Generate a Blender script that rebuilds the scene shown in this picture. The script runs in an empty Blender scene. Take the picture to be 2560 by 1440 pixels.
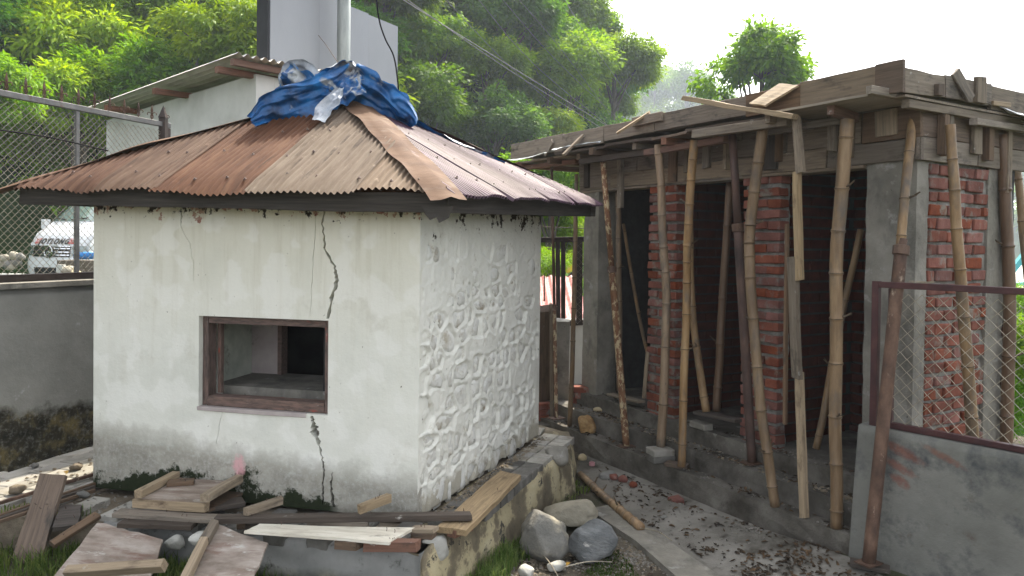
import bpy, bmesh, math, random
import numpy as np
from mathutils import Vector, Matrix, noise
random.seed(7)
RNG = np.random.default_rng(7)
scene = bpy.context.scene
COL = scene.collection
R = math.radians

# ---------------------------------------------------------------- camera
cd = bpy.data.cameras.new('camera')
cd.sensor_width = 36.0
cd.lens = 36.0 * 1862.0 / 2560.0
cd.shift_y = -(610.0 + 1862.0 * math.tan(R(1.0)) - 720.0) * -1.0 / 2560.0
cd.clip_start = 0.05
cd.clip_end = 3000
cam = bpy.data.objects.new('camera', cd)
COL.objects.link(cam)
_F = Vector((0, math.cos(R(1)), -math.sin(R(1))))
_U0 = Vector((0, math.sin(R(1)), math.cos(R(1))))
_R0 = Vector((1, 0, 0))
_R = _R0 * math.cos(R(.7)) + _U0 * math.sin(R(.7))
_U = _U0 * math.cos(R(.7)) - _R0 * math.sin(R(.7))
m = Matrix((_R, _U, -_F)).transposed().to_4x4()
m.translation = Vector((0, 0, 1.95))
cam.matrix_world = m
scene.camera = cam

# ---------------------------------------------------------------- sky, sun, exposure
SUN_AZ, SUN_EL = R(19.5), R(55.0)          # azimuth clockwise from +Y
world = bpy.data.worlds.new('World')
scene.world = world
world.use_nodes = True
wn = world.node_tree
bg = wn.nodes['Background']
sky = wn.nodes.new('ShaderNodeTexSky')
sky.sky_type = 'NISHITA'
sky.sun_disc = False
sky.sun_elevation = SUN_EL
sky.sun_rotation = SUN_AZ
sky.altitude = 900
sky.air_density = 0.6
sky.dust_density = 7.0
sky.ozone_density = 0.0
hsv = wn.nodes.new('ShaderNodeHueSaturation')          # thin white haze over the whole sky
hsv.inputs['Saturation'].default_value = 0.20
wn.links.new(sky.outputs[0], hsv.inputs['Color'])
wn.links.new(hsv.outputs[0], bg.inputs[0])
bg.inputs[1].default_value = 0.15
sd = bpy.data.lights.new('sun', 'SUN')
sd.energy = 2.0
sd.angle = R(0.6)
sd.color = (1.0, 0.89, 0.72)
sun = bpy.data.objects.new('sun', sd)
COL.objects.link(sun)
_dir = Vector((math.sin(SUN_AZ) * math.cos(SUN_EL), math.cos(SUN_AZ) * math.cos(SUN_EL), math.sin(SUN_EL)))
sun.rotation_euler = _dir.to_track_quat('Z', 'Y').to_euler()
sun.location = (3, 6, 12)
scene.view_settings.view_transform = 'Standard'
scene.view_settings.look = 'None'
scene.view_settings.gamma = 1.0
scene.view_settings.use_curve_mapping = False
scene.view_settings.exposure = 2.28
scene.cycles.max_bounces = 8
scene.cycles.diffuse_bounces = 4
scene.cycles.transparent_max_bounces = 8
scene.cycles.volume_bounces = 0
scene.cycles.use_denoising = True

# ---------------------------------------------------------------- helpers
WM = {}
GROUPKEYS = ('label', 'category', 'group', 'kind')


def finish(o, parent=None, M=None, label=None, cat=None, group=None, kind=None):
    M = (M or Matrix.Identity(4)).copy()
    COL.objects.link(o)
    WM[o.name] = M
    if parent is not None:
        o.parent = parent
        o.matrix_parent_inverse = WM[parent.name].inverted()
    o.matrix_basis = M
    if label: o['label'] = label
    if cat: o['category'] = cat
    if group: o['group'] = group
    if kind: o['kind'] = kind
    return o


def empty(name, loc, label, cat, group=None):
    o = bpy.data.objects.new(name, None)
    o.empty_display_size = .1
    return finish(o, None, Matrix.Translation(Vector(loc)), label, cat, group)


def mesh_of(name, verts, faces, mats, smooth=False, fm=None):
    me = bpy.data.meshes.new(name)
    me.from_pydata([tuple(v) for v in verts], [], faces)
    for mt in (mats if isinstance(mats, (list, tuple)) else [mats]):
        me.materials.append(mt)
    if smooth:
        me.polygons.foreach_set('use_smooth', [True] * len(me.polygons))
    if fm is not None:
        me.polygons.foreach_set('material_index', fm)
    me.update()
    return me


def obj(name, verts, faces, mats, parent=None, M=None, smooth=False, fm=None, **kw):
    return finish(bpy.data.objects.new(name, mesh_of(name, verts, faces, mats, smooth, fm)), parent, M, **kw)


def copy_thing(root, M, label=None, group=None):
    r = root.copy()
    COL.objects.link(r)
    WM[r.name] = M.copy()
    r.matrix_basis = M
    if label: r['label'] = label
    if group: r['group'] = group
    for ch in [c for c in root.children]:
        c = ch.copy(); COL.objects.link(c); c.parent = r
        for g in [k for k in ch.children]:
            d = g.copy(); COL.objects.link(d); d.parent = c
    return r


def frame(origin, x, z_hint):
    """matrix with X along x and Z as near z_hint as possible"""
    x = Vector(x).normalized(); zh = Vector(z_hint)
    y = zh.cross(x).normalized()
    z = x.cross(y)
    M = Matrix((x, y, z)).transposed().to_4x4()
    M.translation = Vector(origin)
    return M


def nz(p, s=1.0, seed=0.0):
    return noise.noise(Vector((p[0] * s + seed, p[1] * s - seed * .7, p[2] * s + seed * 1.3)))


def boxdata(lx, ly, lz, off=(0, 0, 0)):
    v = [(off[0] + sx * lx / 2, off[1] + sy * ly / 2, off[2] + sz * lz / 2) for sz in (-1, 1) for sy in (-1, 1) for sx in (-1, 1)]
    f = [(0, 2, 3, 1), (4, 5, 7, 6), (0, 1, 5, 4), (2, 6, 7, 3), (0, 4, 6, 2), (1, 3, 7, 5)]
    return v, f


class MB:
    def __init__(s): s.v = []; s.f = []; s.m = []
    def add(s, v, f, mi=0, M=None):
        b = len(s.v)
        s.v += [tuple(M @ Vector(p)) if M is not None else tuple(p) for p in v]
        s.f += [tuple(i + b for i in q) for q in f]
        s.m += [mi] * len(f)
    def box(s, c, d, mi=0, M=None):
        v, f = boxdata(*d)
        v = [(p[0] + c[0], p[1] + c[1], p[2] + c[2]) for p in v]
        s.add(v, f, mi, M)
    def tube(s, pts, rads, n=8, mi=0, cap=True):
        pts = [Vector(p) for p in pts]
        if not isinstance(rads, (list, tuple)): rads = [rads] * len(pts)
        b = len(s.v); prev = None
        for i, p in enumerate(pts):
            t = (pts[min(i + 1, len(pts) - 1)] - pts[max(i - 1, 0)])
            t = t.normalized() if t.length > 1e-9 else Vector((0, 0, 1))
            if prev is None:
                a = Vector((1, 0, 0)) if abs(t.x) < .8 else Vector((0, 1, 0))
            else: a = prev
            a = (a - t * a.dot(t)).normalized(); prev = a
            c = t.cross(a)
            for k in range(n):
                th = 2 * math.pi * k / n
                s.v.append(tuple(p + (a * math.cos(th) + c * math.sin(th)) * rads[i]))
        for i in range(len(pts) - 1):
            for k in range(n):
                k2 = (k + 1) % n
                s.f.append((b + i * n + k, b + i * n + k2, b + (i + 1) * n + k2, b + (i + 1) * n + k)); s.m.append(mi)
        if cap:
            s.f.append(tuple(b + k for k in range(n))[::-1]); s.m.append(mi)
            s.f.append(tuple(b + (len(pts) - 1) * n + k for k in range(n))); s.m.append(mi)
    def build(s, name, mats, parent=None, M=None, smooth=False, **kw):
        return obj(name, s.v, s.f, mats, parent, M, smooth, s.m, **kw)


def interp(pts, n):
    """catmull-rom through pts, n samples"""
    P = [Vector(p) for p in pts]
    if len(P) == 2:
        return [P[0].lerp(P[1], i / (n - 1)) for i in range(n)]
    P = [P[0] * 2 - P[1]] + P + [P[-1] * 2 - P[-2]]
    out = []; m_ = len(P) - 3
    for i in range(n):
        u = i / (n - 1) * m_; k = min(int(u), m_ - 1); t = u - k
        a, b, c, d = P[k:k + 4]
        out.append(.5 * ((2 * b) + (c - a) * t + (2 * a - 5 * b + 4 * c - d) * t * t + (3 * b - a - 3 * c + d) * t ** 3))
    return out


# ---------------------------------------------------------------- materials
def base_mat(name):
    mt = bpy.data.materials.new(name); mt.use_nodes = True
    nt = mt.node_tree
    return mt, nt, nt.nodes['Principled BSDF']


def N(nt, t, **kw):
    n_ = nt.nodes.new(t)
    for k, v in kw.items():
        if k.startswith('i_'):
            n_.inputs[k[2:]].default_value = v
        else: setattr(n_, k, v)
    return n_


def c4(c): return (c[0], c[1], c[2], 1.0)


def coords(nt, stretch=(1, 1, 1), rnd=True):
    tc = N(nt, 'ShaderNodeTexCoord')
    src = tc.outputs['Object']
    if rnd:
        oi = N(nt, 'ShaderNodeObjectInfo')
        mul = N(nt, 'ShaderNodeMath', operation='MULTIPLY'); mul.inputs[1].default_value = 37.0
        nt.links.new(oi.outputs['Random'], mul.inputs[0])
        ad = N(nt, 'ShaderNodeVectorMath', operation='ADD')
        nt.links.new(src, ad.inputs[0]); nt.links.new(mul.outputs[0], ad.inputs[1])
        src = ad.outputs[0]
    mp = N(nt, 'ShaderNodeMapping'); mp.inputs['Scale'].default_value = stretch
    nt.links.new(src, mp.inputs[0])
    return mp.outputs[0], tc.outputs['Object'], src


def nnoise(nt, vec, scale, detail=6, rough=.6, dist=0.0):
    n_ = N(nt, 'ShaderNodeTexNoise')
    n_.inputs['Scale'].default_value = scale; n_.inputs['Detail'].default_value = detail
    n_.inputs['Roughness'].default_value = rough; n_.inputs['Distortion'].default_value = dist
    nt.links.new(vec, n_.inputs['Vector'])
    return n_.outputs['Fac']


def ramp(nt, fac, stops):
    r = N(nt, 'ShaderNodeValToRGB')
    e = r.color_ramp.elements
    while len(e) < len(stops): e.new(.5)
    for i, (p, c) in enumerate(stops):
        e[i].position = p; e[i].color = c4(c)
    nt.links.new(fac, r.inputs[0])
    return r.outputs[0]


def mrange(nt, v, a, b, c=0.0, d=1.0):
    n_ = N(nt, 'ShaderNodeMapRange')
    for i, x in zip(('From Min', 'From Max', 'To Min', 'To Max'), (a, b, c, d)): n_.inputs[i].default_value = x
    nt.links.new(v, n_.inputs['Value'])
    return n_.outputs[0]


def mixc(nt, fac, a, b, mode='MIX'):
    n_ = N(nt, 'ShaderNodeMix', data_type='RGBA', blend_type=mode)
    if isinstance(fac, float): n_.inputs[0].default_value = fac
    else: nt.links.new(fac, n_.inputs[0])
    for i, x in ((6, a), (7, b)):
        if isinstance(x, tuple): n_.inputs[i].default_value = c4(x)
        else: nt.links.new(x, n_.inputs[i])
    return n_.outputs[2]


def mth(nt, op, a, b=None):
    n_ = N(nt, 'ShaderNodeMath', operation=op)
    for i, x in enumerate((a, b)):
        if x is None: continue
        if isinstance(x, (int, float)): n_.inputs[i].default_value = x
        else: nt.links.new(x, n_.inputs[i])
    return n_.outputs[0]


def bump(nt, bsdf, hgt, strength=.4, dist=.01):
    b = N(nt, 'ShaderNodeBump'); b.inputs['Strength'].default_value = strength; b.inputs['Distance'].default_value = dist
    nt.links.new(hgt, b.inputs['Height']); nt.links.new(b.outputs[0], bsdf.inputs['Normal'])


def pmat(name, stops, scale=5, stretch=(1, 1, 1), rough=.85, bmp=.4, bscale=40, bdist=.008, var=.15, blots=(), metal=0.0, spec=.3, rnd=True, satvar=.1, hvar=0.0, dist=0.0):
    mt, nt, b = base_mat(name)
    vec, obc, raw = coords(nt, stretch, rnd)
    col = ramp(nt, nnoise(nt, vec, scale, 8, .62, dist), stops)
    for (c, sc, lo, hi, st) in blots:
        mp = N(nt, 'ShaderNodeMapping'); mp.inputs['Scale'].default_value = st
        mp.inputs['Location'].default_value = (sc * 1.7, sc * .3, 2.1)
        nt.links.new(raw, mp.inputs[0])
        col = mixc(nt, mrange(nt, nnoise(nt, mp.outputs[0], sc, 6, .65), lo, hi), col, c)
    if var:
        oi = N(nt, 'ShaderNodeObjectInfo')
        hs = N(nt, 'ShaderNodeHueSaturation')
        wn_ = N(nt, 'ShaderNodeTexWhiteNoise', noise_dimensions='1D'); nt.links.new(oi.outputs['Random'], wn_.inputs['W'])
        nt.links.new(mrange(nt, oi.outputs['Random'], 0, 1, 1 - var, 1 + var), hs.inputs['Value'])
        nt.links.new(mrange(nt, wn_.outputs['Value'], 0, 1, 1 - satvar, 1 + satvar), hs.inputs['Saturation'])
        if hvar: nt.links.new(mrange(nt, wn_.outputs['Value'], 0, 1, .5 - hvar, .5 + hvar), hs.inputs['Hue'])
        nt.links.new(col, hs.inputs['Color']); col = hs.outputs[0]
    nt.links.new(col, b.inputs['Base Color'])
    b.inputs['Roughness'].default_value = rough; b.inputs['Metallic'].default_value = metal
    b.inputs['Specular IOR Level'].default_value = spec
    if bmp:
        bump(nt, b, nnoise(nt, vec, bscale, 5, .65), bmp, bdist)
    return mt


GR = (1.2, 22, 22)
def wood(name, c, var=.22, dark=(.05, .042, .035)):
    a = tuple(x * .62 for x in c); d = tuple(min(1, x * 1.3) for x in c)
    return pmat(name, [(.3, a), (.5, c), (.72, d)], 3.0, GR, .8, .55, 5.0, .004, var, [(dark, 5, .55, .72, (1, 2.2, 2.2)), (tuple(x * .4 for x in c), 28, .64, .71, (.5, 3, 3)), ((.36, .35, .32), 9, .66, .74, (1, 1.6, 1.6))], satvar=.2)


M_ = {}
M_['wood_grey'] = wood('weathered grey wood', (.175, .145, .112), .25)
M_['wood_brown'] = wood('brown wood', (.12, .083, .057))
M_['wood_dark'] = wood('dark wet wood', (.062, .05, .041))
M_['wood_pale'] = wood('pale sawn wood', (.265, .205, .135), .15, (.10, .07, .048))
M_['wood_red'] = wood('reddish wood', (.17, .092, .065))
M_['wood_form'] = wood('cement dusted formwork wood', (.175, .142, .108), .25, (.055, .047, .04))
M_['ply_grey'] = pmat('cement stained plywood', [(.3, (.14, .11, .085)), (.5, (.25, .205, .17)), (.7, (.36, .32, .28))], 5, (1, 3, 3), .8, .3, 30, .003, .12,
                      [((.16, .095, .072), 4, .52, .68, (1, 4, 4)), ((.42, .405, .37), 7, .60, .72, (1, 2.5, 1))])
M_['ply_white'] = pmat('cement whitened plywood', [(.3, (.45, .40, .32)), (.5, (.62, .58, .48)), (.7, (.72, .69, .60))], 5, (1, 5, 5), .8, .25, 30, .003, .1,
                       [((.12, .10, .08), 5, .60, .74, (1, 2, 1))])
M_['ply_soffit'] = pmat('soffit plywood', [(.3, (.20, .17, .13)), (.6, (.30, .26, .205))], 4, (1, 5, 5), .8, .25, 30, .003, .1)
M_['bamboo'] = pmat('bamboo cane', [(.3, (.13, .082, .044)), (.5, (.215, .142, .078)), (.7, (.30, .21, .12))], 2.2, (9, 9, 1.1), .5, .25, 12, .003, .28,
                    [((.10, .085, .07), 4, .50, .70, (2, 2, .8)), ((.09, .07, .05), 16, .66, .73, (1.5, 1.5, 1))], satvar=.2, hvar=.0, spec=.3)
M_['bamboo_dark'] = pmat('brown bamboo cane', [(.3, (.075, .042, .022)), (.5, (.125, .072, .038)), (.7, (.18, .11, .06))], 2.2, (9, 9, 1.1), .45, .25, 12, .003, .15,
                         [((.07, .05, .04), 9, .60, .72, (2, 2, .8))], spec=.4)
M_['node'] = pmat('bamboo node', [(.35, (.03, .021, .015)), (.65, (.13, .095, .06))], 30, (1, 1, 3), .7, .3, 60, .003, .1)
M_['rust'] = pmat('rusty steel', [(.3, (.045, .028, .021)), (.5, (.092, .055, .039)), (.7, (.145, .09, .062))], 14, (1, 1, .6), .8, .4, 60, .003, .15,
                  [((.30, .24, .18), 14, .62, .70, (1, 1, .5))])
M_['rust_scaly'] = pmat('flaking rusty steel', [(.3, (.09, .045, .03)), (.5, (.16, .085, .05)), (.7, (.22, .13, .08))], 14, (1, 1, .6), .8, .4, 60, .003, .1,
                        [((.42, .34, .22), 26, .50, .56, (1, 1, .6)), ((.05, .035, .03), 20, .64, .70, (1, 1, .6))])
M_['steel_dark'] = pmat('dark rusty tube', [(.3, (.035, .024, .022)), (.55, (.085, .05, .04)), (.75, (.14, .085, .06))], 9, (1, 1, .5), .6, .3, 60, .003, .1)
M_['maroon'] = pmat('maroon painted steel', [(.3, (.035, .016, .018)), (.6, (.07, .03, .03)), (.8, (.11, .06, .05))], 8, (1, 1, 1), .5, .2, 50, .003, .1)
M_['black_frame'] = pmat('dark brown painted steel', [(.3, (.02, .014, .012)), (.7, (.05, .035, .03))], 8, (1, 1, 1), .5, .2, 50, .003, .1)
M_['wire'] = pmat('galvanised wire', [(.3, (.20, .20, .18)), (.7, (.36, .36, .33))], 20, rough=.45, bmp=0, metal=.6)
M_['wire_old'] = pmat('tarnished wire', [(.3, (.22, .19, .14)), (.7, (.40, .36, .28))], 20, rough=.5, bmp=0, metal=.4)
M_['cable'] = pmat('black cable', [(.3, (.008, .008, .008)), (.7, (.018, .018, .018))], 10, rough=.9, spec=.05, bmp=0)
M_['overhead'] = pmat('aluminium conductor', [(.3, (.13, .13, .13)), (.7, (.2, .2, .2))], 10, rough=.8, bmp=0)
M_['brick'] = pmat('fired clay brick', [(.28, (.10, .035, .026)), (.5, (.18, .063, .044)), (.72, (.25, .10, .072))], 9, rough=.9, bmp=.6, bscale=55, bdist=.006, var=.22,
                   blots=[((.20, .18, .155), 8, .54, .66, (1, 1, 1)), ((.06, .03, .025), 14, .66, .74, (1, 1, 1))], satvar=.2, hvar=.004)
M_['brick_inner'] = pmat('damp inner brick', [(.3, (.035, .012, .010)), (.7, (.085, .028, .02))], 9, rough=1, bmp=0, var=.2)  # brick colour darkened to paint in the shade behind the doorways
M_['mortar_inner'] = pmat('damp inner mortar', [(.3, (.03, .03, .03)), (.7, (.06, .06, .058))], 9, rough=1, bmp=0, var=0)  # mortar darkened the same way, doorway shade in its colour
M_['mortar'] = pmat('lime cement mortar', [(.3, (.12, .115, .10)), (.5, (.215, .208, .188)), (.7, (.32, .31, .285))], 14, rough=.95, bmp=.9, bscale=70, bdist=.012, var=.05)
M_['concrete'] = pmat('grey concrete', [(.3, (.135, .127, .108)), (.5, (.215, .203, .174)), (.7, (.29, .275, .24))], 3.5, rough=.9, bmp=.7, bscale=45, bdist=.012, var=.08,
                      blots=[((.09, .087, .078), 3.2, .52, .70, (1, 1, .6)), ((.31, .305, .285), 7, .60, .70, (1, 1, 1)), ((.06, .058, .052), 30, .66, .72, (1, 1, 1))])
M_['concrete_dirty'] = pmat('soiled concrete step', [(.3, (.062, .057, .048)), (.5, (.115, .106, .092)), (.7, (.185, .175, .155))], 3.2, rough=.95, bmp=.8, bscale=38, bdist=.012, var=.05,
                            blots=[((.042, .037, .03), 2.2, .50, .66, (1, 1, 1)), ((.23, .22, .20), 7, .64, .73, (1, 1, 1))], rnd=False)
M_['passage'] = pmat('dusty concrete floor', [(.3, (.10, .094, .08)), (.5, (.175, .165, .145)), (.7, (.25, .238, .212))], 2.4, rough=.95, bmp=.6, bscale=45, bdist=.008, var=0,
                     blots=[((.055, .049, .038), 2.0, .50, .64, (1, 1, 1)), ((.05, .044, .035), 7, .58, .70, (1, 1, 1))], rnd=False)
M_['soil'] = pmat('trodden soil', [(.3, (.038, .031, .022)), (.5, (.075, .063, .045)), (.7, (.125, .108, .08))], 3, rough=.97, bmp=.9, bscale=40, bdist=.02, var=0,
                  blots=[((.045, .055, .025), 1.6, .52, .66, (1, 1, 1))], rnd=False)
M_['forest_floor'] = pmat('forest floor', [(.3, (.010, .022, .006)), (.7, (.024, .048, .012))], .4, rough=1, bmp=0, var=0, rnd=False, spec=0)
M_['paver'] = pmat('grey concrete paver', [(.3, (.20, .19, .165)), (.5, (.29, .278, .245)), (.7, (.37, .355, .318))], 6, rough=.9, bmp=.4, bscale=70, bdist=.005, var=.2,
                   blots=[((.20, .17, .125), 5, .56, .72, (1, 1, 1))], satvar=.3)
M_['paver_dark'] = pmat('damp dark paver', [(.3, (.07, .066, .058)), (.5, (.115, .11, .10)), (.7, (.17, .165, .15))], 7, rough=.85, bmp=.4, bscale=70, bdist=.005, var=.2)  # darker tone for pavers before the hut and on the near ledge
M_['dirt'] = pmat('loose dirt', [(.3, (.09, .072, .05)), (.5, (.17, .14, .10)), (.7, (.27, .225, .165))], 6, rough=1, bmp=.9, bscale=60, bdist=.012, var=.1)
M_['fascia'] = pmat('blackened timber fascia', [(.3, (.024, .021, .018)), (.6, (.052, .045, .038)), (.8, (.10, .085, .068))], 3, GR, .8, .5, 5, .004, .1)
M_['rail_grey'] = pmat('dull grey painted rail', [(.3, (.10, .10, .098)), (.6, (.17, .168, .16)), (.8, (.24, .235, .22))], 12, rough=.6, bmp=.2, var=.1, blots=[((.10, .06, .04), 10, .60, .70, (1, 1, 1))])
M_['galv'] = pmat('galvanised steel pole', [(.3, (.20, .22, .21)), (.5, (.28, .30, .288)), (.7, (.35, .37, .352))], 9, (1, 1, .25), .45, .15, 30, .003, 0, [((.20, .22, .21), 12, .58, .70, (1, 1, .2))], metal=.35)
M_['sign_grey'] = pmat('grey sheet metal', [(.35, (.215, .225, .245)), (.65, (.245, .255, .278))], 1.5, (1, 1, .3), .5, .05, 3, .01, .03, metal=.1, spec=.4)
M_['sign_black'] = pmat('black frame metal', [(.3, (.012, .013, .016)), (.7, (.025, .026, .03))], 4, rough=.5, bmp=.1, var=0)
M_['asbestos'] = pmat('pale roofing sheet', [(.3, (.42, .40, .36)), (.7, (.60, .58, .53))], 4, rough=.8, bmp=.2, var=.05)
M_['white_wall'] = pmat('whitewashed plaster', [(.3, (.44, .44, .41)), (.5, (.56, .56, .53)), (.7, (.64, .64, .61))], 2.0, rough=.9, bmp=.25, bscale=30, bdist=.006, var=0,
                        blots=[((.36, .25, .15), 3.2, .70, .80, (1, 1, .6)), ((.40, .40, .38), 5, .64, .78, (1, 1, 1))], rnd=False)
M_['stone_white'] = pmat('painted rubble stone', [(.3, (.50, .49, .44)), (.5, (.62, .62, .58)), (.7, (.70, .70, .66))], 9, rough=.9, bmp=.8, bscale=26, bdist=.012, var=.06,
                         blots=[((.34, .30, .225), 11, .52, .70, (1, 1, 1)), ((.10, .085, .07), 22, .62, .72, (1, 1, 1))])
M_['boulder'] = pmat('grey boulder', [(.3, (.10, .10, .092)), (.5, (.175, .172, .158)), (.7, (.26, .252, .225))], 3.5, rough=.9, bmp=.9, bscale=18, bdist=.02, var=.15,
                     blots=[((.32, .295, .235), 5, .56, .70, (1, 1, 1)), ((.06, .06, .056), 9, .62, .72, (1, 2, 1))])
M_['boulder_blue'] = pmat('blue grey boulder', [(.3, (.065, .07, .073)), (.5, (.13, .138, .14)), (.7, (.25, .255, .25))], 4.5, (1, 1, 2.5), .85, .9, 16, .02, .05, [((.46, .45, .42), 9, .62, .70, (1, 1, 2))])
M_['boulder_pale'] = pmat('pale boulder', [(.3, (.20, .185, .145)), (.5, (.31, .285, .225)), (.7, (.42, .395, .32))], 5, rough=.9, bmp=.8, bscale=20, bdist=.016, var=.05)
M_['lump_white'] = pmat('whitewashed lump', [(.3, (.24, .24, .215)), (.5, (.38, .378, .345)), (.7, (.48, .475, .44))], 6, rough=.95, bmp=.8, bscale=25, bdist=.012, var=.1, blots=[((.10, .10, .08), 7, .62, .74, (1, 1, 1))])
M_['ochre_rock'] = pmat('ochre rock', [(.3, (.14, .085, .04)), (.5, (.32, .20, .09)), (.7, (.48, .34, .17))], 8, rough=.95, bmp=1, bscale=22, bdist=.03, var=0)
M_['yellow_stone'] = pmat('buff stone', [(.3, (.36, .29, .17)), (.7, (.52, .44, .29))], 6, rough=.85, bmp=.4, bscale=30, var=.05)
M_['pebble'] = pmat('pebbles', [(.3, (.09, .083, .07)), (.7, (.23, .215, .19))], 30, rough=.9, bmp=0, var=0, rnd=False)
M_['dead_leaf'] = pmat('dead leaves', [(.35, (.018, .013, .010)), (.5, (.05, .034, .02)), (.68, (.14, .085, .045))], 9, rough=.85, bmp=0, var=0, rnd=False)
M_['yellow_leaf'] = pmat('yellow dead leaf', [(.3, (.34, .20, .05)), (.7, (.50, .33, .09))], 12, rough=.7, bmp=0, var=.1)
M_['van_white'] = pmat('white car paint', [(.3, (.70, .72, .73)), (.7, (.76, .77, .78))], 3, rough=.25, bmp=0, var=0, spec=.5)
M_['chrome'] = pmat('chrome', [(.3, (.55, .56, .57)), (.7, (.65, .66, .66))], 3, rough=.18, bmp=0, var=0, metal=1)
M_['black_plastic'] = pmat('black plastic', [(.3, (.012, .013, .014)), (.7, (.022, .023, .024))], 3, rough=.5, bmp=0, var=0)
M_['red_paint'] = pmat('red sticker', [(.3, (.42, .09, .08)), (.7, (.50, .13, .12))], 5, rough=.5, bmp=0, var=0)
M_['white_paint'] = pmat('white sticker', [(.3, (.75, .75, .75)), (.7, (.8, .8, .8))], 5, rough=.5, bmp=0, var=0)
M_['blue_plastic'] = pmat('blue plastic', [(.3, (.03, .16, .42)), (.7, (.04, .22, .55))], 5, rough=.4, bmp=0, var=0)
M_['pink_plastic'] = pmat('pink plastic', [(.3, (.45, .22, .24)), (.7, (.58, .32, .33))], 15, rough=.5, bmp=0, var=0)
M_['red_roof'] = pmat('faded red roof sheet', [(.3, (.24, .075, .065)), (.5, (.33, .125, .11)), (.7, (.40, .22, .20))], 3, (1, 4, 1), .55, .1, 20, .003, 0, rnd=False)
M_['teal'] = pmat('teal painted steel', [(.3, (.06, .30, .34)), (.7, (.10, .40, .44))], 3, rough=.5, bmp=0, var=0)
M_['yellow'] = pmat('yellow painted steel', [(.3, (.55, .34, .03)), (.7, (.65, .42, .05))], 3, rough=.5, bmp=0, var=0)
M_['interior'] = pmat('soiled inner plaster', [(.3, (.30, .32, .27)), (.5, (.46, .49, .42)), (.7, (.56, .58, .51))], 4, rough=.95, bmp=.4, bscale=30, var=0,
                      blots=[((.10, .10, .08), 5, .58, .72, (1, 1, 1)), ((.03, .03, .03), 16, .68, .73, (1, 1, 1))], rnd=False)
M_['interior_pink'] = pmat('dull pink inner plaster', [(.3, (.30, .26, .25)), (.7, (.46, .41, .395))], 4, rough=.95, bmp=.3, bscale=30, var=0, rnd=False,
                           blots=[((.12, .11, .10), 7, .60, .74, (1, 1, 1))])
M_['sooty'] = pmat('sooty interior', [(.3, (.02, .02, .022)), (.7, (.05, .05, .052))], 5, rough=1, bmp=0, var=0, rnd=False)  # near-black colour for the hut's room walls, ceiling and floor
M_['frame_wood'] = pmat('flaking red brown window frame', [(.3, (.055, .040, .034)), (.5, (.12, .085, .072)), (.7, (.19, .12, .10))], 5, (3, 14, 14), .85, .5, 8, .004, .12,
                        [((.24, .065, .05), 7, .62, .70, (1, 3, 3)), ((.30, .26, .23), 12, .66, .73, (1, 3, 3))])
M_['bark'] = pmat('bark', [(.3, (.05, .04, .03)), (.7, (.12, .10, .08))], 6, (3, 3, .6), .95, .5, 12, .02, .2)


def glass_mat():
    mt, nt, b = base_mat('windscreen glass')
    b.inputs['Base Color'].default_value = (.16, .22, .20, 1); b.inputs['Roughness'].default_value = .04  # lighter green-grey base stands in for reflected sky and foliage
    b.inputs['Specular IOR Level'].default_value = 1.0
    b.inputs['Coat Weight'].default_value = 1.0
    return mt
M_['glass'] = glass_mat()


def leaf_mat(name, dark, mid, light, trans=.45):
    mt, nt, b = base_mat(name)
    at = N(nt, 'ShaderNodeAttribute', attribute_name='tint')
    oi = N(nt, 'ShaderNodeObjectInfo')
    col = ramp(nt, at.outputs['Fac'], [(.0, dark), (.5, mid), (1., light)])
    hs = N(nt, 'ShaderNodeHueSaturation')
    nt.links.new(mrange(nt, oi.outputs['Random'], 0, 1, .75, 1.3), hs.inputs['Value'])
    wn_ = N(nt, 'ShaderNodeTexWhiteNoise', noise_dimensions='1D'); nt.links.new(oi.outputs['Random'], wn_.inputs['W'])
    nt.links.new(mrange(nt, wn_.outputs['Value'], 0, 1, .475, .515), hs.inputs['Hue'])
    nt.links.new(col, hs.inputs['Color'])
    b.inputs['Roughness'].default_value = .6; b.inputs['Specular IOR Level'].default_value = .12
    nt.links.new(hs.outputs[0], b.inputs['Base Color'])
    tr = N(nt, 'ShaderNodeBsdfTranslucent')
    g2 = N(nt, 'ShaderNodeHueSaturation'); g2.inputs['Saturation'].default_value = 1.1; g2.inputs['Value'].default_value = 1.7; g2.inputs['Hue'].default_value = .485
    nt.links.new(hs.outputs[0], g2.inputs['Color']); nt.links.new(g2.outputs[0], tr.inputs[0])
    mx = N(nt, 'ShaderNodeMixShader'); mx.inputs[0].default_value = trans
    nt.links.new(b.outputs[0], mx.inputs[1]); nt.links.new(tr.outputs[0], mx.inputs[2])
    nt.links.new(mx.outputs[0], nt.nodes['Material Output'].inputs[0])
    return mt
M_['leaf'] = leaf_mat('broad leaf foliage', (.045, .115, .012), (.085, .195, .018), (.15, .29, .026))
M_['leaf_bright'] = leaf_mat('fresh green foliage', (.075, .17, .008), (.14, .27, .012), (.24, .36, .016), .40)
M_['leaf_dark'] = leaf_mat('dark green foliage', (.022, .068, .014), (.045, .118, .020), (.085, .18, .028), .40)
M_['grass'] = leaf_mat('grass blades', (.03, .06, .015), (.06, .11, .025), (.15, .19, .06), .4)


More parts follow.
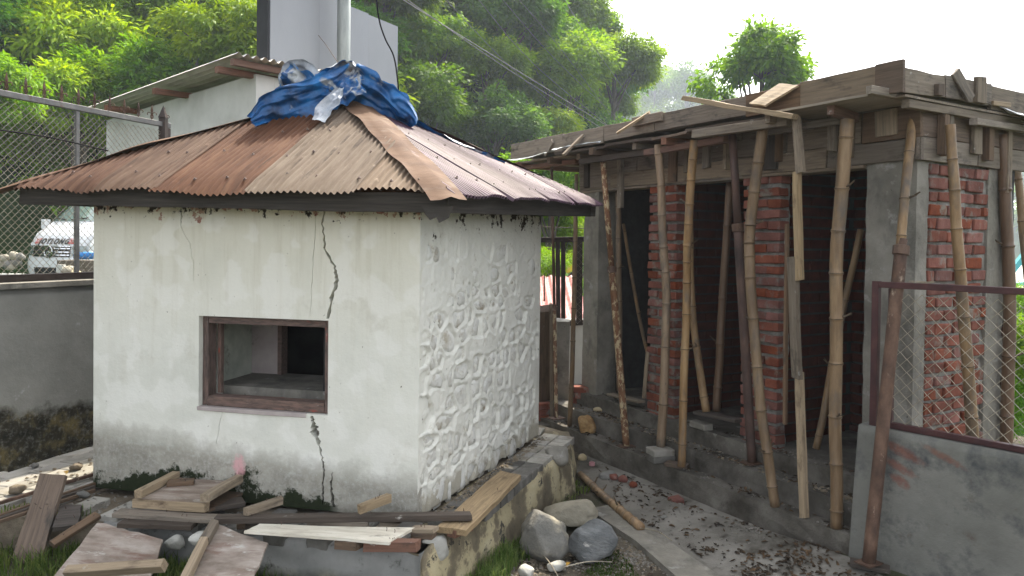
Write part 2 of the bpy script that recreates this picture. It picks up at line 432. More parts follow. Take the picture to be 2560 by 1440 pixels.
def rust_sheet(name, c1, c2, c3, rough=.75, metal=.0, streak=(.022, .013, .010), spec=.1):
    return pmat(name, [(.3, c1), (.5, c2), (.7, c3)], 3.2, (6, .8, 1), rough, .15, 40, .003, .12,
                [(streak, 4.5, .58, .74, (7, .5, 1)), (tuple(x * 1.25 for x in c3), 9, .62, .74, (2, 1, 1))], metal=metal, rnd=True, spec=spec)
M_['rust_brown'] = rust_sheet('rust brown corrugated sheet', (.045, .022, .014), (.080, .040, .025), (.115, .064, .041))
M_['rust_mid'] = rust_sheet('rusty streaked corrugated sheet', (.055, .030, .02), (.092, .055, .037), (.13, .085, .06))
M_['rust_tan'] = rust_sheet('bleached corrugated sheet', (.085, .058, .039), (.135, .098, .069), (.18, .14, .104))
M_['rust_violet'] = rust_sheet('glossy weathered corrugated sheet', (.028, .011, .018), (.064, .032, .048), (.125, .076, .115), .55, .0, (.012, .007, .009), .2)  # violet tint and dark streaks paint the slope's glare into the colour
M_['rust_cap'] = pmat('rusted ridge cap', [(.3, (.055, .027, .016)), (.5, (.092, .052, .031)), (.7, (.135, .085, .056))], 3.2, (1.2, 3, 3), .8, .3, 20, .004, .1, [((.11, .08, .06), 4, .57, .72, (.8, 3, 3)), ((.17, .14, .11), 5, .60, .73, (.6, 2, 2))], spec=.15)


def tarp_mat():
    mt, nt, b = base_mat('blue tarpaulin with grey back')
    vec, obc, raw = coords(nt, (1, 1, 1), False)
    blue = ramp(nt, nnoise(nt, vec, 7, 6), [(.3, (.003, .022, .07)), (.48, (.005, .085, .26)), (.7, (.010, .17, .46))])
    grey = ramp(nt, nnoise(nt, vec, 9, 6), [(.3, (.14, .15, .17)), (.5, (.33, .35, .37)), (.7, (.50, .52, .53))])
    geo = N(nt, 'ShaderNodeNewGeometry')
    f = mth(nt, 'MAXIMUM', mth(nt, 'MULTIPLY', geo.outputs['Backfacing'], .85), mrange(nt, nnoise(nt, vec, 5.5, 3), .57, .62))
    col = mixc(nt, f, blue, grey)
    nt.links.new(col, b.inputs['Base Color'])
    b.inputs['Roughness'].default_value = .36; b.inputs['Specular IOR Level'].default_value = .5
    bump(nt, b, nnoise(nt, vec, 24, 4, .6, .6), .5, .012)
    return mt
M_['tarp'] = tarp_mat()
M_['plastic_sheet'] = pmat('milky plastic sheet', [(.3, (.34, .37, .38)), (.7, (.58, .61, .62))], 6, rough=.3, bmp=.6, bscale=14, bdist=.01, var=0, spec=.6)


def hut_wall_mat():
    """cream whitewash: rust brown losses under the eave, damp grey band and moss at the foot (local x along wall, z up)"""
    mt, nt, b = base_mat('stained whitewashed plaster')
    vec, obc, raw = coords(nt, (1, 1, 1), False)
    sp = N(nt, 'ShaderNodeSeparateXYZ'); nt.links.new(obc, sp.inputs[0])
    x, z = sp.outputs['X'], sp.outputs['Z']
    big = nnoise(nt, vec, 2.2, 6, .6); mid = nnoise(nt, vec, 7, 8, .68); fine = nnoise(nt, vec, 38, 5, .7)
    col = ramp(nt, big, [(.3, (.60, .61, .55)), (.5, (.68, .685, .62)), (.7, (.73, .735, .675))])
    # yellowish towards the eave
    ylw = mth(nt, 'MULTIPLY', mrange(nt, z, .9, 1.75), .55)
    col = mixc(nt, ylw, col, (.62, .58, .44))
    # faint trowel patches and rain streaks
    mp = N(nt, 'ShaderNodeMapping'); mp.inputs['Scale'].default_value = (9, 9, .55); nt.links.new(vec, mp.inputs[0])
    strk = mth(nt, 'MULTIPLY', mrange(nt, nnoise(nt, mp.outputs[0], 1.6, 6, .7), .50, .72), mrange(nt, z, .5, 1.75, .05, .48))
    col = mixc(nt, strk, col, (.40, .36, .25))
    col = mixc(nt, mth(nt, 'MULTIPLY', mrange(nt, nnoise(nt, vec, 4.3, 3, .5), .52, .56), .30), col, (.80, .80, .76))
    col = mixc(nt, mth(nt, 'MULTIPLY', mrange(nt, nnoise(nt, vec, 3.1, 5, .7), .57, .68), .35), col, (.46, .44, .37))
    # specks where the paint has come off
    col = mixc(nt, mrange(nt, nnoise(nt, vec, 46, 3, .6), .70, .73), col, (.12, .10, .08))
    # scuffs
    col = mixc(nt, mth(nt, 'MULTIPLY', mrange(nt, nnoise(nt, vec, 16, 8, .75), .64, .72), .6), col, (.36, .33, .28))
    # damp band whose top edge wanders and falls to the right
    top = mth(nt, 'ADD', mrange(nt, x, .0, 2.1, .37, .20), mth(nt, 'MULTIPLY', mth(nt, 'SUBTRACT', mid, .5), .34))
    d = mth(nt, 'SUBTRACT', top, z)
    damp = mth(nt, 'MULTIPLY', mrange(nt, d, -.085, .06), mrange(nt, fine, .25, .60, .45, 1.0))
    dcol = ramp(nt, mth(nt, 'ADD', mth(nt, 'MULTIPLY', mid, .5), mth(nt, 'MULTIPLY', fine, .5)), [(.36, (.10, .095, .078)), (.5, (.215, .20, .165)), (.64, (.40, .385, .335))])
    col = mixc(nt, mth(nt, 'MULTIPLY', damp, .95), col, dcol)
    # moss
    mtop = mth(nt, 'ADD', .035, mth(nt, 'MULTIPLY', mth(nt, 'SUBTRACT', nnoise(nt, vec, 3.0, 7, .7), .44), .80))
    mo = mrange(nt, mth(nt, 'SUBTRACT', mtop, z), -.045, .045)
    mo = mrange(nt, mth(nt, 'ADD', mth(nt, 'MULTIPLY', mo, 1.1), mth(nt, 'MULTIPLY', mth(nt, 'SUBTRACT', fine, .5), 1.6)), .25, .75)
    mo = mth(nt, 'MULTIPLY', mo, mrange(nt, x, 1.62, 1.70, 1.0, .15))
    col = mixc(nt, mo, col, mixc(nt, fine, (.008, .012, .006), (.03, .04, .018)))
    # losses at the top edge
    tl = mth(nt, 'ADD', mth(nt, 'MULTIPLY', mth(nt, 'SUBTRACT', nnoise(nt, vec, 5.5, 6, .7), .56), .8), mth(nt, 'SUBTRACT', z, 1.705))
    col = mixc(nt, mrange(nt, tl, .0, .012), col, mixc(nt, mrange(nt, mid, .42, .58), (.27, .10, .075), (.46, .36, .28)))
    tl2 = mth(nt, 'ADD', mth(nt, 'MULTIPLY', mth(nt, 'SUBTRACT', nnoise(nt, vec, 14, 6, .7), .60), .7), mth(nt, 'SUBTRACT', z, 1.70))
    col = mixc(nt, mrange(nt, tl2, .0, .012), col, (.035, .028, .022))
    # a daub of pink paint
    px_ = mth(nt, 'DIVIDE', mth(nt, 'SUBTRACT', x, 1.031), .042); pz_ = mth(nt, 'DIVIDE', mth(nt, 'SUBTRACT', z, 0.217), .062)
    rr = mth(nt, 'ADD', mth(nt, 'ADD', mth(nt, 'MULTIPLY', px_, px_), mth(nt, 'MULTIPLY', pz_, pz_)), mth(nt, 'MULTIPLY', mth(nt, 'SUBTRACT', nnoise(nt, vec, 30, 5, .7), .5), 4.5))
    col = mixc(nt, mth(nt, 'MULTIPLY', mrange(nt, rr, .2, 1.4, 1.0, 0.0), .75), col, (.66, .36, .38))
    nt.links.new(col, b.inputs['Base Color'])
    b.inputs['Roughness'].default_value = .92; b.inputs['Specular IOR Level'].default_value = .2
    bump(nt, b, mth(nt, 'ADD', mth(nt, 'MULTIPLY', big, 1.2), mth(nt, 'ADD', mid, mth(nt, 'MULTIPLY', fine, .25))), .5, .012)
    return mt
M_['hut_wall'] = hut_wall_mat()


def hut_side_mat():
    mt, nt, b = base_mat('whitewashed rubble wall')
    vec, obc, raw = coords(nt, (1, 1, 1), False)
    sp = N(nt, 'ShaderNodeSeparateXYZ'); nt.links.new(obc, sp.inputs[0])
    z = sp.outputs['Z']
    big = nnoise(nt, vec, 2.5, 6, .6); mid = nnoise(nt, vec, 9, 8, .68); fine = nnoise(nt, vec, 40, 5, .7)
    col = ramp(nt, big, [(.3, (.60, .60, .54)), (.5, (.69, .69, .63)), (.7, (.74, .74, .68))])
    col = mixc(nt, mth(nt, 'MULTIPLY', mrange(nt, nnoise(nt, vec, 14, 8, .75), .57, .68), .7), col, (.33, .29, .22))
    col = mixc(nt, mth(nt, 'MULTIPLY', mrange(nt, nnoise(nt, vec, 23, 7, .75), .635, .69), .9), col, (.07, .06, .05))
    d = mth(nt, 'ADD', mth(nt, 'MULTIPLY', mth(nt, 'SUBTRACT', nnoise(nt, vec, 6, 7, .7), .46), .5), mth(nt, 'SUBTRACT', .10, z))
    col = mixc(nt, mth(nt, 'MULTIPLY', mrange(nt, d, -.02, .05), .75), col, (.30, .27, .20))
    tl = mth(nt, 'ADD', mth(nt, 'MULTIPLY', mth(nt, 'SUBTRACT', nnoise(nt, vec, 8, 6, .7), .56), 1.0), mth(nt, 'SUBTRACT', z, 1.70))
    col = mixc(nt, mrange(nt, tl, .0, .015), col, (.045, .035, .028))
    nt.links.new(col, b.inputs['Base Color'])
    b.inputs['Roughness'].default_value = .92; b.inputs['Specular IOR Level'].default_value = .2
    bump(nt, b, mth(nt, 'ADD', mid, mth(nt, 'MULTIPLY', fine, .35)), .7, .014)
    return mt
M_['hut_side'] = hut_side_mat()


def banded_mat(name, stops, band, zb, amp, scale=2.5, extra=None, daubs=()):
    """a wall whose foot is stained by splash and moss up to about zb (local z)"""
    mt, nt, b = base_mat(name)
    vec, obc, raw = coords(nt, (1, 1, 1), False)
    sp = N(nt, 'ShaderNodeSeparateXYZ'); nt.links.new(obc, sp.inputs[0])
    z = sp.outputs['Z']
    mid = nnoise(nt, vec, 6, 8, .68); fine = nnoise(nt, vec, 34, 6, .7)
    col = ramp(nt, nnoise(nt, vec, scale, 8, .62), stops)
    if extra:
        for (c, sc, lo, hi) in extra:
            col = mixc(nt, mrange(nt, nnoise(nt, vec, sc, 7, .7), lo, hi), col, c)
    for (dx, dz, rx, rz, dc) in daubs:      # smears left by a dirty brush
        a_ = mth(nt, 'DIVIDE', mth(nt, 'SUBTRACT', sp.outputs['X'], dx), rx); c_ = mth(nt, 'DIVIDE', mth(nt, 'SUBTRACT', mth(nt, 'ADD', z, mth(nt, 'MULTIPLY', mth(nt, 'SUBTRACT', sp.outputs['X'], dx), .35)), dz), rz)
        r_ = mth(nt, 'ADD', mth(nt, 'ADD', mth(nt, 'MULTIPLY', a_, a_), mth(nt, 'MULTIPLY', c_, c_)), mth(nt, 'MULTIPLY', mth(nt, 'SUBTRACT', fine, .5), 4.))
        col = mixc(nt, mth(nt, 'MULTIPLY', mrange(nt, r_, .0, 1.7, 1.0, 0.0), .6), col, dc)
    t = mth(nt, 'SUBTRACT', mth(nt, 'ADD', mth(nt, 'MULTIPLY', mth(nt, 'SUBTRACT', nnoise(nt, vec, 2.3, 7, .65), .5), amp), zb), z)
    bc = ramp(nt, mid, band)
    col = mixc(nt, mth(nt, 'MULTIPLY', mrange(nt, t, -.03, .05), mrange(nt, fine, .3, .5, .5, 1.)), col, bc)
    nt.links.new(col, b.inputs['Base Color'])
    b.inputs['Roughness'].default_value = .93; b.inputs['Specular IOR Level'].default_value = .2
    bump(nt, b, mth(nt, 'ADD', mid, mth(nt, 'MULTIPLY', fine, .3)), .6, .014)
    return mt
M_['boundary'] = banded_mat('grey rendered boundary wall', [(.3, (.18, .18, .163)), (.5, (.23, .23, .21)), (.7, (.285, .285, .26))],
                            [(.35, (.012, .012, .009)), (.5, (.035, .032, .021)), (.66, (.15, .12, .05))], .74, .62, 2.0, [((.33, .33, .315), 6, .64, .67)])
M_['plinth_side'] = banded_mat('peeling plinth render', [(.3, (.10, .085, .06)), (.47, (.17, .145, .10)), (.53, (.38, .33, .205)), (.7, (.46, .41, .28))],
                               [(.35, (.02, .022, .012)), (.55, (.08, .075, .035)), (.7, (.22, .19, .10))], .05, .30, 4.5, [((.055, .05, .042), 9, .57, .63)])
M_['plinth_front'] = banded_mat('pale plinth render', [(.3, (.165, .168, .16)), (.5, (.235, .238, .228)), (.7, (.31, .31, .295))],
                                [(.35, (.012, .016, .009)), (.5, (.03, .038, .018)), (.68, (.20, .18, .11))], .19, .16, 3.0, [((.07, .07, .06), 8, .58, .68)])
M_['grey_wall'] = banded_mat('smooth cement render', [(.3, (.12, .12, .107)), (.5, (.17, .17, .153)), (.7, (.23, .226, .203))],
                             [(.35, (.15, .14, .12)), (.7, (.24, .225, .20))], .03, .12, 1.8, [((.068, .073, .074), 3.4, .50, .66), ((.20, .19, .168), 5, .60, .72), ((.11, .095, .075), 9, .60, .74)], [(.26, .78, .10, .03, (.20, .065, .04)), (.24, .69, .09, .025, (.20, .065, .04)), (.25, .61, .05, .03, (.20, .065, .04)), (.48, .80, .10, .02, (.19, .08, .05))])

# ================================================================ terrain
def sst(a, b, x):
    t = max(0., min(1., (x - a) / (b - a))); return t * t * (3 - 2 * t)


TOE = Vector((-14., 24.)); TDIR = Vector((.73, .68)).normalized()
def hill_d(x, y):
    return (x - TOE.x) * -TDIR.y + (y - TOE.y) * TDIR.x     # >0 on the hill side


def gz(x, y):
    # yard: passage at 0, lawn to the left a little higher, mound by the grey wall
    z = .0 + .17 * sst(-.5, -1.6, x) * 1.0
    z += .09 * sst(1.5, 2.0, x) * sst(5.2, 4.4, y)
    # beyond the hut the land drops on the right, climbs to the road on the left
    far = sst(8, 14, y)
    z = z * (1 - far) + far * (-.6 + 1.5 * sst(-4, -9, x) - 1.6 * sst(2, 12, x))
    d = hill_d(x, y)
    if d > 0:
        d = min(d, 42.)
        z += (1.15 * d + 1.2 * min(d, 3.)) * sst(84, 50, y)
    # far valley side
    r = 64. * math.exp(-((y - 305) / 75.) ** 2) * (.75 + .25 * math.sin(x * .021 + .6)) * (1 - .35 * sst(20, 160, x))
    z += r * sst(90, 230, y)
    z += .35 * nz((x, y, 0), .11, 3) * sst(8, 20, y)
    z += .018 * nz((x, y, 0), 1.7, 1) * (1 - far)
    return z


def axis(segs):
    out = []
    for a, b, st in segs:
        n_ = max(1, int(round((b - a) / st)))
        out += [a + (b - a) * i / n_ for i in range(n_)]
    return out + [segs[-1][1]]
gx = axis([(-600, -120, 40), (-120, -40, 8), (-40, -6, 2), (-6, 4, .14), (4, 20, 1.5), (20, 120, 8), (120, 600, 40)])
gy = axis([(-60, 0, 10), (0, 2, .5), (2, 7.5, .14), (7.5, 40, 1.8), (40, 240, 8), (240, 800, 40)])
vv = [(x, y, gz(x, y)) for y in gy for x in gx]
W_ = len(gx)
ff = [(j * W_ + i, j * W_ + i + 1, (j + 1) * W_ + i + 1, (j + 1) * W_ + i) for j in range(len(gy) - 1) for i in range(W_ - 1)]
fmi = [0 if (gx[q[0] % W_] > -7 and gy[q[0] // W_] < 9 and gx[q[0] % W_] < 5) else 1 for q in ff]
obj('ground', vv, ff, [M_['soil'], M_['forest_floor']], smooth=True, fm=fmi, kind='structure')

# ================================================================ frames of the two buildings
PZ = .385
HA, HB, HC = Vector((-2.622, 4.668, PZ)), Vector((-.517, 4.18, PZ)), Vector((.235, 6.094, PZ))
HU = (HB - HA).normalized(); HLEN = (HB - HA).length
HV = Vector((-HU.y, HU.x, 0))
HW = (HC - HB).normalized(); WLEN = (HC - HB).length
HRN = Vector((HW.y, -HW.x, 0))
HD = HA + (HC - HB)
HH = 1.79
FRONT = Matrix((HU, HV, Vector((0, 0, 1)))).transposed().to_4x4(); FRONT.translation = HA
SIDE = Matrix((HW, -HRN, Vector((0, 0, 1)))).transposed().to_4x4(); SIDE.translation = HB
EC = Vector((2.464, 4.55, 0)); DL = Vector((-.506, .863, 0)).normalized(); INW = Vector((.863, .506, 0)).normalized()
def bl(s, t, z): return EC + DL * s + INW * t + Vector((0, 0, z))
BFR = Matrix((DL, -INW, Vector((0, 0, 1)))).transposed().to_4x4(); BFR.translation = EC     # X leftwards along the face, Y outwards
# right face: X along INW (into depth), Y outwards (= -DL)... keep right handed
BRR = Matrix((INW, DL, Vector((0, 0, 1)))).transposed().to_4x4(); BRR.translation = EC


def in_frame(F, c): return F @ Vector(c)


# ---------------------------------------------------------------- boards
def board(name, a, b, w, t, up, mat, parent=None, taper=0.0, ragged=.006, bow=0.0, **kw):
    """a plank from a to b (centre line), width w across, thickness t along up; bevelled, slightly uneven"""
    a, b = Vector(a), Vector(b)
    L = (b - a).length
    M = frame((a + b) / 2, b - a, up)
    return finish(bpy.data.objects.new(name, board_mesh(name, L, w, t, mat, taper, ragged, bow)), parent, M, **kw)


def board_mesh(name, L, w, t, mat, taper=0.0, ragged=.004, bow=0.0):
    sd_ = random.random() * 99
    n_ = max(3, min(10, int(L / .12)))
    be = min(.0025, t * .2)
    v, f = [], []
    for i in range(n_ + 1):
        u = i / n_; x = (u - .5) * L
        k = 1 - taper * u
        e = ragged if 0 < i < n_ else ragged * 1.6
        wl = w / 2 * k + e * nz((x * 4, 0, sd_)); wr = w / 2 * k + e * nz((x * 4, 3, sd_))
        th = t / 2 * (1 + .06 * nz((x * 5, 7, sd_)))
        dz = bow * (4 * u * (1 - u))
        ring = [(-wl + be, -th), (wr - be, -th), (wr, -th + be), (wr, th - be), (wr - be, th), (-wl + be, th), (-wl, th - be), (-wl, -th + be)]
        for (yy, zz) in ring:
            xx = x
            if i in (0, n_): xx += ragged * 2.6 * nz((yy * 25, zz * 9, sd_ + i))
            v.append((xx, yy, zz + dz))
    for i in range(n_):
        for k in range(8):
            k2 = (k + 1) % 8
            f.append((i * 8 + k, (i + 1) * 8 + k, (i + 1) * 8 + k2, i * 8 + k2))
    f.append(tuple(range(8))); f.append(tuple(n_ * 8 + k for k in range(8))[::-1])
    return mesh_of(name, v, f, mat)


def sheet4(name, p00, p10, p11, p01, t, mat, parent=None, n_=(8, 6), amp=.004, ragged=.006, **kw):
    """a plywood panel with four given corners (p00 -> p10 is its local x); thickness t below"""
    P = [Vector(p) for p in (p00, p10, p11, p01)]
    c = sum(P, Vector()) / 4
    nrm = (P[1] - P[0]).cross(P[3] - P[0]).normalized()
    if nrm.z < 0: nrm = -nrm
    M = frame(c, P[1] - P[0], nrm); Mi = M.inverted()
    L = [Mi @ p for p in P]
    sd_ = random.random() * 99
    v, f = [], []
    nx, ny = n_
    for lay in (0, 1):
        for j in range(ny + 1):
            for i in range(nx + 1):
                u, w = i / nx, j / ny
                p = (L[0] * (1 - u) + L[1] * u) * (1 - w) + (L[3] * (1 - u) + L[2] * u) * w
                p = p.copy()
                if i in (0, nx): p.x += ragged * nz((i, w * 9, sd_))
                if j in (0, ny): p.y += ragged * nz((u * 9, j, sd_))
                p.z += amp * nz((u * 2.5, w * 2.5, sd_)) - (t if lay else 0)
                v.append(p)
    S = (nx + 1) * (ny + 1)
    for j in range(ny):
        for i in range(nx):
            q = (j * (nx + 1) + i, j * (nx + 1) + i + 1, (j + 1) * (nx + 1) + i + 1, (j + 1) * (nx + 1) + i)
            f.append(q); f.append(tuple(k + S for k in q[::-1]))
    ring = [i for i in range(nx + 1)] + [j * (nx + 1) + nx for j in range(1, ny + 1)] + [ny * (nx + 1) + i for i in range(nx - 1, -1, -1)] + [j * (nx + 1) for j in range(ny - 1, 0, -1)]
    for k in range(len(ring)):
        a, b = ring[k], ring[(k + 1) % len(ring)]
        f.append((a, a + S, b + S, b))
    o = obj(name, v, f, mat, parent, M, **kw)
    return o


def rock_mesh(name, r, mat, seed, sub=3, flat=.35, facets=True, amp=.28):
    bm = bmesh.new()
    bmesh.ops.create_icosphere(bm, subdivisions=sub, radius=1)
    rs = random.Random(seed)
    planes = []
    for i in range(9):
        d = Vector((rs.gauss(0, 1), rs.gauss(0, 1), rs.gauss(0, 1))).normalized()
        planes.append((d, rs.uniform(.62, .92)))
    for v in bm.verts:
        p = v.co.normalized()
        q = p * (1 + amp * nz(p, 1.1, seed) + .10 * nz(p, 3.3, seed) + .05 * (1 - 2 * abs(nz(p, 6, seed))) + .025 * nz(p, 15, seed))
        if facets:
            for d, h in planes:
                k = q.dot(d)
                if k > h: q -= d * (k - h) * .8
        v.co = Vector((q.x * r[0], q.y * r[1], q.z * r[2]))
    me = bpy.data.meshes.new(name); bm.to_mesh(me); bm.free()
    me.materials.append(mat)
    me.polygons.foreach_set('use_smooth', [True] * len(me.polygons))
    return me


def rock(name, p, r, mat, seed, rot=0., parent=None, sub=3, sink=.24, tilt=(0, 0), facets=True, amp=.28, **kw):
    M = Matrix.Translation(Vector(p) + Vector((0, 0, r[2] * (1 - sink)))) @ Matrix.Rotation(rot, 4, 'Z') @ Matrix.Rotation(tilt[0], 4, 'X') @ Matrix.Rotation(tilt[1], 4, 'Y')
    return finish(bpy.data.objects.new(name, rock_mesh(name, r, mat, seed, sub, facets=facets, amp=amp)), parent, M, **kw)


def brick_mesh(L, W, H, mat, seed, rag=.004):
    bm = bmesh.new()
    bmesh.ops.create_cube(bm, size=1)
    rs = random.Random(seed)
    for v in bm.verts:
        v.co = Vector((v.co.x * L, v.co.y * W, v.co.z * H)) + Vector([rs.uniform(-rag, rag) for _ in range(3)])
    bmesh.ops.bevel(bm, geom=list(bm.edges), offset=min(.006, H * .12), segments=1, affect='EDGES')
    me = bpy.data.meshes.new('brick'); bm.to_mesh(me); bm.free(); me.materials.append(mat)
    return me


def boolean_cut(base, cutters):
    """base mesh minus cutter meshes, evaluated at once and returned as a mesh"""
    o = bpy.data.objects.new('tmp', base); COL.objects.link(o)
    tmp = []
    for c in cutters:
        q = bpy.data.objects.new('tmpc', c); COL.objects.link(q); tmp.append(q)
        md = o.modifiers.new('b', 'BOOLEAN'); md.operation = 'DIFFERENCE'; md.object = q; md.solver = 'EXACT'
    dg = bpy.context.evaluated_depsgraph_get(); dg.update()
    me = bpy.data.meshes.new_from_object(o.evaluated_get(dg))
    for q in tmp + [o]: bpy.data.objects.remove(q)
    return me


# ================================================================ the hut
hut = empty('hut', HA + (HC - HA) / 2, 'small cracked white hut with a rusty hipped roof and square window opening', 'hut')


def ribbon_prism(pts, y0, y1, mat):
    """pts: list of (x, z, halfwidth) going down; closed prism through y0..y1"""
    n_ = len(pts); v, f = [], []
    for y in (y0, y1):
        for (x, z, h) in pts: v.append((x - h, y, z))
        for (x, z, h) in pts: v.append((x + h, y, z))
    for i in range(n_ - 1):
        f.append((i, i + 1, n_ + i + 1, n_ + i))
        o = 2 * n_
        f.append((o + i, o + n_ + i, o + n_ + i + 1, o + i + 1))
        f.append((i, o + i, o + i + 1, i + 1))
        f.append((n_ + i, n_ + i + 1, o + n_ + i + 1, o + n_ + i))
    f.append((0, n_, 3 * n_, 2 * n_)); f.append((n_ - 1, 3 * n_ - 1, 4 * n_ - 1, 2 * n_ - 1))
    me = mesh_of('c', v, f, mat)
    bm = bmesh.new(); bm.from_mesh(me); bmesh.ops.recalc_face_normals(bm, faces=bm.faces); bm.to_mesh(me); bm.free()
    return me


def jag(pts, n_, amp, seed):
    """refine (x,z,h) polyline into a jagged crack"""
    rs = random.Random(seed); out = []
    for i in range(len(pts) - 1):
        for k in range(n_):
            t = k / n_; a, b = pts[i], pts[i + 1]
            j = amp if (i or k) else 0
            out.append((a[0] + (b[0] - a[0]) * t + rs.uniform(-j, j), a[1] + (b[1] - a[1]) * t, max(.0008, (a[2] + (b[2] - a[2]) * t) * rs.uniform(.55, 1.3))))
    out.append(pts[-1]); return out


WX0, WX1, WZ0, WZ1 = .752, 1.605, .557, 1.108
v, f = boxdata(HLEN, .24, HH, (HLEN / 2, .12, HH / 2))
wallm = mesh_of('front_wall', v, f, M_['hut_wall'])
wv, wf = boxdata(WX1 - WX0, 1, WZ1 - WZ0, ((WX0 + WX1) / 2, .12, (WZ0 + WZ1) / 2))
rs = random.Random(3)
cut = [mesh_of('c', wv, wf, M_['hut_wall'])]
def hcrack(px): return [(p[0], p[1], h * (1.5 if h > .002 else 1.2)) for p, h in px]
ck = [
    [((1.577,1.795), .003), ((1.562,1.667), .0035), ((1.579,1.529), .005), ((1.64,1.426), .007), ((1.658,1.345), .0075), ((1.622,1.24), .0075), ((1.6,1.119), .006)],
    [((1.503,0.547), .006), ((1.514,0.511), .010), ((1.522,0.469), .019), ((1.532,0.428), .014), ((1.55,0.382), .005), ((1.574,0.295), .004), ((1.587,0.226), .004), ((1.576,0.119), .0035), ((1.576,0.033), .0035)],
    [((1.643,0.23), .0015), ((1.626,0.171), .004), ((1.634,0.09), .006), ((1.647,0.025), .006)],
    [((0.623,1.795), .006), ((0.632,1.723), .004), ((0.618,1.65), .0016), ((0.688,1.541), .0016), ((0.716,1.42), .0014), ((0.709,1.311), .001)],
    [((1.521,1.771), .001), ((1.517,1.621), .0014), ((1.504,1.435), .0014), ((1.495,1.248), .001), ((1.488,1.12), .001)],
    [((0.916,0.534), .001), ((0.895,0.448), .0014), ((0.876,0.338), .001)],
]
for i, c in enumerate(ck):
    cut.append(ribbon_prism(jag(hcrack(c), 6, .006 if i < 4 else .003, 20 + i), -.05, .085 if i < 3 else .04, M_['mortar']))
wm = boolean_cut(wallm, cut)
finish(bpy.data.objects.new('front_wall', wm), hut, FRONT)
# wedge of broken mortar seen in the widest part of the crack
p = (1.524,0.455)
rock('mortar_lump', FRONT @ Vector((p[0] + .004, .055, p[1] - .03)), (.018, .03, .045), M_['concrete'], 5, parent=hut, sub=2)

# window frame: four timbers, recessed, plus the broken sill edge
fr = empty('window_frame', FRONT @ Vector((WX0, 0, WZ0)), None, None); fr.parent = hut; fr.matrix_parent_inverse = WM['hut'].inverted()
def fbar(x0, x1, z0, z1, y0, y1, nm='frame_timber', mat=None):
    a = FRONT @ Vector((x0, (y0 + y1) / 2, (z0 + z1) / 2)); b = FRONT @ Vector((x1, (y0 + y1) / 2, (z0 + z1) / 2))
    if abs(x1 - x0) >= abs(z1 - z0):
        board(nm, a, b, y1 - y0, z1 - z0, (0, 0, 1), mat or M_['frame_wood'], fr)
    else:
        a = FRONT @ Vector(((x0 + x1) / 2, (y0 + y1) / 2, z0)); b = FRONT @ Vector(((x0 + x1) / 2, (y0 + y1) / 2, z1))
        board(nm, a, b, y1 - y0, x1 - x0, HU, mat or M_['frame_wood'], fr)
fbar(WX0 + .003, WX0 + .04, WZ0 + .004, WZ1 - .003, .035, .12)
fbar(WX1 - .035, WX1 - .003, WZ0 + .004, WZ1 - .003, .028, .11)
fbar(WX0 + .04, WX1 - .035, WZ1 - .045, WZ1 - .003, .030, .11)
fbar(WX0 + .04, WX1 - .035, WZ0 + .004, WZ0 + .062, .026, .12)
fbar(WX0 + .043, WX0 + .066, WZ0 + .062, WZ1 - .045, .125, .16)
fbar(WX0 - .004, WX1 - .14, WZ0 - .022, WZ0 + .002, -.010, .03, 'sill_edge', M_['interior_pink'])
# the niche behind the window, the inner panel and the dark doorway
def hbox(nm, x0, x1, y0, y1, z0, z1, mat, parent=hut, F=None):
    v, f = boxdata(x1 - x0, y1 - y0, z1 - z0, ((x0 + x1) / 2, (y0 + y1) / 2, (z0 + z1) / 2))
    return obj(nm, v, f, mat, parent, F or FRONT)
hbox('niche_wall', WX0 - .14, .675, .243, .69, WZ0 - .1, WZ1 + .25, M_['interior'])
hbox('niche_floor', .678, WX1 + .25, .243, .75, WZ0 - .03, WZ0 + .085, M_['concrete'])
hbox('inner_panel', .60, .884, .692, .75, WZ0 + .087, HH - .02, M_['interior_pink'])
hbox('door_jamb', .886, .915, .67, .75, WZ0 + .087, HH - .02, M_['frame_wood'])
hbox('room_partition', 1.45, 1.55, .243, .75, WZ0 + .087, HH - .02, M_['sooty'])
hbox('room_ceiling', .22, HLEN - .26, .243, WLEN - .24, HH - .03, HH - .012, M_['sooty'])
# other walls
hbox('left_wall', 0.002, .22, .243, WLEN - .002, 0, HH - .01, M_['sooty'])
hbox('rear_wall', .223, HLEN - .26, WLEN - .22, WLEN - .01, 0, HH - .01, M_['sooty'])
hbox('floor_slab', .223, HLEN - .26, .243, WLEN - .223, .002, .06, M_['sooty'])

# right wall: rubble set in raised mortar, thinning out under a plaster skin towards the top; each stone a piece
rs = random.Random(12)
seeds = []
zz = .03; row = 0
while zz < 1.62:
    hgt = rs.uniform(.08, .165)
    x = -.05 + rs.uniform(0, .1)
    while x < WLEN + .1:
        wd = rs.choice([rs.uniform(.07, .13), rs.uniform(.13, .19), rs.uniform(.17, .27)])
        seeds.append((x + wd / 2, zz + hgt / 2 + rs.uniform(-.045, .045), wd, hgt * rs.uniform(.75, 1.3), rs.choice([.001, .003, .007, .010, .013, .017, .021]) * (1 if zz < 1.0 else (.8 if zz < 1.25 else .55))))
        x += wd
    zz += hgt
SD = np.array(seeds)
def cell(x, z):
    """nearest cell, rim distance (0 on the mortar line) and its depth"""
    q = np.sqrt(((x - SD[:, 0]) / (SD[:, 2] * .5)) ** 2 + ((z - SD[:, 1]) / (SD[:, 3] * .5)) ** 2)
    i_ = np.argpartition(q, 1)[:2]
    if q[i_[0]] > q[i_[1]]: i_ = i_[::-1]
    return int(i_[0]), float(q[i_[1]] - q[i_[0]]), float(q[i_[0]])
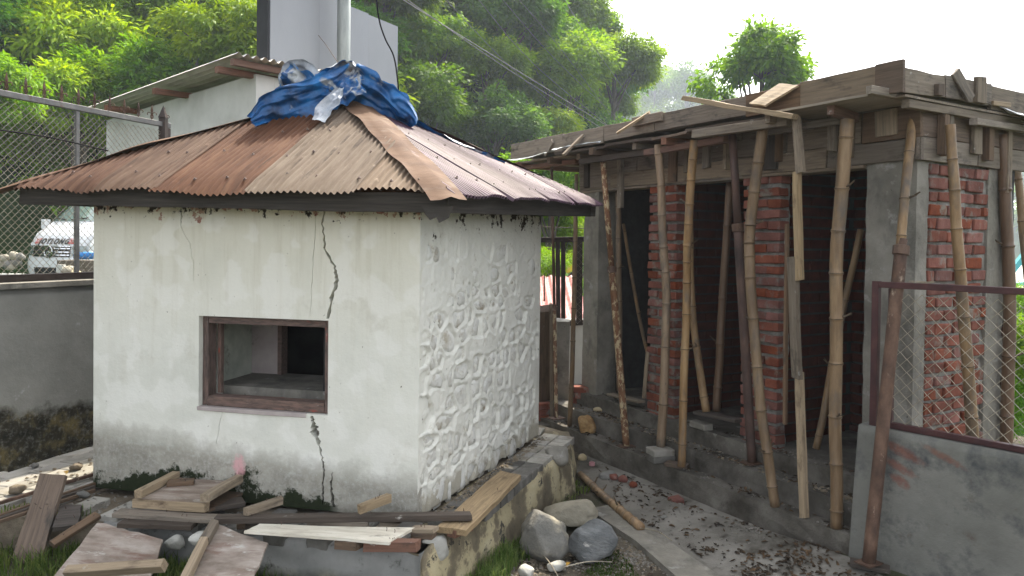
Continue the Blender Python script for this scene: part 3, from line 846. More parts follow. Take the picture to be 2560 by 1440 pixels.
def warp(x, z):
    return (x + 0.042 * nz((x, z, 0), 6, 4) + .012 * nz((x, z, 0), 22, 6), z + 0.038 * nz((x, z, 5), 6, 2) + .009 * nz((x, z, 5), 22, 3))
nxs, nzs = 220, 190
v, f = [], []
for j in range(nzs + 1):
    for i in range(nxs + 1):
        x, z = WLEN * i / nxs, HH * j / nzs
        wx, wz = warp(x, z)
        k_, e_, q_ = cell(wx, wz)
        dp = SD[k_, 4] * sst(1.66, 1.48, z)
        mw = .27 + .26 * nz((x, z, 0), 4, 11)
        h = -dp * sst(mw - .03, mw + .20, e_) + dp * .55 * sst(.75, .15, q_) + .12 * dp * math.exp(-((e_ - mw * .8) / .12) ** 2)
        h += .008 * nz((x, z, 0), 3.5, 8) + .004 * nz((x, z, 0), 13, 9) + .0028 * nz((x, z, 0), 34, 1)
        edge = min(sst(0, .03, x), sst(WLEN, WLEN - .03, x))
        v.append((x, -h * edge, z))
for j in range(nzs):
    for i in range(nxs):
        a = j * (nxs + 1) + i
        f.append((a, a + 1, a + nxs + 2, a + nxs + 1))
b0 = len(v)
v += [(0, .25, 0), (WLEN, .25, 0), (WLEN, .25, HH), (0, .25, HH)]
br_, tl_, tr_ = nxs, nzs * (nxs + 1), nzs * (nxs + 1) + nxs
f += [(b0, b0 + 3, b0 + 2, b0 + 1)]
f += [tuple([i for i in range(nxs + 1)][::-1]) + (b0, b0 + 1), tuple(tl_ + i for i in range(nxs + 1)) + (b0 + 2, b0 + 3)]
f += [tuple(j * (nxs + 1) for j in range(nzs + 1)) + (b0 + 3, b0), tuple(j * (nxs + 1) + nxs for j in range(nzs + 1))[::-1] + (b0 + 1, b0 + 2)]
me = mesh_of('side_wall', v, f, M_['hut_side'])
for k, p_ in enumerate(me.polygons): p_.use_smooth = k < nxs * nzs
sw = finish(bpy.data.objects.new('side_wall', me), hut, SIDE)
for k0, (sx, sz, swd, shg, dp) in enumerate(seeds):
    if sz > 1.50 or dp < .006 or sx < .06 or sx > WLEN - .06: continue
    dp *= sst(1.66, 1.48, sz)
    # unwarp the seed, then feel for the rim of its cell in ten directions
    cx_, cz_ = sx, sz
    for _ in range(4):
        wx, wz = warp(cx_, cz_); cx_ += sx - wx; cz_ += sz - wz
    rim = []
    for k in range(10):
        th = 2 * math.pi * k / 10; r_ = .01
        while r_ < .14:
            wx, wz = warp(cx_ + r_ * math.cos(th), cz_ + r_ * math.sin(th))
            i_, e_, q_ = cell(wx, wz)
            if i_ != k0 or e_ < .40: break
            r_ += .006
        rim.append(max(.012, r_))
    if sum(rim) / 10 < .022 or cx_ - max(rim) < .012 or cx_ + max(rim) > WLEN - .012: continue
    v, f = [(0, -.005 - dp * .35, 0)], []
    for (q, hh) in ((.40, .005 + dp * .35), (.72, .004 + dp * .15), (.98, -.010)):
        for k in range(10):
            th = 2 * math.pi * k / 10
            X_, Z_ = q * rim[k] * math.cos(th), q * rim[k] * math.sin(th)
            v.append((X_, -(hh + .011 * nz((X_ * 24, Z_ * 22, k0 * 1.7))), Z_))
    for k in range(10):
        f.append((0, 1 + (k + 1) % 10, 1 + k)[::-1])
        for q in range(2):
            f.append((1 + q * 10 + k, 1 + q * 10 + (k + 1) % 10, 11 + q * 10 + (k + 1) % 10, 11 + q * 10 + k)[::-1])
    obj('stone', v, f, M_['stone_white'], sw, SIDE @ Matrix.Translation((cx_, dp * .92 + .002, cz_)), smooth=True)

# ---- roof
EA, EB, ECC = Vector((-3.02, 4.555, 2.265)), Vector((-.36, 3.905, 2.215)), Vector((.70, 6.33, 2.30))
APEX = Vector((-1.209, 5.42, 2.99))
ED = EA + (ECC - EB); ED.z = 2.30
fas = [(EA, EB), (EB, ECC), (ECC, ED), (ED, EA)]
for i, (a, b) in enumerate(fas):
    d = (b - a).normalized(); inn = Vector((-d.y, d.x, 0)).normalized()
    off = inn * .035 - Vector((0, 0, .055))
    board('fascia', a + off - d * (.01 if i % 2 == 0 else -.035), b + off + d * (.01 if i % 2 == 0 else -.035), .105, .03, inn, M_['fascia'], hut, ragged=.006)
# soffit joists keep the roof on the walls
for (a, b) in ((HA, HB), (HB, HC), (HC, HD), (HD, HA)):
    pass


def slope(P, Q, sheets, sd0, nail=True):
    """corrugated sheets on the roof triangle P, Q, APEX; overhanging the eave a little"""
    e = (Q - P); L = e.length; e = e / L
    nrm = e.cross(APEX - P).normalized()
    if nrm.z < 0: nrm = -nrm
    up = nrm.cross(e).normalized()
    uR = (APEX - P).dot(e); H = (APEX - P).dot(up)
    F = Matrix((e, up, nrm)).transposed().to_4x4(); F.translation = P
    lam = .040
    for si, (u0, u1, mat, lift, skew, v0) in enumerate(sheets):
        n_ = int((u1 - u0) / lam * 6) + 1; nv = 10
        v, f = [], []
        sd_ = sd0 + si * 7.3
        for i in range(n_ + 1):
            u = u0 + (u1 - u0) * i / n_
            vm = H * min(max(u, .0) / uR, max(L - u, .0) / (L - uR))
            lo = -.055 + v0 + .028 * nz((u * 2.2, sd_, 0)) + .010 * nz((u * 9, sd_, 4))
            hi = max(vm - .01, lo + .01)
            for j in range(nv + 1):
                t = j / nv; w = lo + (hi - lo) * t
                h = (.0085 if sd0 < 30 else .0115) * math.sin(2 * math.pi * u / lam) + lift + .010 * nz((u * 1.6, w * 1.6, sd_))
                bend = max(0., 1 - (w - lo) / .16)
                h += bend * bend * (.030 * nz((u * 3.0, 0, sd_ + 2)) - .012)
                v.append((u + skew * w, w, h + .022))
        for i in range(n_):
            for j in range(nv):
                a = i * (nv + 1) + j
                f.append((a, a + nv + 1, a + nv + 2, a + 1))
        me = mesh_of('roof_sheet', v, f, mat, True)
        finish(bpy.data.objects.new('roof_sheet', me), hut, F)
    if nail:
        nv_, nf_ = [], []
        mb = MB()
        for k in range(7): pass
        for row in (.10, .42, .78):
            for k in range(int(L / .21)):
                u = (k + .5) * L / int(L / .21) + random.uniform(-.06, .06); w = row + random.uniform(-.05, .05)
                if w < H * min(u / uR, (L - u) / (L - uR)) - .1:
                    mb2 = MB(); mb2.tube([(0, 0, 0), (0, 0, .004), (0, 0, .006)], [.011, .010, .004], 6); mb2.tube([(0, 0, .006), (.002, 0, .012)], .004, 5)
                    mb2.build('roofing_nail', M_['steel_dark'], hut, F @ Matrix.Translation((u, w, .035)))
    return F, L, uR, H


Fr = slope(EA, EB, [(.02, .62, M_['rust_brown'], .004, 0, 0), (.58, 1.02, M_['rust_mid'], .010, 0, .012), (.98, 1.64, M_['rust_brown'], .004, .0, -.008), (1.60, 2.26, M_['rust_tan'], .013, .0, -.018), (2.24, 2.72, M_['rust_tan'], .006, 0, .02)], 11)
Rr = slope(EB, ECC, [(.0, .75, M_['rust_violet'], .004, 0, 0), (.71, 1.42, M_['rust_violet'], .010, 0, -.01), (1.38, 2.05, M_['rust_violet'], .004, 0, .01), (2.0, 2.64, M_['rust_violet'], .010, 0, -.01)], 31)
slope(ECC, ED, [(.0, 1.4, M_['rust_brown'], .004, 0, 0), (1.36, 2.74, M_['rust_brown'], .010, 0, 0)], 51, False)
slope(ED, EA, [(.0, 1.4, M_['rust_brown'], .004, 0, 0), (1.36, 2.64, M_['rust_brown'], .010, 0, 0)], 71, False)


def ridge_cap(P, nl, nr, wl, wr, sd_, ext=.10, lift=.045):
    """bent strip over a hip from corner P to the apex; nl/nr point down the two slopes from the ridge"""
    a = P + (P - APEX).normalized() * ext; b = APEX + (APEX - P).normalized() * .02
    n_ = 26; v, f = [], []
    for i in range(n_ + 1):
        t = i / n_
        c = a.lerp(b, t) + Vector((0, 0, lift + .020 * nz((t * 4, sd_, 0)) + .012 * math.sin(t * 3.1) - .03 * (1 - t) ** 4))
        for k, (d, w) in enumerate(((nl, wl), (nl, wl * .5), (nl, 0), (nr, wr * .5), (nr, wr))):
            q = c + d * (w * (1 + .16 * nz((t * 6, k, sd_))))
            q.z += .012 * nz((t * 7, k * 1.3, sd_ + 3)) + (.012 if k in (0, 4) else 0)
            v.append(q - P)
    for i in range(n_):
        for k in range(4):
            f.append((i * 5 + k, i * 5 + k + 1, (i + 1) * 5 + k + 1, (i + 1) * 5 + k))
    # give the strip thickness
    me = mesh_of('ridge_cap', v, f, M_['rust_cap'], True)
    finish(bpy.data.objects.new('ridge_cap', me), hut, Matrix.Translation(P))


def downslope(P, Q, hip):
    """unit vector lying in slope P,Q,APEX, square to the hip, pointing away from the hip corner side"""
    nrm = (Q - P).cross(APEX - P).normalized()
    h = (APEX - hip).normalized()
    d = nrm.cross(h).normalized()
    other = Q if (hip - P).length < 1e-6 else P
    if d.dot(other - hip) < 0: d = -d
    return d
ridge_cap(EB, downslope(EA, EB, EB), downslope(EB, ECC, EB), .115, .10, 1.)
ridge_cap(EA, downslope(ED, EA, EA), downslope(EA, EB, EA), .10, .055, 2., ext=.12)
ridge_cap(ECC, downslope(EB, ECC, ECC), downslope(ECC, ED, ECC), .08, .08, 3., ext=.03)
ridge_cap(ED, downslope(ECC, ED, ED), downslope(ED, EA, ED), .08, .08, 4.)
# torn black flap of felt hanging from the corner of the fascia
fl = [(0, 0, 0), (.17, .0, 0), (.15, -.01, -.06), (.10, -.015, -.085), (.085, -.01, -.055), (.05, -.012, -.07), (.01, 0, -.03)]
obj('torn_flap', [Vector(p) for p in fl] + [Vector((p[0], p[1] + .006, p[2])) for p in fl], [tuple(range(7))[::-1], tuple(range(7, 14))] + [(i, (i + 1) % 7, 7 + (i + 1) % 7, 7 + i) for i in range(7)], M_['fascia'], hut,
    frame(EB + Vector((-.115, -.01, -.075)), HU, (0, 0, 1)))

# ================================================================ tarpaulin over the apex
def cloth(mb, path, widths, side, n1=72, n2=34, amp=.03, k=2.2, seed=0., nrm=(0, -.5, .9), crumple=.02, back=False):
    P = interp(path, n1); Wd = [x[0] for x in interp([(w, 0, 0) for w in widths], n1)]
    S = interp(side, n1) if isinstance(side, list) else [Vector(side)] * n1
    nr = Vector(nrm).normalized()
    v, f = [], []
    for i in range(n1):
        t_ = (P[min(i + 1, n1 - 1)] - P[max(i - 1, 0)]).normalized()
        s = (S[i] - t_ * S[i].dot(t_)).normalized()
        q = s.cross(t_)
        if q.dot(nr) < 0: q = -q
        for j in range(n2):
            c = j / (n2 - 1) - .5
            u = i / n1
            warp = .35 * nz((u * 2.2, c * 1.5, seed), 1.6)
            # long folds that run roughly with the path, sharp crests, uneven spacing
            q1 = 1 - 2.4 * abs(nz((u * 1.1 + warp, c * k * 1.5 + warp * 2, seed), 1.0))
            q2 = 1 - 2.4 * abs(nz((u * 2.6 - warp, c * k * 3.1, seed + 9), 1.0))
            h = amp * (1.3 * (q1 - .35) + .7 * (q2 - .35)) * (.7 + .5 * nz((u * 3, c * 2, seed + 4)))
            p = P[i] + s * (c * Wd[i] * (1 + .30 * nz((u * 5, j * .1, seed + 7))))
            p += q * h
            r1 = nz(p, 8, seed + 1); r2 = nz(p, 17, seed + 2)
            p += q * (crumple * (1 - 2.2 * abs(r1)) + crumple * .45 * (1 - 2.2 * abs(r2))) + s * (crumple * .9 * nz(p, 8, seed + 3)) + t_ * (crumple * .6 * nz(p, 8, seed + 5))
            v.append(p)
    for i in range(n1 - 1):
        for j in range(n2 - 1):
            a = i * n2 + j
            f.append((a, a + 1, a + n2 + 1, a + n2))
    q0 = Vector()
    for a in f[::7]: q0 += (v[a[1]] - v[a[0]]).cross(v[a[3]] - v[a[0]])
    if (q0.dot(Vector((0, 0, 1.95)) - P[n1 // 2]) < 0) != back: f = [t[::-1] for t in f]
    mb.add(v, f)


KN = Vector((-1.16, 5.30, 3.18))
mb = MB()
# left body over the left slope, down to its tail
cloth(mb, [(-1.138,5.25,3.073), (-1.329,5.12,2.961), (-1.535,5.08,2.877), (-1.688,5.05,2.821), (-1.758,4.98,2.747)], [.26, .26, .24, .19, .10], (0.15, .25, -1), seed=1., amp=.046, k=1.5, crumple=.012)
# lobe standing up on the left
cloth(mb, [(-1.305,5.36,3.047), (-1.444,5.34,3.115), (-1.558,5.3,3.139), (-1.61,5.25,3.065), (-1.605,5.18,2.945), (-1.558,5.1,2.87)], [.12, .17, .20, .20, .18, .12], (.1, .75, -.55), back=True, seed=2.3, amp=.04, k=1.2, crumple=.011)
cloth(mb, [(-1.606,5.2,3.099), (-1.497,5.18,3.029), (-1.364,5.15,2.975), (-1.187,5.1,2.918)], [.22, .26, .20, .12], (.35, .1, -1), seed=6.3, amp=.04, k=1.2, crumple=.011)
# knot
cloth(mb, [(-1.349,5.25,3.043), (-1.253,5.26,3.111), (-1.189,5.3,3.154), (-1.117,5.28,3.1), (-1.062,5.22,3.021)], [.16, .20, .22, .20, .16], (.1, .9, -.5), seed=3.1, amp=.042, k=1.3, crumple=.011)
cloth(mb, [(-1.175,5.26,3.134), (-1.169,5.16,3.067), (-1.138,5.1,2.968), (-1.1,5.08,2.91)], [.10, .20, .26, .24], (1, .2, 0), seed=4.7, amp=.042, k=1.3, nrm=(0, -1, .2), crumple=.011)
# right body lying down the right slope
cloth(mb, [(-1.132,5.22,3.067), (-1.002,5.2,2.989), (-0.876,5.2,2.908), (-0.761,5.22,2.824), (-0.714,5.25,2.762)], [.24, .28, .28, .22, .10], (-.3, .35, -1), seed=5.5, amp=.046, k=1.6, crumple=.012)
cloth(mb, [(-1.082,5.46,3.111), (-0.948,5.45,3.023), (-0.83,5.45,2.955), (-0.778,5.42,2.863)], [.12, .20, .22, .16], (-.3, .5, -.8), seed=8.5, amp=.025, k=1.6, crumple=.009)
# thin tail along the back hip
cloth(mb, [(-0.822,5.4,2.859), (-0.657,5.48,2.778), (-0.46,5.6,2.7), (-0.254,5.7,2.625), (-0.065,5.8,2.577)], [.12, .10, .08, .06, .03], (-.2, .9, -.6), seed=9.1, amp=.015, k=1.5, crumple=.012)
# grey flap hanging on the front
cloth(mb, [(-1.168,5.04,2.982), (-1.196,5,2.912), (-1.244,4.95,2.822), (-1.278,4.88,2.731)], [.06, .10, .13, .10], (1, .15, .4), seed=10.3, back=True, amp=.018, k=1.3, nrm=(0, -1, .5), crumple=.007)
tp = mb.build('tarpaulin', M_['tarp'], None, None, True, label='crumpled blue and silver tarpaulin tied over the peak of the rusty roof', cat='tarpaulin')

# ================================================================ plinth round the hut
PA, PB, PC, PE = Vector((-2.30, 4.18)), Vector((-.45, 3.79)), Vector((.47, 5.80)), Vector((.52, 6.35))
ring = [PA, PB, PC, PE, Vector((.30, 6.6)), Vector((-1.0, 6.9)), Vector((-2.7, 7.4)), Vector((-3.8, 7.2)), Vector((-3.55, 4.95)), Vector((-3.4, 4.28))]
pl = empty('plinth', (-1.2, 5.2, .0), 'raised masonry plinth with peeling render carrying the white hut', 'plinth')


def side_face(a, b, z0, z1, mat, parent, nm, amp=.02, out=None, sub=.04, batter=.06, seed=0):
    """a rendered retaining face from a to b, uneven, local x along it and z up"""
    a, b = Vector((a[0], a[1], 0)), Vector((b[0], b[1], 0))
    L = (b - a).length; d = (b - a) / L; inn = Vector((-d.y, d.x, 0))
    F = Matrix((d, inn, Vector((0, 0, 1)))).transposed().to_4x4(); F.translation = a
    nx, nz_ = max(2, int(L / sub)), max(2, int((z1 - z0) / sub))
    v, f = [], []
    for j in range(nz_ + 1):
        for i in range(nx + 1):
            x, z = L * i / nx, z0 + (z1 - z0) * j / nz_
            y = amp * (nz((x, z, seed), 2.6) + .5 * nz((x, z, seed), 8)) - batter * (1 - j / nz_)
            if j == nz_: y += .012 + .012 * nz((x, 0, seed), 9)
            v.append((x, y, z))
    for j in range(nz_):
        for i in range(nx):
            q = j * (nx + 1) + i
            f.append((q, q + 1, q + nx + 2, q + nx + 1))
    b0 = len(v)
    v += [(0, .3, z0), (L, .3, z0), (L, .3, z1), (0, .3, z1)]
    t0 = nz_ * (nx + 1)
    f += [tuple(t0 + i for i in range(nx + 1)) + (b0 + 2, b0 + 3), (b0 + 1, b0, b0 + 3, b0 + 2),
          tuple(j * (nx + 1) for j in range(nz_ + 1)) [::-1] + (b0, b0 + 3)[::1], tuple(j * (nx + 1) + nx for j in range(nz_ + 1)) + (b0 + 2, b0 + 1)]
    o = obj(nm, v, f, mat, parent, F)
    for k, p_ in enumerate(o.data.polygons): p_.use_smooth = k < nx * nz_
    return o
side_face(PA, PB, -.1, PZ - .035, M_['plinth_front'], pl, 'front_face', .022, seed=1)
side_face(PB, PC, -.1, PZ - .035, M_['plinth_side'], pl, 'side_face', .026, seed=2)
side_face(PC, PE, -.1, PZ - .035, M_['plinth_side'], pl, 'end_face', .03, seed=3)
top = [(p.x, p.y) for p in ring]
v = [(x, y, PZ - .04) for x, y in top] + [(x, y, -.1) for x, y in top]
n_ = len(top)
f = [tuple(range(n_))] + [(i, n_ + i, n_ + (i + 1) % n_, (i + 1) % n_) for i in range(n_)]
ins = []
cx, cy = -1.4, 5.6
v = [(cx + (x - cx) * .985, cy + (y - cy) * .985, z) for x, y, z in v]
obj('bed', v, f, M_['dirt'], pl)

# pavers laid on the plinth: a running bond parallel to the side wall
def inside(p, poly):
    c = False; j = len(poly) - 1
    for i in range(len(poly)):
        a, b = poly[i], poly[j]
        if (a[1] > p[1]) != (b[1] > p[1]) and p[0] < (b[0] - a[0]) * (p[1] - a[1]) / (b[1] - a[1]) + a[0]: c = not c
        j = i
    return c
pm = [brick_mesh(.252, .122, .06, M_['paver'], 40 + i, .0025) for i in range(5)]
pmd = [brick_mesh(.252, .122, .06, M_['paver_dark'], 60 + i, .0025) for i in range(5)]
hp = [(HA.x - .01, HA.y - .01), (HB.x, HB.y), (HC.x, HC.y), (HD.x, HD.y)]
pav = empty('paving', (-3.0, 5.2, PZ - .04), None, None); pav['kind'] = 'structure'
LW0, LW1 = Vector((-3.433, 4.993)), Vector((-3.05, 6.0))
pd = Vector((.23, .973)).normalized(); pq = Vector((pd.y, -pd.x))
cnt = 0
for r_ in range(-14, 26):
    for k in range(-10, 24):
        c = Vector((-2.85, 4.6)) + pq * (r_ * .13) + pd * ((k + .5 * (r_ % 2)) * .26)
        if not inside(c, top) : continue
        ends = [c + pd * .12, c - pd * .12, c + pq * .055, c - pq * .055]
        if any(inside(e, hp) for e in ends): continue
        if not all(inside(e, top) for e in ends): continue
        leftside = c.x < -2.45 or (c.x < -2.2 and c.y < 4.6)
        vis = leftside and c.y < 6.6 or c.y < 4.75 or (c.x > -.6)
        if not vis or (c.x < -.9 and c.y > 6.6): continue
        lim = LW0 + (LW1 - LW0) * ((c.y - LW0.y) / (LW1.y - LW0.y))
        if c.x < lim.x + .02: continue
        front = not leftside
        if front and c.x > -.62 and (Vector((c.x, c.y, 0)) - HB).dot(HRN) > -.0 and (Vector((c.x, c.y, 0)) - HB).dot(HW) > -.05: continue
        me = random.choice(pmd if (front and c.x > -2.2 and c.y < 5) or (c.x > -.4 and c.y < 5.2) else pm)
        M = Matrix.Translation((c.x, c.y, PZ - .036 + .002 * random.uniform(-1, 1) * (2 if front else 1) + (0 if not front else -.002))) @ Matrix.Rotation(math.atan2(pd.y, pd.x) + random.uniform(-.012, .012) * (3 if front else 1), 4, 'Z') @ Matrix.Rotation(random.uniform(-.012, .012), 4, 'X')
        finish(bpy.data.objects.new('paver', me), pl if front else pav, M); cnt += 1
for k in range(18):
    for q in range(2):
        s_ = .10 + k * .117
        if q and s_ > 1.7: pass
        c = HB + HW * (s_ + random.uniform(-.004, .004)) + HRN * (.085 + q * .135 + .02 * (1 - k / 18))
        if not inside((c.x, c.y), top): continue
        me = random.choice(pmd if k < 11 else pm)
        M = Matrix.Translation((c.x, c.y, PZ - .034 + random.uniform(-.004, .004))) @ Matrix.Rotation(math.atan2(HRN.y, HRN.x) + random.uniform(-.03, .03), 4, 'Z') @ Matrix.Rotation(random.uniform(-.02, .02), 4, 'X') @ Matrix.Diagonal((.51, .88, 1, 1))
        finish(bpy.data.objects.new('paver', me), pl, M); cnt += 1
# broken render and lumps along the plinth edge
for i, (p, r, rot, sd_) in enumerate([
        ((-0.398,3.976,0.3), (.085, .06, .075), .5, 3), ((-0.548,3.885,0.3), (.085, .05, .06), .1, 4),
        ((-1.794,3.99,0.316), (.055, .045, .045), .2, 6), ((-1.66,3.98,0.348), (.055, .04, .035), .9, 7),
        ((0.366,5.6,0.353), (.10, .09, .075), .3, 10)]):
    rock('render_lump', (p[0], p[1], p[2] - r[2] * .75), r, M_['lump_white'] if i < 4 else M_['concrete'], sd_, rot, pl, sub=3, sink=.2)

# ================================================================ boundary wall and chain link gate on the left
bw = empty('boundary_wall', (-3.43, 5.0, PZ), 'grey rendered boundary wall with mossy foot left of the white hut', 'wall')
o = side_face((-3.95, 3.62), (-2.55, 7.31), PZ - .3, 1.60, M_['boundary'], bw, 'rendered_face', .006, batter=.03, sub=.06, seed=9)
o['label'] = None; del o['label']


def bar(nm, a, b, w, t, up, mat, parent, **kw):
    return board(nm, a, b, w, t, up, mat, parent, ragged=.0006, **kw)
a, b = Vector((-3.95, 3.62, 1.60)), Vector((-2.55, 7.31, 1.60))
wd = (b - a).normalized(); wi = Vector((-wd.y, wd.x, 0))
bar('coping', a + wi * .13 + Vector((0, 0, .022)), b + wi * .13 + Vector((0, 0, .022)), .30, .04, (0, 0, 1), M_['concrete'], bw)


def chain_link(origin, udir, L, H, d, r, mat, parent, nm='chain_link', V=Vector((0, 0, 1)), shear=0.):
    mb = MB(); p_ = d * .5; n_ = int(L / p_); m_ = int(H / p_)
    dep = Vector((udir.y, -udir.x, 0)) * r
    for i in range(n_ + 1):
        pts = []
        for j in range(m_ + 1):
            u = i * p_ + (p_ if (j + i) % 2 else 0.)      # neighbours hook into each other: diamonds
            if u > L: u = L
            pts.append(origin + udir * u + V * (j * p_) + Vector((0, 0, shear * u)) + dep * (1 if (i + j) % 2 else -1))
        mb.tube([p - origin for p in pts], r, 3, cap=False)
    return mb.build(nm, mat, parent, Matrix.Translation(origin))


gate = empty('chain_link_gate', a + wi * .13 + Vector((0, 0, .05)), 'tall chain link fence panel topped with rusty spear finials on the boundary wall', 'fence')
ga, gb = a + wd * .25 + wi * .12, a + wd * 3.02 + wi * .12
zt, zb_ = 2.94, 1.67
Z = Vector((0, 0, 1))
bar('top_rail', ga.xy.to_3d() + Z * zt, gb.xy.to_3d() + Z * zt, .04, .042, (0, 0, 1), M_['rail_grey'], gate)
bar('bottom_rail', ga.xy.to_3d() + Z * zb_, gb.xy.to_3d() + Z * zb_, .05, .05, (0, 0, 1), M_['black_frame'], gate)
for s_, mt_, w_ in ((.55, 'rail_grey', .03), (2.13, 'rail_grey', .03), (3.0, 'black_frame', .04)):
    q = a + wd * s_ + wi * .12
    bar('upright', q.xy.to_3d() + Z * (zb_ + .025), q.xy.to_3d() + Z * (zt - .026), w_, w_, wd, M_[mt_], gate)
chain_link(ga.xy.to_3d() + Z * (zb_ + .025), wd, 2.75, zt - zb_ - .05, .052, .0027, M_['wire_old'], gate)


FX = Vector((.93, .37, 0))
def finial(p, parent):
    mb = MB()
    mb.tube([(0, 0, 0), (0, 0, .05), (0, 0, .075), (0, 0, .085), (0, 0, .13)], [.006, .006, .012, .010, .001], 6)
    for sg in (-1, 1):
        pts = []
        for k in range(9):
            th = -.4 + k * .55
            rr_ = .020 * (1 - k * .07)
            pts.append(FX * (sg * (.024 + rr_ * -math.cos(th))) + Z * (.045 + rr_ * math.sin(th)))
        mb.tube(pts, .0038, 5)
        mb.tube([Vector((0, 0, .004)), FX * sg * .012 + Z * .02, FX * sg * .006 + Z * .045], .0036, 5)
    mb.build('spear_finial', M_['rust'], parent, Matrix.Translation(p))
for k in range(20):
    q = a + wd * (.35 + k * .138) + wi * .12
    finial(q.xy.to_3d() + Z * (zt + .024), gate)
gp = empty('gate_post', (-3.011,6.42,2.842), 'dark square gate post with pointed cap behind the rusty roof', 'post')
q = Vector((-3.011,6.42,2.842))
v, f = boxdata(.055, .055, 2.0, (0, 0, -.85))
obj('post_shaft', v, f, M_['black_frame'], gp, Matrix.Translation(q))
v = [(-.032, -.032, .153), (.032, -.032, .153), (.032, .032, .153), (-.032, .032, .153), (0, 0, .265)]
obj('post_cap', v, [(0, 1, 4), (1, 2, 4), (2, 3, 4), (3, 0, 4), (3, 2, 1, 0)], M_['black_frame'], gp, Matrix.Translation(q))

# ================================================================ building under construction
bd = empty('brick_building', bl(1.7, .5, .52), 'unfinished brick and concrete toilet block standing behind bamboo props', 'building')
FZ, BZ = .52, 2.495


def bbox(nm, s0, s1, t0, t1, z0, z1, mat, parent, rough=.006, sub=.05, seed=0):
    """block in the building frame with slightly uneven cast faces"""
    o_ = bl((s0 + s1) / 2, (t0 + t1) / 2, z0)
    F = Matrix((DL, -INW, Vector((0, 0, 1)))).transposed().to_4x4(); F.translation = o_
    F = Matrix((INW, DL, Vector((0, 0, 1)))).transposed().to_4x4(); F.translation = o_
    bm = bmesh.new(); bmesh.ops.create_cube(bm, size=1)
    lx, ly, lz = t1 - t0, s1 - s0, z1 - z0
    for v in bm.verts: v.co = Vector((v.co.x * lx, v.co.y * ly, (v.co.z + .5) * lz))
    cuts = [min(40, int(x / sub)) for x in (lx, ly, lz)]
    for ax in range(3):
        es = [e for e in bm.edges if abs((e.verts[0].co - e.verts[1].co)[ax]) > 1e-4 and all(abs((e.verts[0].co - e.verts[1].co)[k]) < 1e-4 for k in range(3) if k != ax)]
        if cuts[ax] > 0: bmesh.ops.subdivide_edges(bm, edges=es, cuts=cuts[ax], use_grid_fill=True)
    bm.normal_update()
    for v in bm.verts:
        p = v.co
        v.co = p + v.normal * rough * (nz(p, 7, seed) + .7 * nz(p, 19, seed + 3))
    me = bpy.data.meshes.new(nm); bm.to_mesh(me); bm.free(); me.materials.append(mat)
    return finish(bpy.data.objects.new(nm, me), parent, F)


bbox('column', 3.20, 3.44, .0, .24, .36, BZ, M_['concrete'], bd, .006, seed=1)
bbox('column', -.0, .335, .0, .12, .36, BZ, M_['concrete'], bd, .006, seed=2)
bbox('column', -.004, .12, .80, 1.02, .36, BZ, M_['concrete'], bd, .008, seed=3)
bricks = [brick_mesh(.225, .108, .062, M_['brick'], 80 + i, .005) for i in range(8)]
heads = [brick_mesh(.115, .108, .062, M_['brick'], 90 + i, .005) for i in range(6)]


def put_brick(me, s, t, z, along, parent, jit=.004):
    """along: 's' if the brick's length runs along the face, 't' if it runs into the depth"""
    ax = DL if along == 's' else INW
    ay = -INW if along == 's' else DL
    F = Matrix((ax, ay, Vector((0, 0, 1)))).transposed().to_4x4()
    F.translation = bl(s, t, z) + Vector([random.uniform(-jit, jit) for _ in range(3)])
    F = F @ Matrix.Rotation(random.uniform(-.02, .02), 4, 'Z')
    finish(bpy.data.objects.new('brick', me), parent, F)


def pillar(s0, s1, seed):
    core = bbox('brick_pillar', s0 + .012, s1 - .012, .018, .118, FZ - .16, BZ, M_['mortar'], bd, .017, .02, seed)
    n_ = 25; W = s1 - s0
    for r_ in range(n_):
        z = FZ - .11 + r_ * .0835 + .03 + random.uniform(-.004, .004)
        if z > BZ - .02: break
        w1 = .225 if r_ % 2 else .110
        k = W - .012
        for (c, w) in ((s0 + w1 / 2, w1), (s0 + w1 + .014 + (W - w1 - .014) / 2, W - w1 - .014)):
            me = random.choice(bricks if w > .16 else heads)
            put_brick(me, c, .050 + random.uniform(-.006, .004), z, 's', core)
pillar(2.10, 2.455, 21)
pillar(1.02, 1.355, 22)
# right face: brick panel between the two columns
core = bbox('brick_panel', .016, .105, .122, .80, FZ - .2, BZ, M_['mortar'], bd, .017, .022, 31)
for r_ in range(26):
    z = FZ - .15 + r_ * .083
    if z > BZ - .02: break
    x = .125 - (.11 if r_ % 2 else 0) + random.uniform(-.01, .01)
    while x < .79:
        w = .196
        x0, x1 = max(x, .125), min(x + w, .797)
        if x1 - x0 > .05 and random.random() > .03:
            me = random.choice(bricks)
            F = Matrix((INW, DL, Vector((0, 0, 1)))).transposed().to_4x4()
            F.translation = bl(.044 + random.uniform(-.007, .005), (x0 + x1) / 2, z + random.uniform(-.004, .004))
            F = F @ Matrix.Rotation(random.uniform(-.03, .03), 4, 'X') @ Matrix.Diagonal((max(.2, (x1 - x0 - .012) / .225), .9, random.uniform(.95, 1.12), 1))
            finish(bpy.data.objects.new('brick', me), core, F)
        x += w + .012
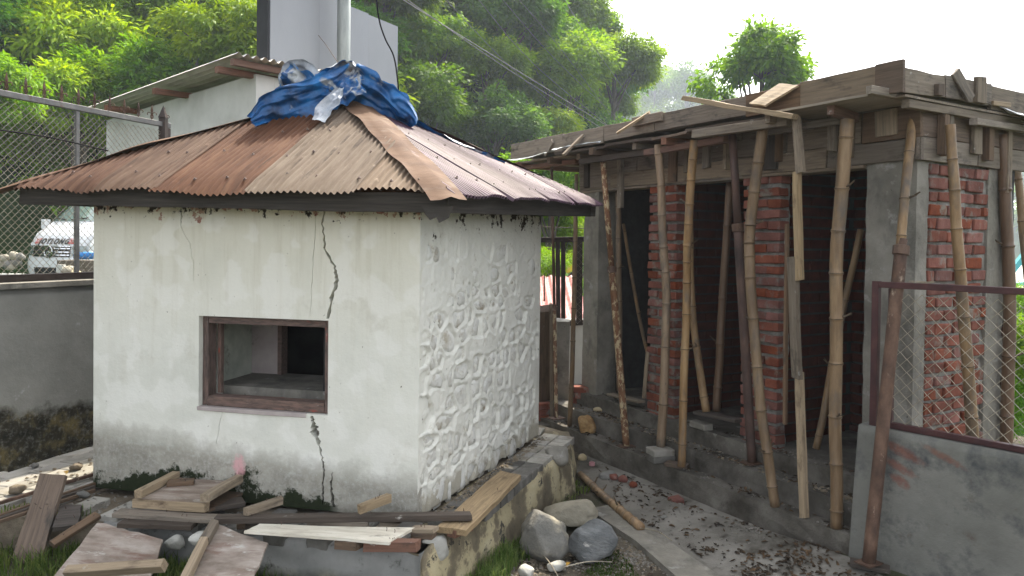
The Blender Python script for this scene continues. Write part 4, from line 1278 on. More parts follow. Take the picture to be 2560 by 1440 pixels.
# inner walls: too deep in the shade to pick bricks apart singly
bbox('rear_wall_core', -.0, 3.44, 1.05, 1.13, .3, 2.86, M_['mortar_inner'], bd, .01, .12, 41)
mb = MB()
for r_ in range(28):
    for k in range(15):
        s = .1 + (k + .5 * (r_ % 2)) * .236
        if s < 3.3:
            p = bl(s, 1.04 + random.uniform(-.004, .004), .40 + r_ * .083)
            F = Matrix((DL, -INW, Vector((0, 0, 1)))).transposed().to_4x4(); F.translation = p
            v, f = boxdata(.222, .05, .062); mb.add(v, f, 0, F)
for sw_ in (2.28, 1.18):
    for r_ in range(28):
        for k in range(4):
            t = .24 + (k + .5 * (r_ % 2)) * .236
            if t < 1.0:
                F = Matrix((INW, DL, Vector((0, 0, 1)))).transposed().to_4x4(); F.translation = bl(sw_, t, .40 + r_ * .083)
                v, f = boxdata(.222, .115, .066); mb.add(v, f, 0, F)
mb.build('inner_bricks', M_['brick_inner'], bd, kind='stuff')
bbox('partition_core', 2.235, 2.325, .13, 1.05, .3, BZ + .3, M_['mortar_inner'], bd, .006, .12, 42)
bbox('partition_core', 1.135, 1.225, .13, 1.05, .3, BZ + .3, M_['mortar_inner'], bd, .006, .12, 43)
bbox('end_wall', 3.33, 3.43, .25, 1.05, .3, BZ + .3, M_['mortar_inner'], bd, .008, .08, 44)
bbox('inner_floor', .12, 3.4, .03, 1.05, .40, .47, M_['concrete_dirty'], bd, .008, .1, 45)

# steps along the front
st = empty('concrete_steps', bl(1.8, -.25, 0), None, None); st['kind'] = 'structure'
def step(nm, s0, s1, t0, t1, z1, seed, mat='concrete_dirty'):
    bbox(nm, s0, s1, t0, t1, -.12, z1, M_[mat], st, .013, .05, seed)
step('kerb_step', -.02, 4.6, -.37, -.235, .20, 51)
step('middle_step', .02, 4.3, -.237, -.06, .345, 52)
step('upper_step', .02, 3.5, -.062, .125, .468, 53)
step('landing', 3.45, 4.6, -.06, 1.2, .33, 54)

# ---- formwork
fw = empty('slab_formwork', bl(2.0, -.05, 2.5), 'timber formwork of rough boards and battens round the new roof slab', 'formwork')


def fb(nm, s0, s1, z0, z1, t, th, mat='wood_form', par=None, dz0=0., dz1=0., **kw):
    """board lying flat against the front face: runs from s0 to s1"""
    a = bl(s0, t, (z0 + z1) / 2 + dz0); b = bl(s1, t, (z0 + z1) / 2 + dz1)
    return board(nm, a, b, z1 - z0, th, -INW, M_[mat], par or fw, **kw)
ss = [3.50, 2.98, 2.27, 1.42, .62, -.04]
for i in range(5):
    fb('beam_board', ss[i] - .003, ss[i + 1] + .003, BZ, BZ + .132, -.014 - .004 * (i % 2), .024, ['wood_form', 'wood_grey', 'wood_form', 'wood_form', 'wood_form'][i], dz0=random.uniform(-.004, .004))
ss = [3.50, 2.6, 1.75, .95, .36, -.04]
for i in range(5):
    fb('beam_board', ss[i] - .003, ss[i + 1] + .003, BZ + .136, BZ + .335, -.014 - .005 * ((i + 1) % 2), .024, ['wood_grey', 'wood_form', 'wood_grey', 'wood_form', 'wood_brown'][i], dz0=random.uniform(-.006, .006))
fb('beam_soffit_board', 3.50, 1.8, 0, .12, .0, .022, 'wood_grey') if False else None
for s0, s1 in ((3.5, 2.46), (2.46, 1.36), (1.36, .34)):
    a, b = bl(s0, .055, BZ - .013), bl(s1 + .004, .055, BZ - .013)
    board('beam_soffit_board', a, b, .15, .022, (0, 0, 1), M_['wood_form'], fw)
bbox('beam', -.0, 3.46, .0, .11, BZ + .001, 2.845, M_['concrete'], bd, .003, .2, 61)
# cleats nailed upright to the beam boards
for (px0, px1, y0, y1, mt_, th) in ((0, 0, 0, 0, '', 0),):
    pass
def cleat(s, z0, z1, w, th, mat, off=.0):
    a = bl(s, -.028 - th / 2 - off, z0); b = bl(s + random.uniform(-.01, .01), -.028 - th / 2 - off, z1)
    board('cleat', a, b, w, th, -INW, M_[mat], fw)
for (s, z0, z1, w, th, mt_) in ((2.80, 2.30, 2.84, .05, .045, 'wood_grey'), (3.35, 2.52, 2.83, .07, .03, 'wood_dark'), (2.12, 2.50, 2.80, .10, .022, 'wood_brown'), (1.93, 2.56, 2.84, .04, .05, 'wood_grey'),
                               (1.72, 2.58, 2.84, .075, .035, 'wood_grey'), (1.50, 2.55, 2.80, .03, .05, 'wood_pale'), (1.08, 2.52, 2.80, .13, .03, 'wood_dark'), (1.00, 2.57, 2.82, .04, .045, 'wood_brown'),
                               (.55, 2.60, 2.83, .05, .05, 'wood_grey'), (.44, 2.55, 2.82, .07, .035, 'wood_grey'), (.18, 2.66, 2.82, .14, .022, 'wood_pale')):
    cleat(s, z0, z1, w, th, mt_)
# right face boards and cleats
def rb(nm, t0, t1, z0, z1, s, th, mat, **kw):
    a = bl(s, t0, (z0 + z1) / 2); b = bl(s, t1, (z0 + z1) / 2)
    return board(nm, a, b, z1 - z0, th, -DL, M_[mat], fw, **kw)
rb('beam_board', -.028, .62, BZ - .005, BZ + .135, -.016, .024, 'wood_form')
rb('beam_board', .626, 1.35, BZ - .005, BZ + .135, -.019, .024, 'wood_grey')
rb('beam_board', -.028, 1.35, BZ + .139, BZ + .335, -.017, .024, 'wood_brown')
for (t, z0, z1, w, th, mt_) in ((.17, 2.53, 2.82, .05, .05, 'wood_brown'), (.24, 2.55, 2.82, .04, .04, 'wood_grey'), (.56, 2.56, 2.82, .09, .03, 'wood_grey'), (.68, 2.53, 2.83, .06, .05, 'wood_brown'), (.93, 2.33, 2.80, .05, .04, 'wood_grey')):
    a = bl(-.032 - th / 2, t, z0); b = bl(-.032 - th / 2, t, z1)
    board('cleat', a, b, w, th, -DL, M_[mt_], fw)
# slab and its edge boards
bbox('roof_slab', -.06, 4.32, -.295, 1.25, 2.885, 3.0, M_['concrete'], bd, .004, .25, 62)
ss = [4.36, 3.35, 2.70, 2.16, 2.02, 1.05, .60, .02]
mts = ['wood_grey', 'wood_grey', 'wood_form', 'wood_grey', 'wood_form', 'wood_brown', 'wood_form']
zz0 = [2.865, 2.87, 2.885, 2.885, 2.885, 2.87, 2.86]
for i in range(7):
    fb('edge_board', ss[i] - .002, ss[i + 1] + .002, zz0[i], 3.025 + random.uniform(-.006, .008), -.32 - .006 * (i % 2), .026, mts[i], ragged=.006)
fb('edge_board', .045, -.125, 2.845, 3.035, -.352, .026, 'wood_brown')
fb('edge_board', 2.26, 1.90, 2.955, 3.03, -.36, .03, 'wood_grey')
rb('edge_board', -.30, .10, 2.86, 2.998, -.085, .026, 'wood_grey', ragged=.012)
rb('edge_board', .105, .62, 2.87, 3.005, -.09, .026, 'wood_form', ragged=.008)
rb('edge_board', .625, 1.5, 2.85, 3.0, -.085, .026, 'wood_grey')
for t, w, mt_ in ((.46, .10, 'wood_grey'), (.02, .07, 'wood_brown')):
    a = bl(-.115, t, 2.865); b = bl(-.115, t, 3.03 if w > .08 else 2.93)
    board('cleat', a, b, w, .03, -DL, M_[mt_], fw)
# decking outside the beam: sheets and boards of the eave shelf
def deck(s0, s1, t0, t1, z0, z1, mat, th=.018, k=0., rag=.02):
    sheet4('deck_sheet', bl(s0, t0, z0), bl(s1, t0 + k, z0), bl(s1, t1, z1), bl(s0, t1, z1), th, M_[mat], fw, ragged=rag, amp=.006)
deck(.70, .0, -.50, -.03, 2.838, 2.845, 'ply_soffit', .014, .0, .006)
deck(-.006, -.10, -.30, 1.5, 2.842, 2.842, 'wood_form', .014, .0, .006)
deck(1.52, .82, -.47, -.03, 2.83, 2.84, 'wood_dark', .022, .06)
deck(1.95, 1.50, -.43, -.03, 2.815, 2.835, 'wood_brown', .02, -.04)
deck(2.52, 1.96, -.46, -.03, 2.83, 2.835, 'wood_dark', .022, .05)
deck(3.28, 2.55, -.48, -.03, 2.825, 2.835, 'wood_dark', .022, .05)
deck(4.42, 3.20, -.36, .9, 2.82, 2.835, 'wood_form', .02, .0)
# joists and ledgers under the decking
def fbeam(nm, a, b, w, t, mat, up=(0, 0, 1), **kw): return board(nm, a, b, w, t, up, M_[mat], fw, **kw)
for (s, t0, t1, z, mt_) in ((4.1, -.42, .9, 2.785, 'wood_red'), (3.5, -.40, .9, 2.782, 'wood_brown'), (3.05, -.36, -.04, 2.78, 'wood_grey'), (2.72, -.46, -.04, 2.785, 'wood_brown'), (2.2, -.40, -.04, 2.785, 'wood_grey'),
                           (1.78, -.45, -.04, 2.775, 'wood_red'), (1.30, -.46, -.04, 2.785, 'wood_grey'), (.30, -.42, -.03, 2.80, 'wood_red'), (.72, -.5, -.03, 2.795, 'wood_grey')):
    fbeam('joist', bl(s, t0, z), bl(s + random.uniform(-.12, .12), t1, z), .05, .06, mt_)
fbeam('ledger', bl(3.0, -.36, 2.725), bl(2.0, -.30, 2.73), .06, .05, 'wood_dark')
fbeam('ledger', bl(2.1, -.34, 2.72), bl(1.25, -.32, 2.735), .06, .05, 'wood_red')
fbeam('ledger', bl(1.45, -.44, 2.785), bl(.62, -.40, 2.775), .06, .06, 'wood_grey')
fbeam('ledger', bl(.95, -.22, 2.76), bl(.40, -.18, 2.77), .05, .045, 'wood_grey')
fbeam('ledger', bl(4.35, -.32, 2.76), bl(3.3, -.2, 2.765), .06, .045, 'wood_red')
# edge timbers on the corner and along the right side
fbeam('edge_timber', bl(-.022, -.52, 2.855), bl(-.03, .86, 2.855), .04, .048, 'wood_grey')
fbeam('edge_timber', bl(-.065, -.24, 2.80), bl(-.07, 1.0, 2.80), .045, .05, 'wood_grey')
fbeam('edge_timber', bl(-.10, .42, 2.752), bl(-.10, 1.5, 2.76), .045, .04, 'wood_grey')
fbeam('edge_timber', bl(-.03, .88, 2.84), bl(-.03, 1.6, 2.84), .05, .05, 'wood_grey')
# starter bars poking from the slab far end
for s, t in ((3.75, .3), (3.78, .55), (3.7, .75), (3.35, .4)):
    mb = MB(); mb.tube([(0, 0, 0), (0, 0, .16 + .05 * random.random())], .006, 6); mb.build('starter_bar', M_['steel_dark'], fw, Matrix.Translation(bl(s, t, 2.99)))

# loose boards lying on the formwork
GRP = 'loose boards left on the formwork'
board('plank', (1.24,5.412,3.016), (1.784,4.722,2.776), .032, .07, INW, M_['wood_pale'], taper=-.1, ragged=.008, label='long pale timber sticking out past the slab edge with a split end', cat='plank', group=GRP)
sheet4('plywood_offcut', (1.621,5.158,2.941), (1.674,4.988,2.899), (1.855,4.878,3.011), (1.803,5.085,3.065), .014, M_['wood_pale'], n_=(4, 6), label='pale splintered offcut leaning on the slab edge above the long timber', cat='plank', group=GRP)
board('plank', (0.871,6.278,2.892), (1.121,6.168,3.05), .045, .02, (-.5, -.3, 1), M_['wood_pale'], label='short bright batten leaning on the far half of the slab edge', cat='plank', group=GRP)
board('plank', (0.464,6.933,2.78), (0.651,6.971,2.977), .05, .022, (-.5, -.3, 1), M_['wood_grey'], label='grey batten hanging over the slab edge nearest the rusty roof', cat='plank', group=GRP)
board('plank', (0.389,7.377,2.974), (0.317,7.5,2.846), .05, .02, -INW, M_['wood_grey'], label='thin upright slat against the far end of the slab edge', cat='plank', group=GRP)
board('plank', bl(-.105, .20, 3.035), bl(-.135, .32, 2.875), .085, .018, -DL, M_['wood_grey'], ragged=.012, label='worm-eaten short board slanting over the right edge of the slab', cat='plank', group=GRP)
board('plank', bl(-.11, .62, 2.885), bl(-.12, .80, 2.89), .03, .03, (0, 0, 1), M_['wood_pale'], label='small sawn block lying on the plastic sheet at the slab corner', cat='plank', group=GRP)
def plastic(nm, path, widths, side, lab, seed):
    mb = MB(); cloth(mb, path, widths, side, n1=30, n2=10, amp=.012, k=1.4, seed=seed, nrm=(-.3, -.5, .8), crumple=.010)
    mb.build(nm, M_['plastic_sheet'], None, None, True, label=lab, cat='plastic sheet')
plastic('plastic_sheet', [bl(-.05, -.18, 2.89), bl(-.055, .10, 2.893), bl(-.06, .42, 2.892), bl(-.07, .68, 2.885), bl(-.10, .84, 2.85), bl(-.15, 1.05, 2.81), bl(-.17, 1.35, 2.80)], [.03, .08, .07, .10, .16, .22, .22], [(.45, -.8, -.45)] * 7, 'crumpled milky plastic sheet trailing off the right corner of the slab', 2.)
plastic('plastic_sheet', [(-0.064,7.951,2.827), (0.229,7.493,2.828), (0.465,7.129,2.865), (0.771,6.647,2.857)], [.03, .09, .10, .03], (-.8, -.5, -.3), 'strip of silvery plastic caught under the far end of the slab', 5.)

# ================================================================ props
GB = 'bamboo props under the slab formwork'


def bamboo(pts, r0, r1, label, mat='bamboo', gap=.24, group=GB, cat='bamboo prop', nm='bamboo_prop', stubs=2, seed=0):
    rs = random.Random(seed)
    P0 = Vector(pts[0])
    L = sum((Vector(pts[i + 1]) - Vector(pts[i])).length for i in range(len(pts) - 1))
    n_ = max(14, int(L / .02))
    C = interp(pts, n_ + 1)
    nodes = []; x = rs.uniform(.05, gap)
    while x < L - .03: nodes.append(x); x += gap * rs.uniform(.82, 1.2)
    # resample so that every node gets its own rings
    ts = sorted(set([i * L / n_ for i in range(0, n_ + 1, 3)] + [y for q in nodes for y in (q - .014, q - .006, q - .002, q + .003, q + .012)]))
    ts = [t for t in ts if 0 <= t <= L]
    pl_, rr, nd = [], [], []
    sd_ = rs.random() * 50
    for t in ts:
        u = t / L; k = min(int(u * n_), n_ - 1); fr_ = u * n_ - k
        p = C[k].lerp(C[k + 1], fr_) - P0
        p += Vector((nz((t, 0, sd_), 2.2), nz((t, 5, sd_), 2.2), 0)) * .008
        r = (r0 + (r1 - r0) * u) * .92
        q = min([abs(t - y) for y in nodes] + [9])
        mi = 0
        if q < .0045: r *= 1.14; mi = 1
        elif q < .008: r *= 1.07
        elif q < .016: r *= .985
        pl_.append(p); rr.append(r); nd.append(mi)
    mb = MB(); mb.tube(pl_, rr, 12)
    for i in range(len(ts) - 1):
        if nd[i] and nd[i + 1]:
            for k in range(12): mb.m[i * 12 + k] = 1
    root = mb.build(nm, [M_[mat], M_['node']], None, Matrix.Translation(P0), True, label=label, cat=cat, group=group)
    for k in range(stubs):
        if not nodes: break
        q = rs.choice(nodes[1:-1] or nodes)
        i = min(range(len(ts)), key=lambda a: abs(ts[a] - q))
        th = rs.uniform(0, 6.28); d = Vector((math.cos(th), math.sin(th) * .6 - .3, .35)).normalized()
        m2 = MB(); m2.tube([(0, 0, 0), d * .03, d * rs.uniform(.045, .07) + Vector((0, 0, .01))], [.008, .006, .004], 6)
        for _ in range(2):
            e = (d + Vector((rs.uniform(-.8, .8), rs.uniform(-.8, .8), rs.uniform(-.4, .6)))).normalized()
            m2.tube([d * .03, d * .03 + e * .03], [.004, .002], 4)
        m2.build('branch_stub', M_['node'], root, Matrix.Translation(P0 + pl_[i] + d * rr[i] * .8))
    return root


def steel_prop(base, top, r, label, mat, collar=None, top_from=None, plate=.07, r2=None, upper='rust', mid=None):
    base, top = Vector(base), Vector(top)
    t = empty('steel_prop', base, label, 'steel prop', 'steel props under the slab formwork')
    ax = (top - base); L = ax.length; ax.normalize()
    F = frame(base, (1, 0, 0), ax)
    F = Matrix((ax.orthogonal().normalized(), ax.cross(ax.orthogonal().normalized()), ax)).transposed().to_4x4(); F.translation = base
    c = collar if collar else L * .62
    mb = MB(); n_ = 16
    mb.tube([(0.004 * nz((0, 0, i * .4)), 0, i * c / n_) for i in range(n_ + 1)], r, 14)
    mb.build('outer_tube', M_[mat], t, F, True)
    if upper == 'bamboo':
        pass
    else:
        mb = MB(); mb.tube([(0, 0, c), (0, 0, L)], r2 or r * .82, 12); mb.build('inner_tube', M_[upper], t, F, True)
    mb = MB(); mb.tube([(0, 0, c - .035), (0, 0, c - .03), (0, 0, c + .02), (0, 0, c + .025)], [r, r * 1.3, r * 1.3, r], 12)
    mb.tube([(r * .9, 0, c + .01), (r * 2.2, 0, c + .012)], .006, 6)
    mb.build('collar', M_['rust'], t, F)
    v, f = boxdata(plate * 2, plate * 1.6, .008, (0, 0, .004))
    obj('base_plate', v, f, M_['rust'], t, Matrix.Translation(base) @ Matrix.Rotation(.5, 4, 'Z'))
    return t


# left to right as they stand along the front
steel_prop((0.431,6.893,0.335), (0.391,7.592,2.801), .018, 'thin flaky steel prop beside the split stump at the back of the gap', 'rust_scaly', collar=1.05)
bamboo([(0.578,7.137,0.21), (0.594,7.05,1.616), (0.623,7.334,2.657)], .026, .021, 'slim bamboo prop leaning beside the little brick stack', gap=.33, seed=2)
steel_prop((1.013,6.438,0.205), (0.809,6.779,2.777), .031, 'scaly leaning steel prop left of the first doorway', 'rust_scaly', collar=1.55, r2=.026, upper='rust_scaly')
bamboo([(1.053,7.155,0.552), (1.034,7.187,1.615), (1.017,7.216,2.512)], .031, .028, 'tan bamboo prop standing in the first doorway next to the concrete column', gap=.36, seed=4)
bamboo([(1.387,7.078,0.632), (1.263,7.291,1.22), (1.12,7.534,2.166)], .020, .018, 'thin bamboo slanting in the dark of the first doorway', gap=.3, seed=5, stubs=1)
bamboo([(1.239,6.082,0.305), (1.272,6.1,1.408), (1.217,6.045,2.127), (1.173,6.04,2.767)], .041, .034, 'bamboo prop on two concrete blocks before the left brick pillar', gap=.30, seed=6)
bamboo([(1.337,5.77,0.235), (1.376,5.85,1.495), (1.361,5.75,2.121), (1.379,5.69,2.774)], .034, .036, 'bamboo prop on a wooden block just right of the left brick pillar', gap=.24, seed=7, stubs=4)
bamboo([(1.588,6.004,0.61), (1.535,6.293,1.394), (1.522,6.453,2.453)], .036, .030, 'pale bamboo leaning back into the second doorway', gap=.42, seed=8)
bamboo([(1.698,6.095,0.598), (1.728,6.102,1.413), (1.773,6.084,2.494)], .037, .034, 'brown bamboo leaning in the middle of the second doorway', mat='bamboo_dark', gap=.45, seed=9)
steel_prop((1.792,5.477,0.352), (1.594,5.44,2.771), .034, 'dark straight steel prop left of the second brick pillar', 'steel_dark', collar=1.75, upper='steel_dark')
bamboo([(1.793,4.986,0.205), (1.705,5.05,0.882), (1.651,5.15,1.749), (1.66,5.2,2.11), (1.71,5.125,2.772)], .036, .042, 'crooked knotty bamboo prop crossing the second brick pillar', gap=.22, seed=11, stubs=5)
bamboo([(2.04,4.612,0.205), (2.045,4.66,0.996), (2.015,4.62,1.9), (2.052,4.581,2.74)], .040, .044, 'thick bamboo prop before the third doorway', gap=.29, seed=13, stubs=3)
bamboo([(2.145,5.193,0.542), (2.299,5.227,1.331), (2.446,5.214,2.12)], .027, .024, 'slanting bamboo brace inside the third doorway', gap=.45, seed=14, stubs=1)
bamboo([(2.853,4.569,0.777), (2.695,4.488,1.911), (2.631,4.509,2.718)], .038, .030, 'light bamboo prop against the brick panel behind the wire fence', gap=.26, seed=16, stubs=0)
bamboo([(3.349,5,0.615), (3.345,5,1.695), (3.254,4.98,2.723)], .043, .040, 'brown bamboo prop just past the right concrete column', mat='bamboo_dark', gap=.35, seed=17, stubs=3)
bamboo([(3.903,5.6,1.546), (3.831,5.6,2.147), (3.782,5.6,2.581)], .031, .028, 'farthest right bamboo prop against the pale sky', gap=.4, seed=18, stubs=1)
# rusty foreground prop with a bamboo spliced into its head
fpb = Vector((2.044,4.193,0.165)); fpt = Vector((2.31,4.42,1.973))
steel_prop(fpb, fpt + (fpt - fpb) * .02, .036, 'big rusty steel prop in front of the cement wall with bamboo set in its head', 'rust', collar=(fpt - fpb).length * .985, upper='rust', plate=.062)
bamboo([(2.286,4.4,1.765), (2.344,4.46,2.29), (2.456,4.586,2.79)], .028, .030, 'short bamboo length set into the head of the big rusty prop', gap=.27, seed=15, stubs=1)
board('packing_board', (1.976,4.277,0.135), (2.157,4.176,0.135), .09, .024, (0, 0, 1), M_['wood_dark'], label='dark board under the foot plate of the big rusty prop', cat='board')
# sawn timber post made of overlapping lengths
tpst = empty('timber_post', (1.916,4.799,0.205), 'square sawn timber post spliced from three lengths before the third doorway', 'timber post')
board('lower_length', (1.918,4.804,0.203), (1.888,4.86,1.136), .042, .05, -INW, M_['wood_pale'], tpst, ragged=.006)
board('middle_length', (1.862,4.83,1.101), (1.822,4.84,1.894), .060, .045, -INW, M_['wood_grey'], tpst, ragged=.006)
board('upper_length', (1.856,4.8,1.741), (1.837,4.83,2.433), .038, .05, -INW, M_['wood_pale'], tpst, ragged=.005)
board('head_length', (1.847,4.79,2.43), (1.811,4.794,2.793), .052, .035, -INW, M_['wood_grey'], tpst, ragged=.004)
board('loose_lath', (1.845,4.98,0.764), (1.843,5,2.107), .02, .03, -INW, M_['wood_brown'], label='thin brown lath standing behind the sawn timber post', cat='timber post')
board('loose_lath', (1.198,6.65,0.585), (1.218,6.617,1.003), .035, .02, -INW, M_['wood_pale'], label='short split lath leaning at the foot of the left brick pillar', cat='timber post')

# blocks under the props
def blk(nm, p, d, rot, mat, lab, cat, group=None, rag=.004):
    me = brick_mesh(d[0], d[1], d[2], M_[mat], int(p[0] * 100) + int(p[2] * 1000), rag)
    return finish(bpy.data.objects.new(nm, me), None, Matrix.Translation(Vector(p) + Vector((0, 0, d[2] / 2))) @ Matrix.Rotation(rot, 4, 'Z'), lab, cat, group)
p = Vector((1.229,6.029,0.28))
blk('concrete_block', (p.x, p.y, .200), (.19, .15, .053), .25, 'paver_dark', 'lower dark block under the bamboo before the left pillar', 'block', 'blocks under a bamboo prop')
blk('concrete_block', (p.x - .003, p.y, .254), (.185, .15, .05), .3, 'paver', 'upper lighter block directly under the bamboo before the left pillar', 'block', 'blocks under a bamboo prop')
p = Vector((1.35,5.865,0.2))
blk('wooden_block', (p.x - .02, p.y + .01, .200), (.18, .10, .034), -.45, 'wood_brown', 'split wooden block under the second bamboo from the left pillar', 'block')
p = Vector((1.663,5.877,0.608))
board('packing_board', (1.537,6.072,0.594), (1.763,5.687,0.616), .10, .025, (0, 0, 1), M_['wood_dark'], label='dark plank on the sill of the second doorway', cat='board')
p = (1.552,6.036,0.55)
blk('concrete_block', (p[0], p[1], .468), (.18, .09, .05), 2.1, 'concrete', 'pale concrete lump at the left end of the second doorway sill', 'block')
board('packing_board', (0.952,7.09,0.529), (1.187,6.688,0.541), .08, .02, (0, 0, 1), M_['wood_grey'], label='grey plank on the sill of the first doorway', cat='board')

# ================================================================ cement wall and wire fence on the right
gw = empty('cement_wall', (2.05, 4.42, .0), 'low smooth cement wall at right front with brick red scuffs', 'wall')
ga_, gb_ = Vector((2.048,4.433,0.1)), Vector((2.67,3.45,0.396))
gA = Vector((2.099,4.47,0.891)); gB = Vector((2.651,3.82,0.886))
gd = (gB - gA); gd.z = 0; gd.normalize(); gn = Vector((gd.y, -gd.x, 0))
if gn.y > 0: gn = -gn
gz_top = (gA.z + gB.z) / 2
Fg = Matrix((gd, -gn, Vector((0, 0, 1)))).transposed().to_4x4(); Fg.translation = Vector((gA.x, gA.y, 0)) - gd * .0
nx, nzz = 50, 22
Lg = 1.6
v, f = [], []
for j in range(nzz + 1):
    for i in range(nx + 1):
        x, z = Lg * i / nx, -.1 + (gz_top + .1) * j / nzz
        lean = -.015 * (1 - j / nzz) if i == 0 else 0
        v.append((x + lean * 1.0 - .02 * (1 - j / nzz), -.004 * nz((x, z, 0), 3) - .04 * (1 - j / nzz) - (.0 if j < nzz else -.006), z))
for j in range(nzz):
    for i in range(nx):
        a = j * (nx + 1) + i; f.append((a, a + 1, a + nx + 2, a + nx + 1))
b0 = len(v); v += [(-.02, .14, -.1), (Lg, .14, -.1), (Lg, .14, gz_top), (0, .14, gz_top)]
t0 = nzz * (nx + 1)
f += [tuple(t0 + i for i in range(nx + 1)) + (b0 + 2, b0 + 3), tuple(j * (nx + 1) for j in range(nzz + 1))[::-1] + (b0, b0 + 3)[::1], (b0 + 1, b0, b0 + 3, b0 + 2)]
o = obj('rendered_face', v, f, M_['grey_wall'], gw, Fg)
for k, q in enumerate(o.data.polygons): q.use_smooth = k < nx * nzz
mf = empty('wire_fence', Fg @ Vector((0, .06, gz_top)), 'maroon framed chain link fence panel on the low cement wall', 'fence')
def gpt(x, y, z): return Fg @ Vector((x, y, z))
zb2, zt2 = gz_top + .02, 1.735
bar('post', gpt(.065, .06, gz_top - .02), gpt(.065, .06, zt2 + .02), .04, .04, gd, M_['maroon'], mf)
bar('post', gpt(.15, .075, gz_top), gpt(.15, .075, zt2 - .02), .03, .035, gd, M_['maroon'], mf)
bar('top_rail', gpt(.087, .06, zt2), gpt(1.5, .06, zt2), .04, .036, (0, 0, 1), M_['maroon'], mf)
bar('bottom_rail', gpt(.168, .06, zb2), gpt(1.5, .06, zb2), .04, .034, (0, 0, 1), M_['maroon'], mf)
chain_link(gpt(.17, .06, zb2 + .017), gd, 1.3, zt2 - zb2 - .035, .076, .0026, M_['wire_old'], mf)
mb = MB()
for k in range(3):
    pts = [gpt(.30 + .05 * math.cos(t * .7 + k) + .02 * k, .05 + .01 * math.sin(t * 1.3), zt2 + .018 + .012 * abs(math.sin(t * .5 + k))) for t in range(10)]
    mb.tube([p - gpt(.3, .05, zt2) for p in pts], .0016, 4)
mb.build('loose_wire', M_['wire_old'], mf, Matrix.Translation(gpt(.3, .05, zt2)))

# ================================================================ passage floor, concrete strip
fl = [(0.669,6.963,0.012), (1.967,4.794,0.03), (2.02, 4.40, .115), (2.4, 3.2, .115), (1.35, 3.2, .012), (1.247,4.349,0.012), (0.739,5.528,0.012), (0.568,6.321,0.012)]
def slab_poly(nm, poly, th, mat, kind='structure', sub=8, parent=None, rough=.004):
    bm = bmesh.new()
    vs = [bm.verts.new(p) for p in poly]
    fc = bm.faces.new(vs)
    if fc.normal.z < 0: fc.normal_flip()
    r = bmesh.ops.extrude_face_region(bm, geom=[fc])
    for q in [g for g in r['geom'] if isinstance(g, bmesh.types.BMVert)]: q.co.z -= th
    bmesh.ops.recalc_face_normals(bm, faces=bm.faces)
    me = bpy.data.meshes.new(nm); bm.to_mesh(me); bm.free(); me.materials.append(mat)
    o = finish(bpy.data.objects.new(nm, me), parent)
    if kind: o['kind'] = kind
    return o
pf_ = slab_poly('passage_floor', fl, .1, M_['passage'])
slab_poly('concrete_strip', [(0.574,5.374,0.035), (0.731,5.462,0.035), (0.986,4.951,0.035), (1.232,4.297,0.035), (1.339,3.919,0.035), (1.04,3.912,0.035), (0.974,4.29,0.035), (0.827,4.799,0.035)], .12, M_['concrete'])

# ================================================================ boulders, stones and broken bricks
def R_(nm, px_, r, mat, sd_, rot, lab, cat, grp=None, **kw):
    p = Vector(px_)
    return rock(nm, p, r, M_[mat], sd_, rot, label=lab, cat=cat, group=grp, **kw)
R_('boulder', (0.223,4.617,0), (.150, .130, .165), 'boulder', 14, .2, 'big rounded grey boulder closest to the plinth', 'boulder', 'three boulders by the plinth', sub=4)
R_('boulder', (0.419,5.1,0.02), (.185, .13, .105), 'boulder_pale', 25, -.3, 'flat pale boulder behind the two grey ones', 'boulder', 'three boulders by the plinth', sub=4)
R_('boulder', (0.513,4.625,0), (.170, .135, .125), 'boulder_blue', 36, .5, 'blue grey streaked boulder on the right of the trio', 'boulder', 'three boulders by the plinth', sub=4, tilt=(.1, .25))
R_('stone', (0.29,4.414,0), (.062, .045, .034), 'lump_white', 41, .3, 'small white stone in front of the grey boulder', 'stone')
R_('stone', (0.108,4.345,0), (.055, .05, .035), 'lump_white', 43, .9, 'white stone at the bottom edge by the plinth wall', 'stone')
R_('stone', (0.861,7.17,0.345), (.060, .045, .022), 'yellow_stone', 44, .1, 'smooth flat buff stone beside the brick stack', 'stone', facets=False, amp=.06)
R_('rock', (0.725,6.949,0.19), (.105, .085, .085), 'ochre_rock', 47, .4, 'rough ochre rock on the kerb by the slim bamboo', 'rock', sub=4, amp=.5)
R_('stone', (0.658,6.694,0), (.042, .04, .035), 'yellow_stone', 48, .4, 'rounded buff stone tucked behind the plinth corner', 'stone', facets=False, amp=.1)
R_('stone', (0.82,6.157,0.012), (.085, .045, .036), 'boulder', 52, .5, 'greenish wedge stone near the lying bamboo', 'stone', sub=3)
for (px_, r, sd_, lab) in (((0.861,6.117,0.012), (.042, .034, .034), 61, 'broken brick lump next to the wedge stone'), ((0.932,6.058,0.012), (.045, .03, .036), 62, 'tilted brick shard between two brick lumps'), ((0.988,5.94,0.012), (.042, .036, .03), 63, 'round pitted brick lump nearest the viewer of the three')):
    R_('brick_chunk', px_, r, 'brick', sd_, sd_ * .7, lab, 'brick chunk', 'broken brick lumps in the passage', sub=2)
blk('half_brick', (1.251,5.546,0.012), (.105, .09, .055), .4, 'brick', 'red half brick lying alone on the passage floor', 'brick', None, .006)
R_('stone', (1.097,5.233,0.012), (.03, .026, .018), 'boulder', 66, .4, 'dark small stone on the passage floor among leaves', 'stone')
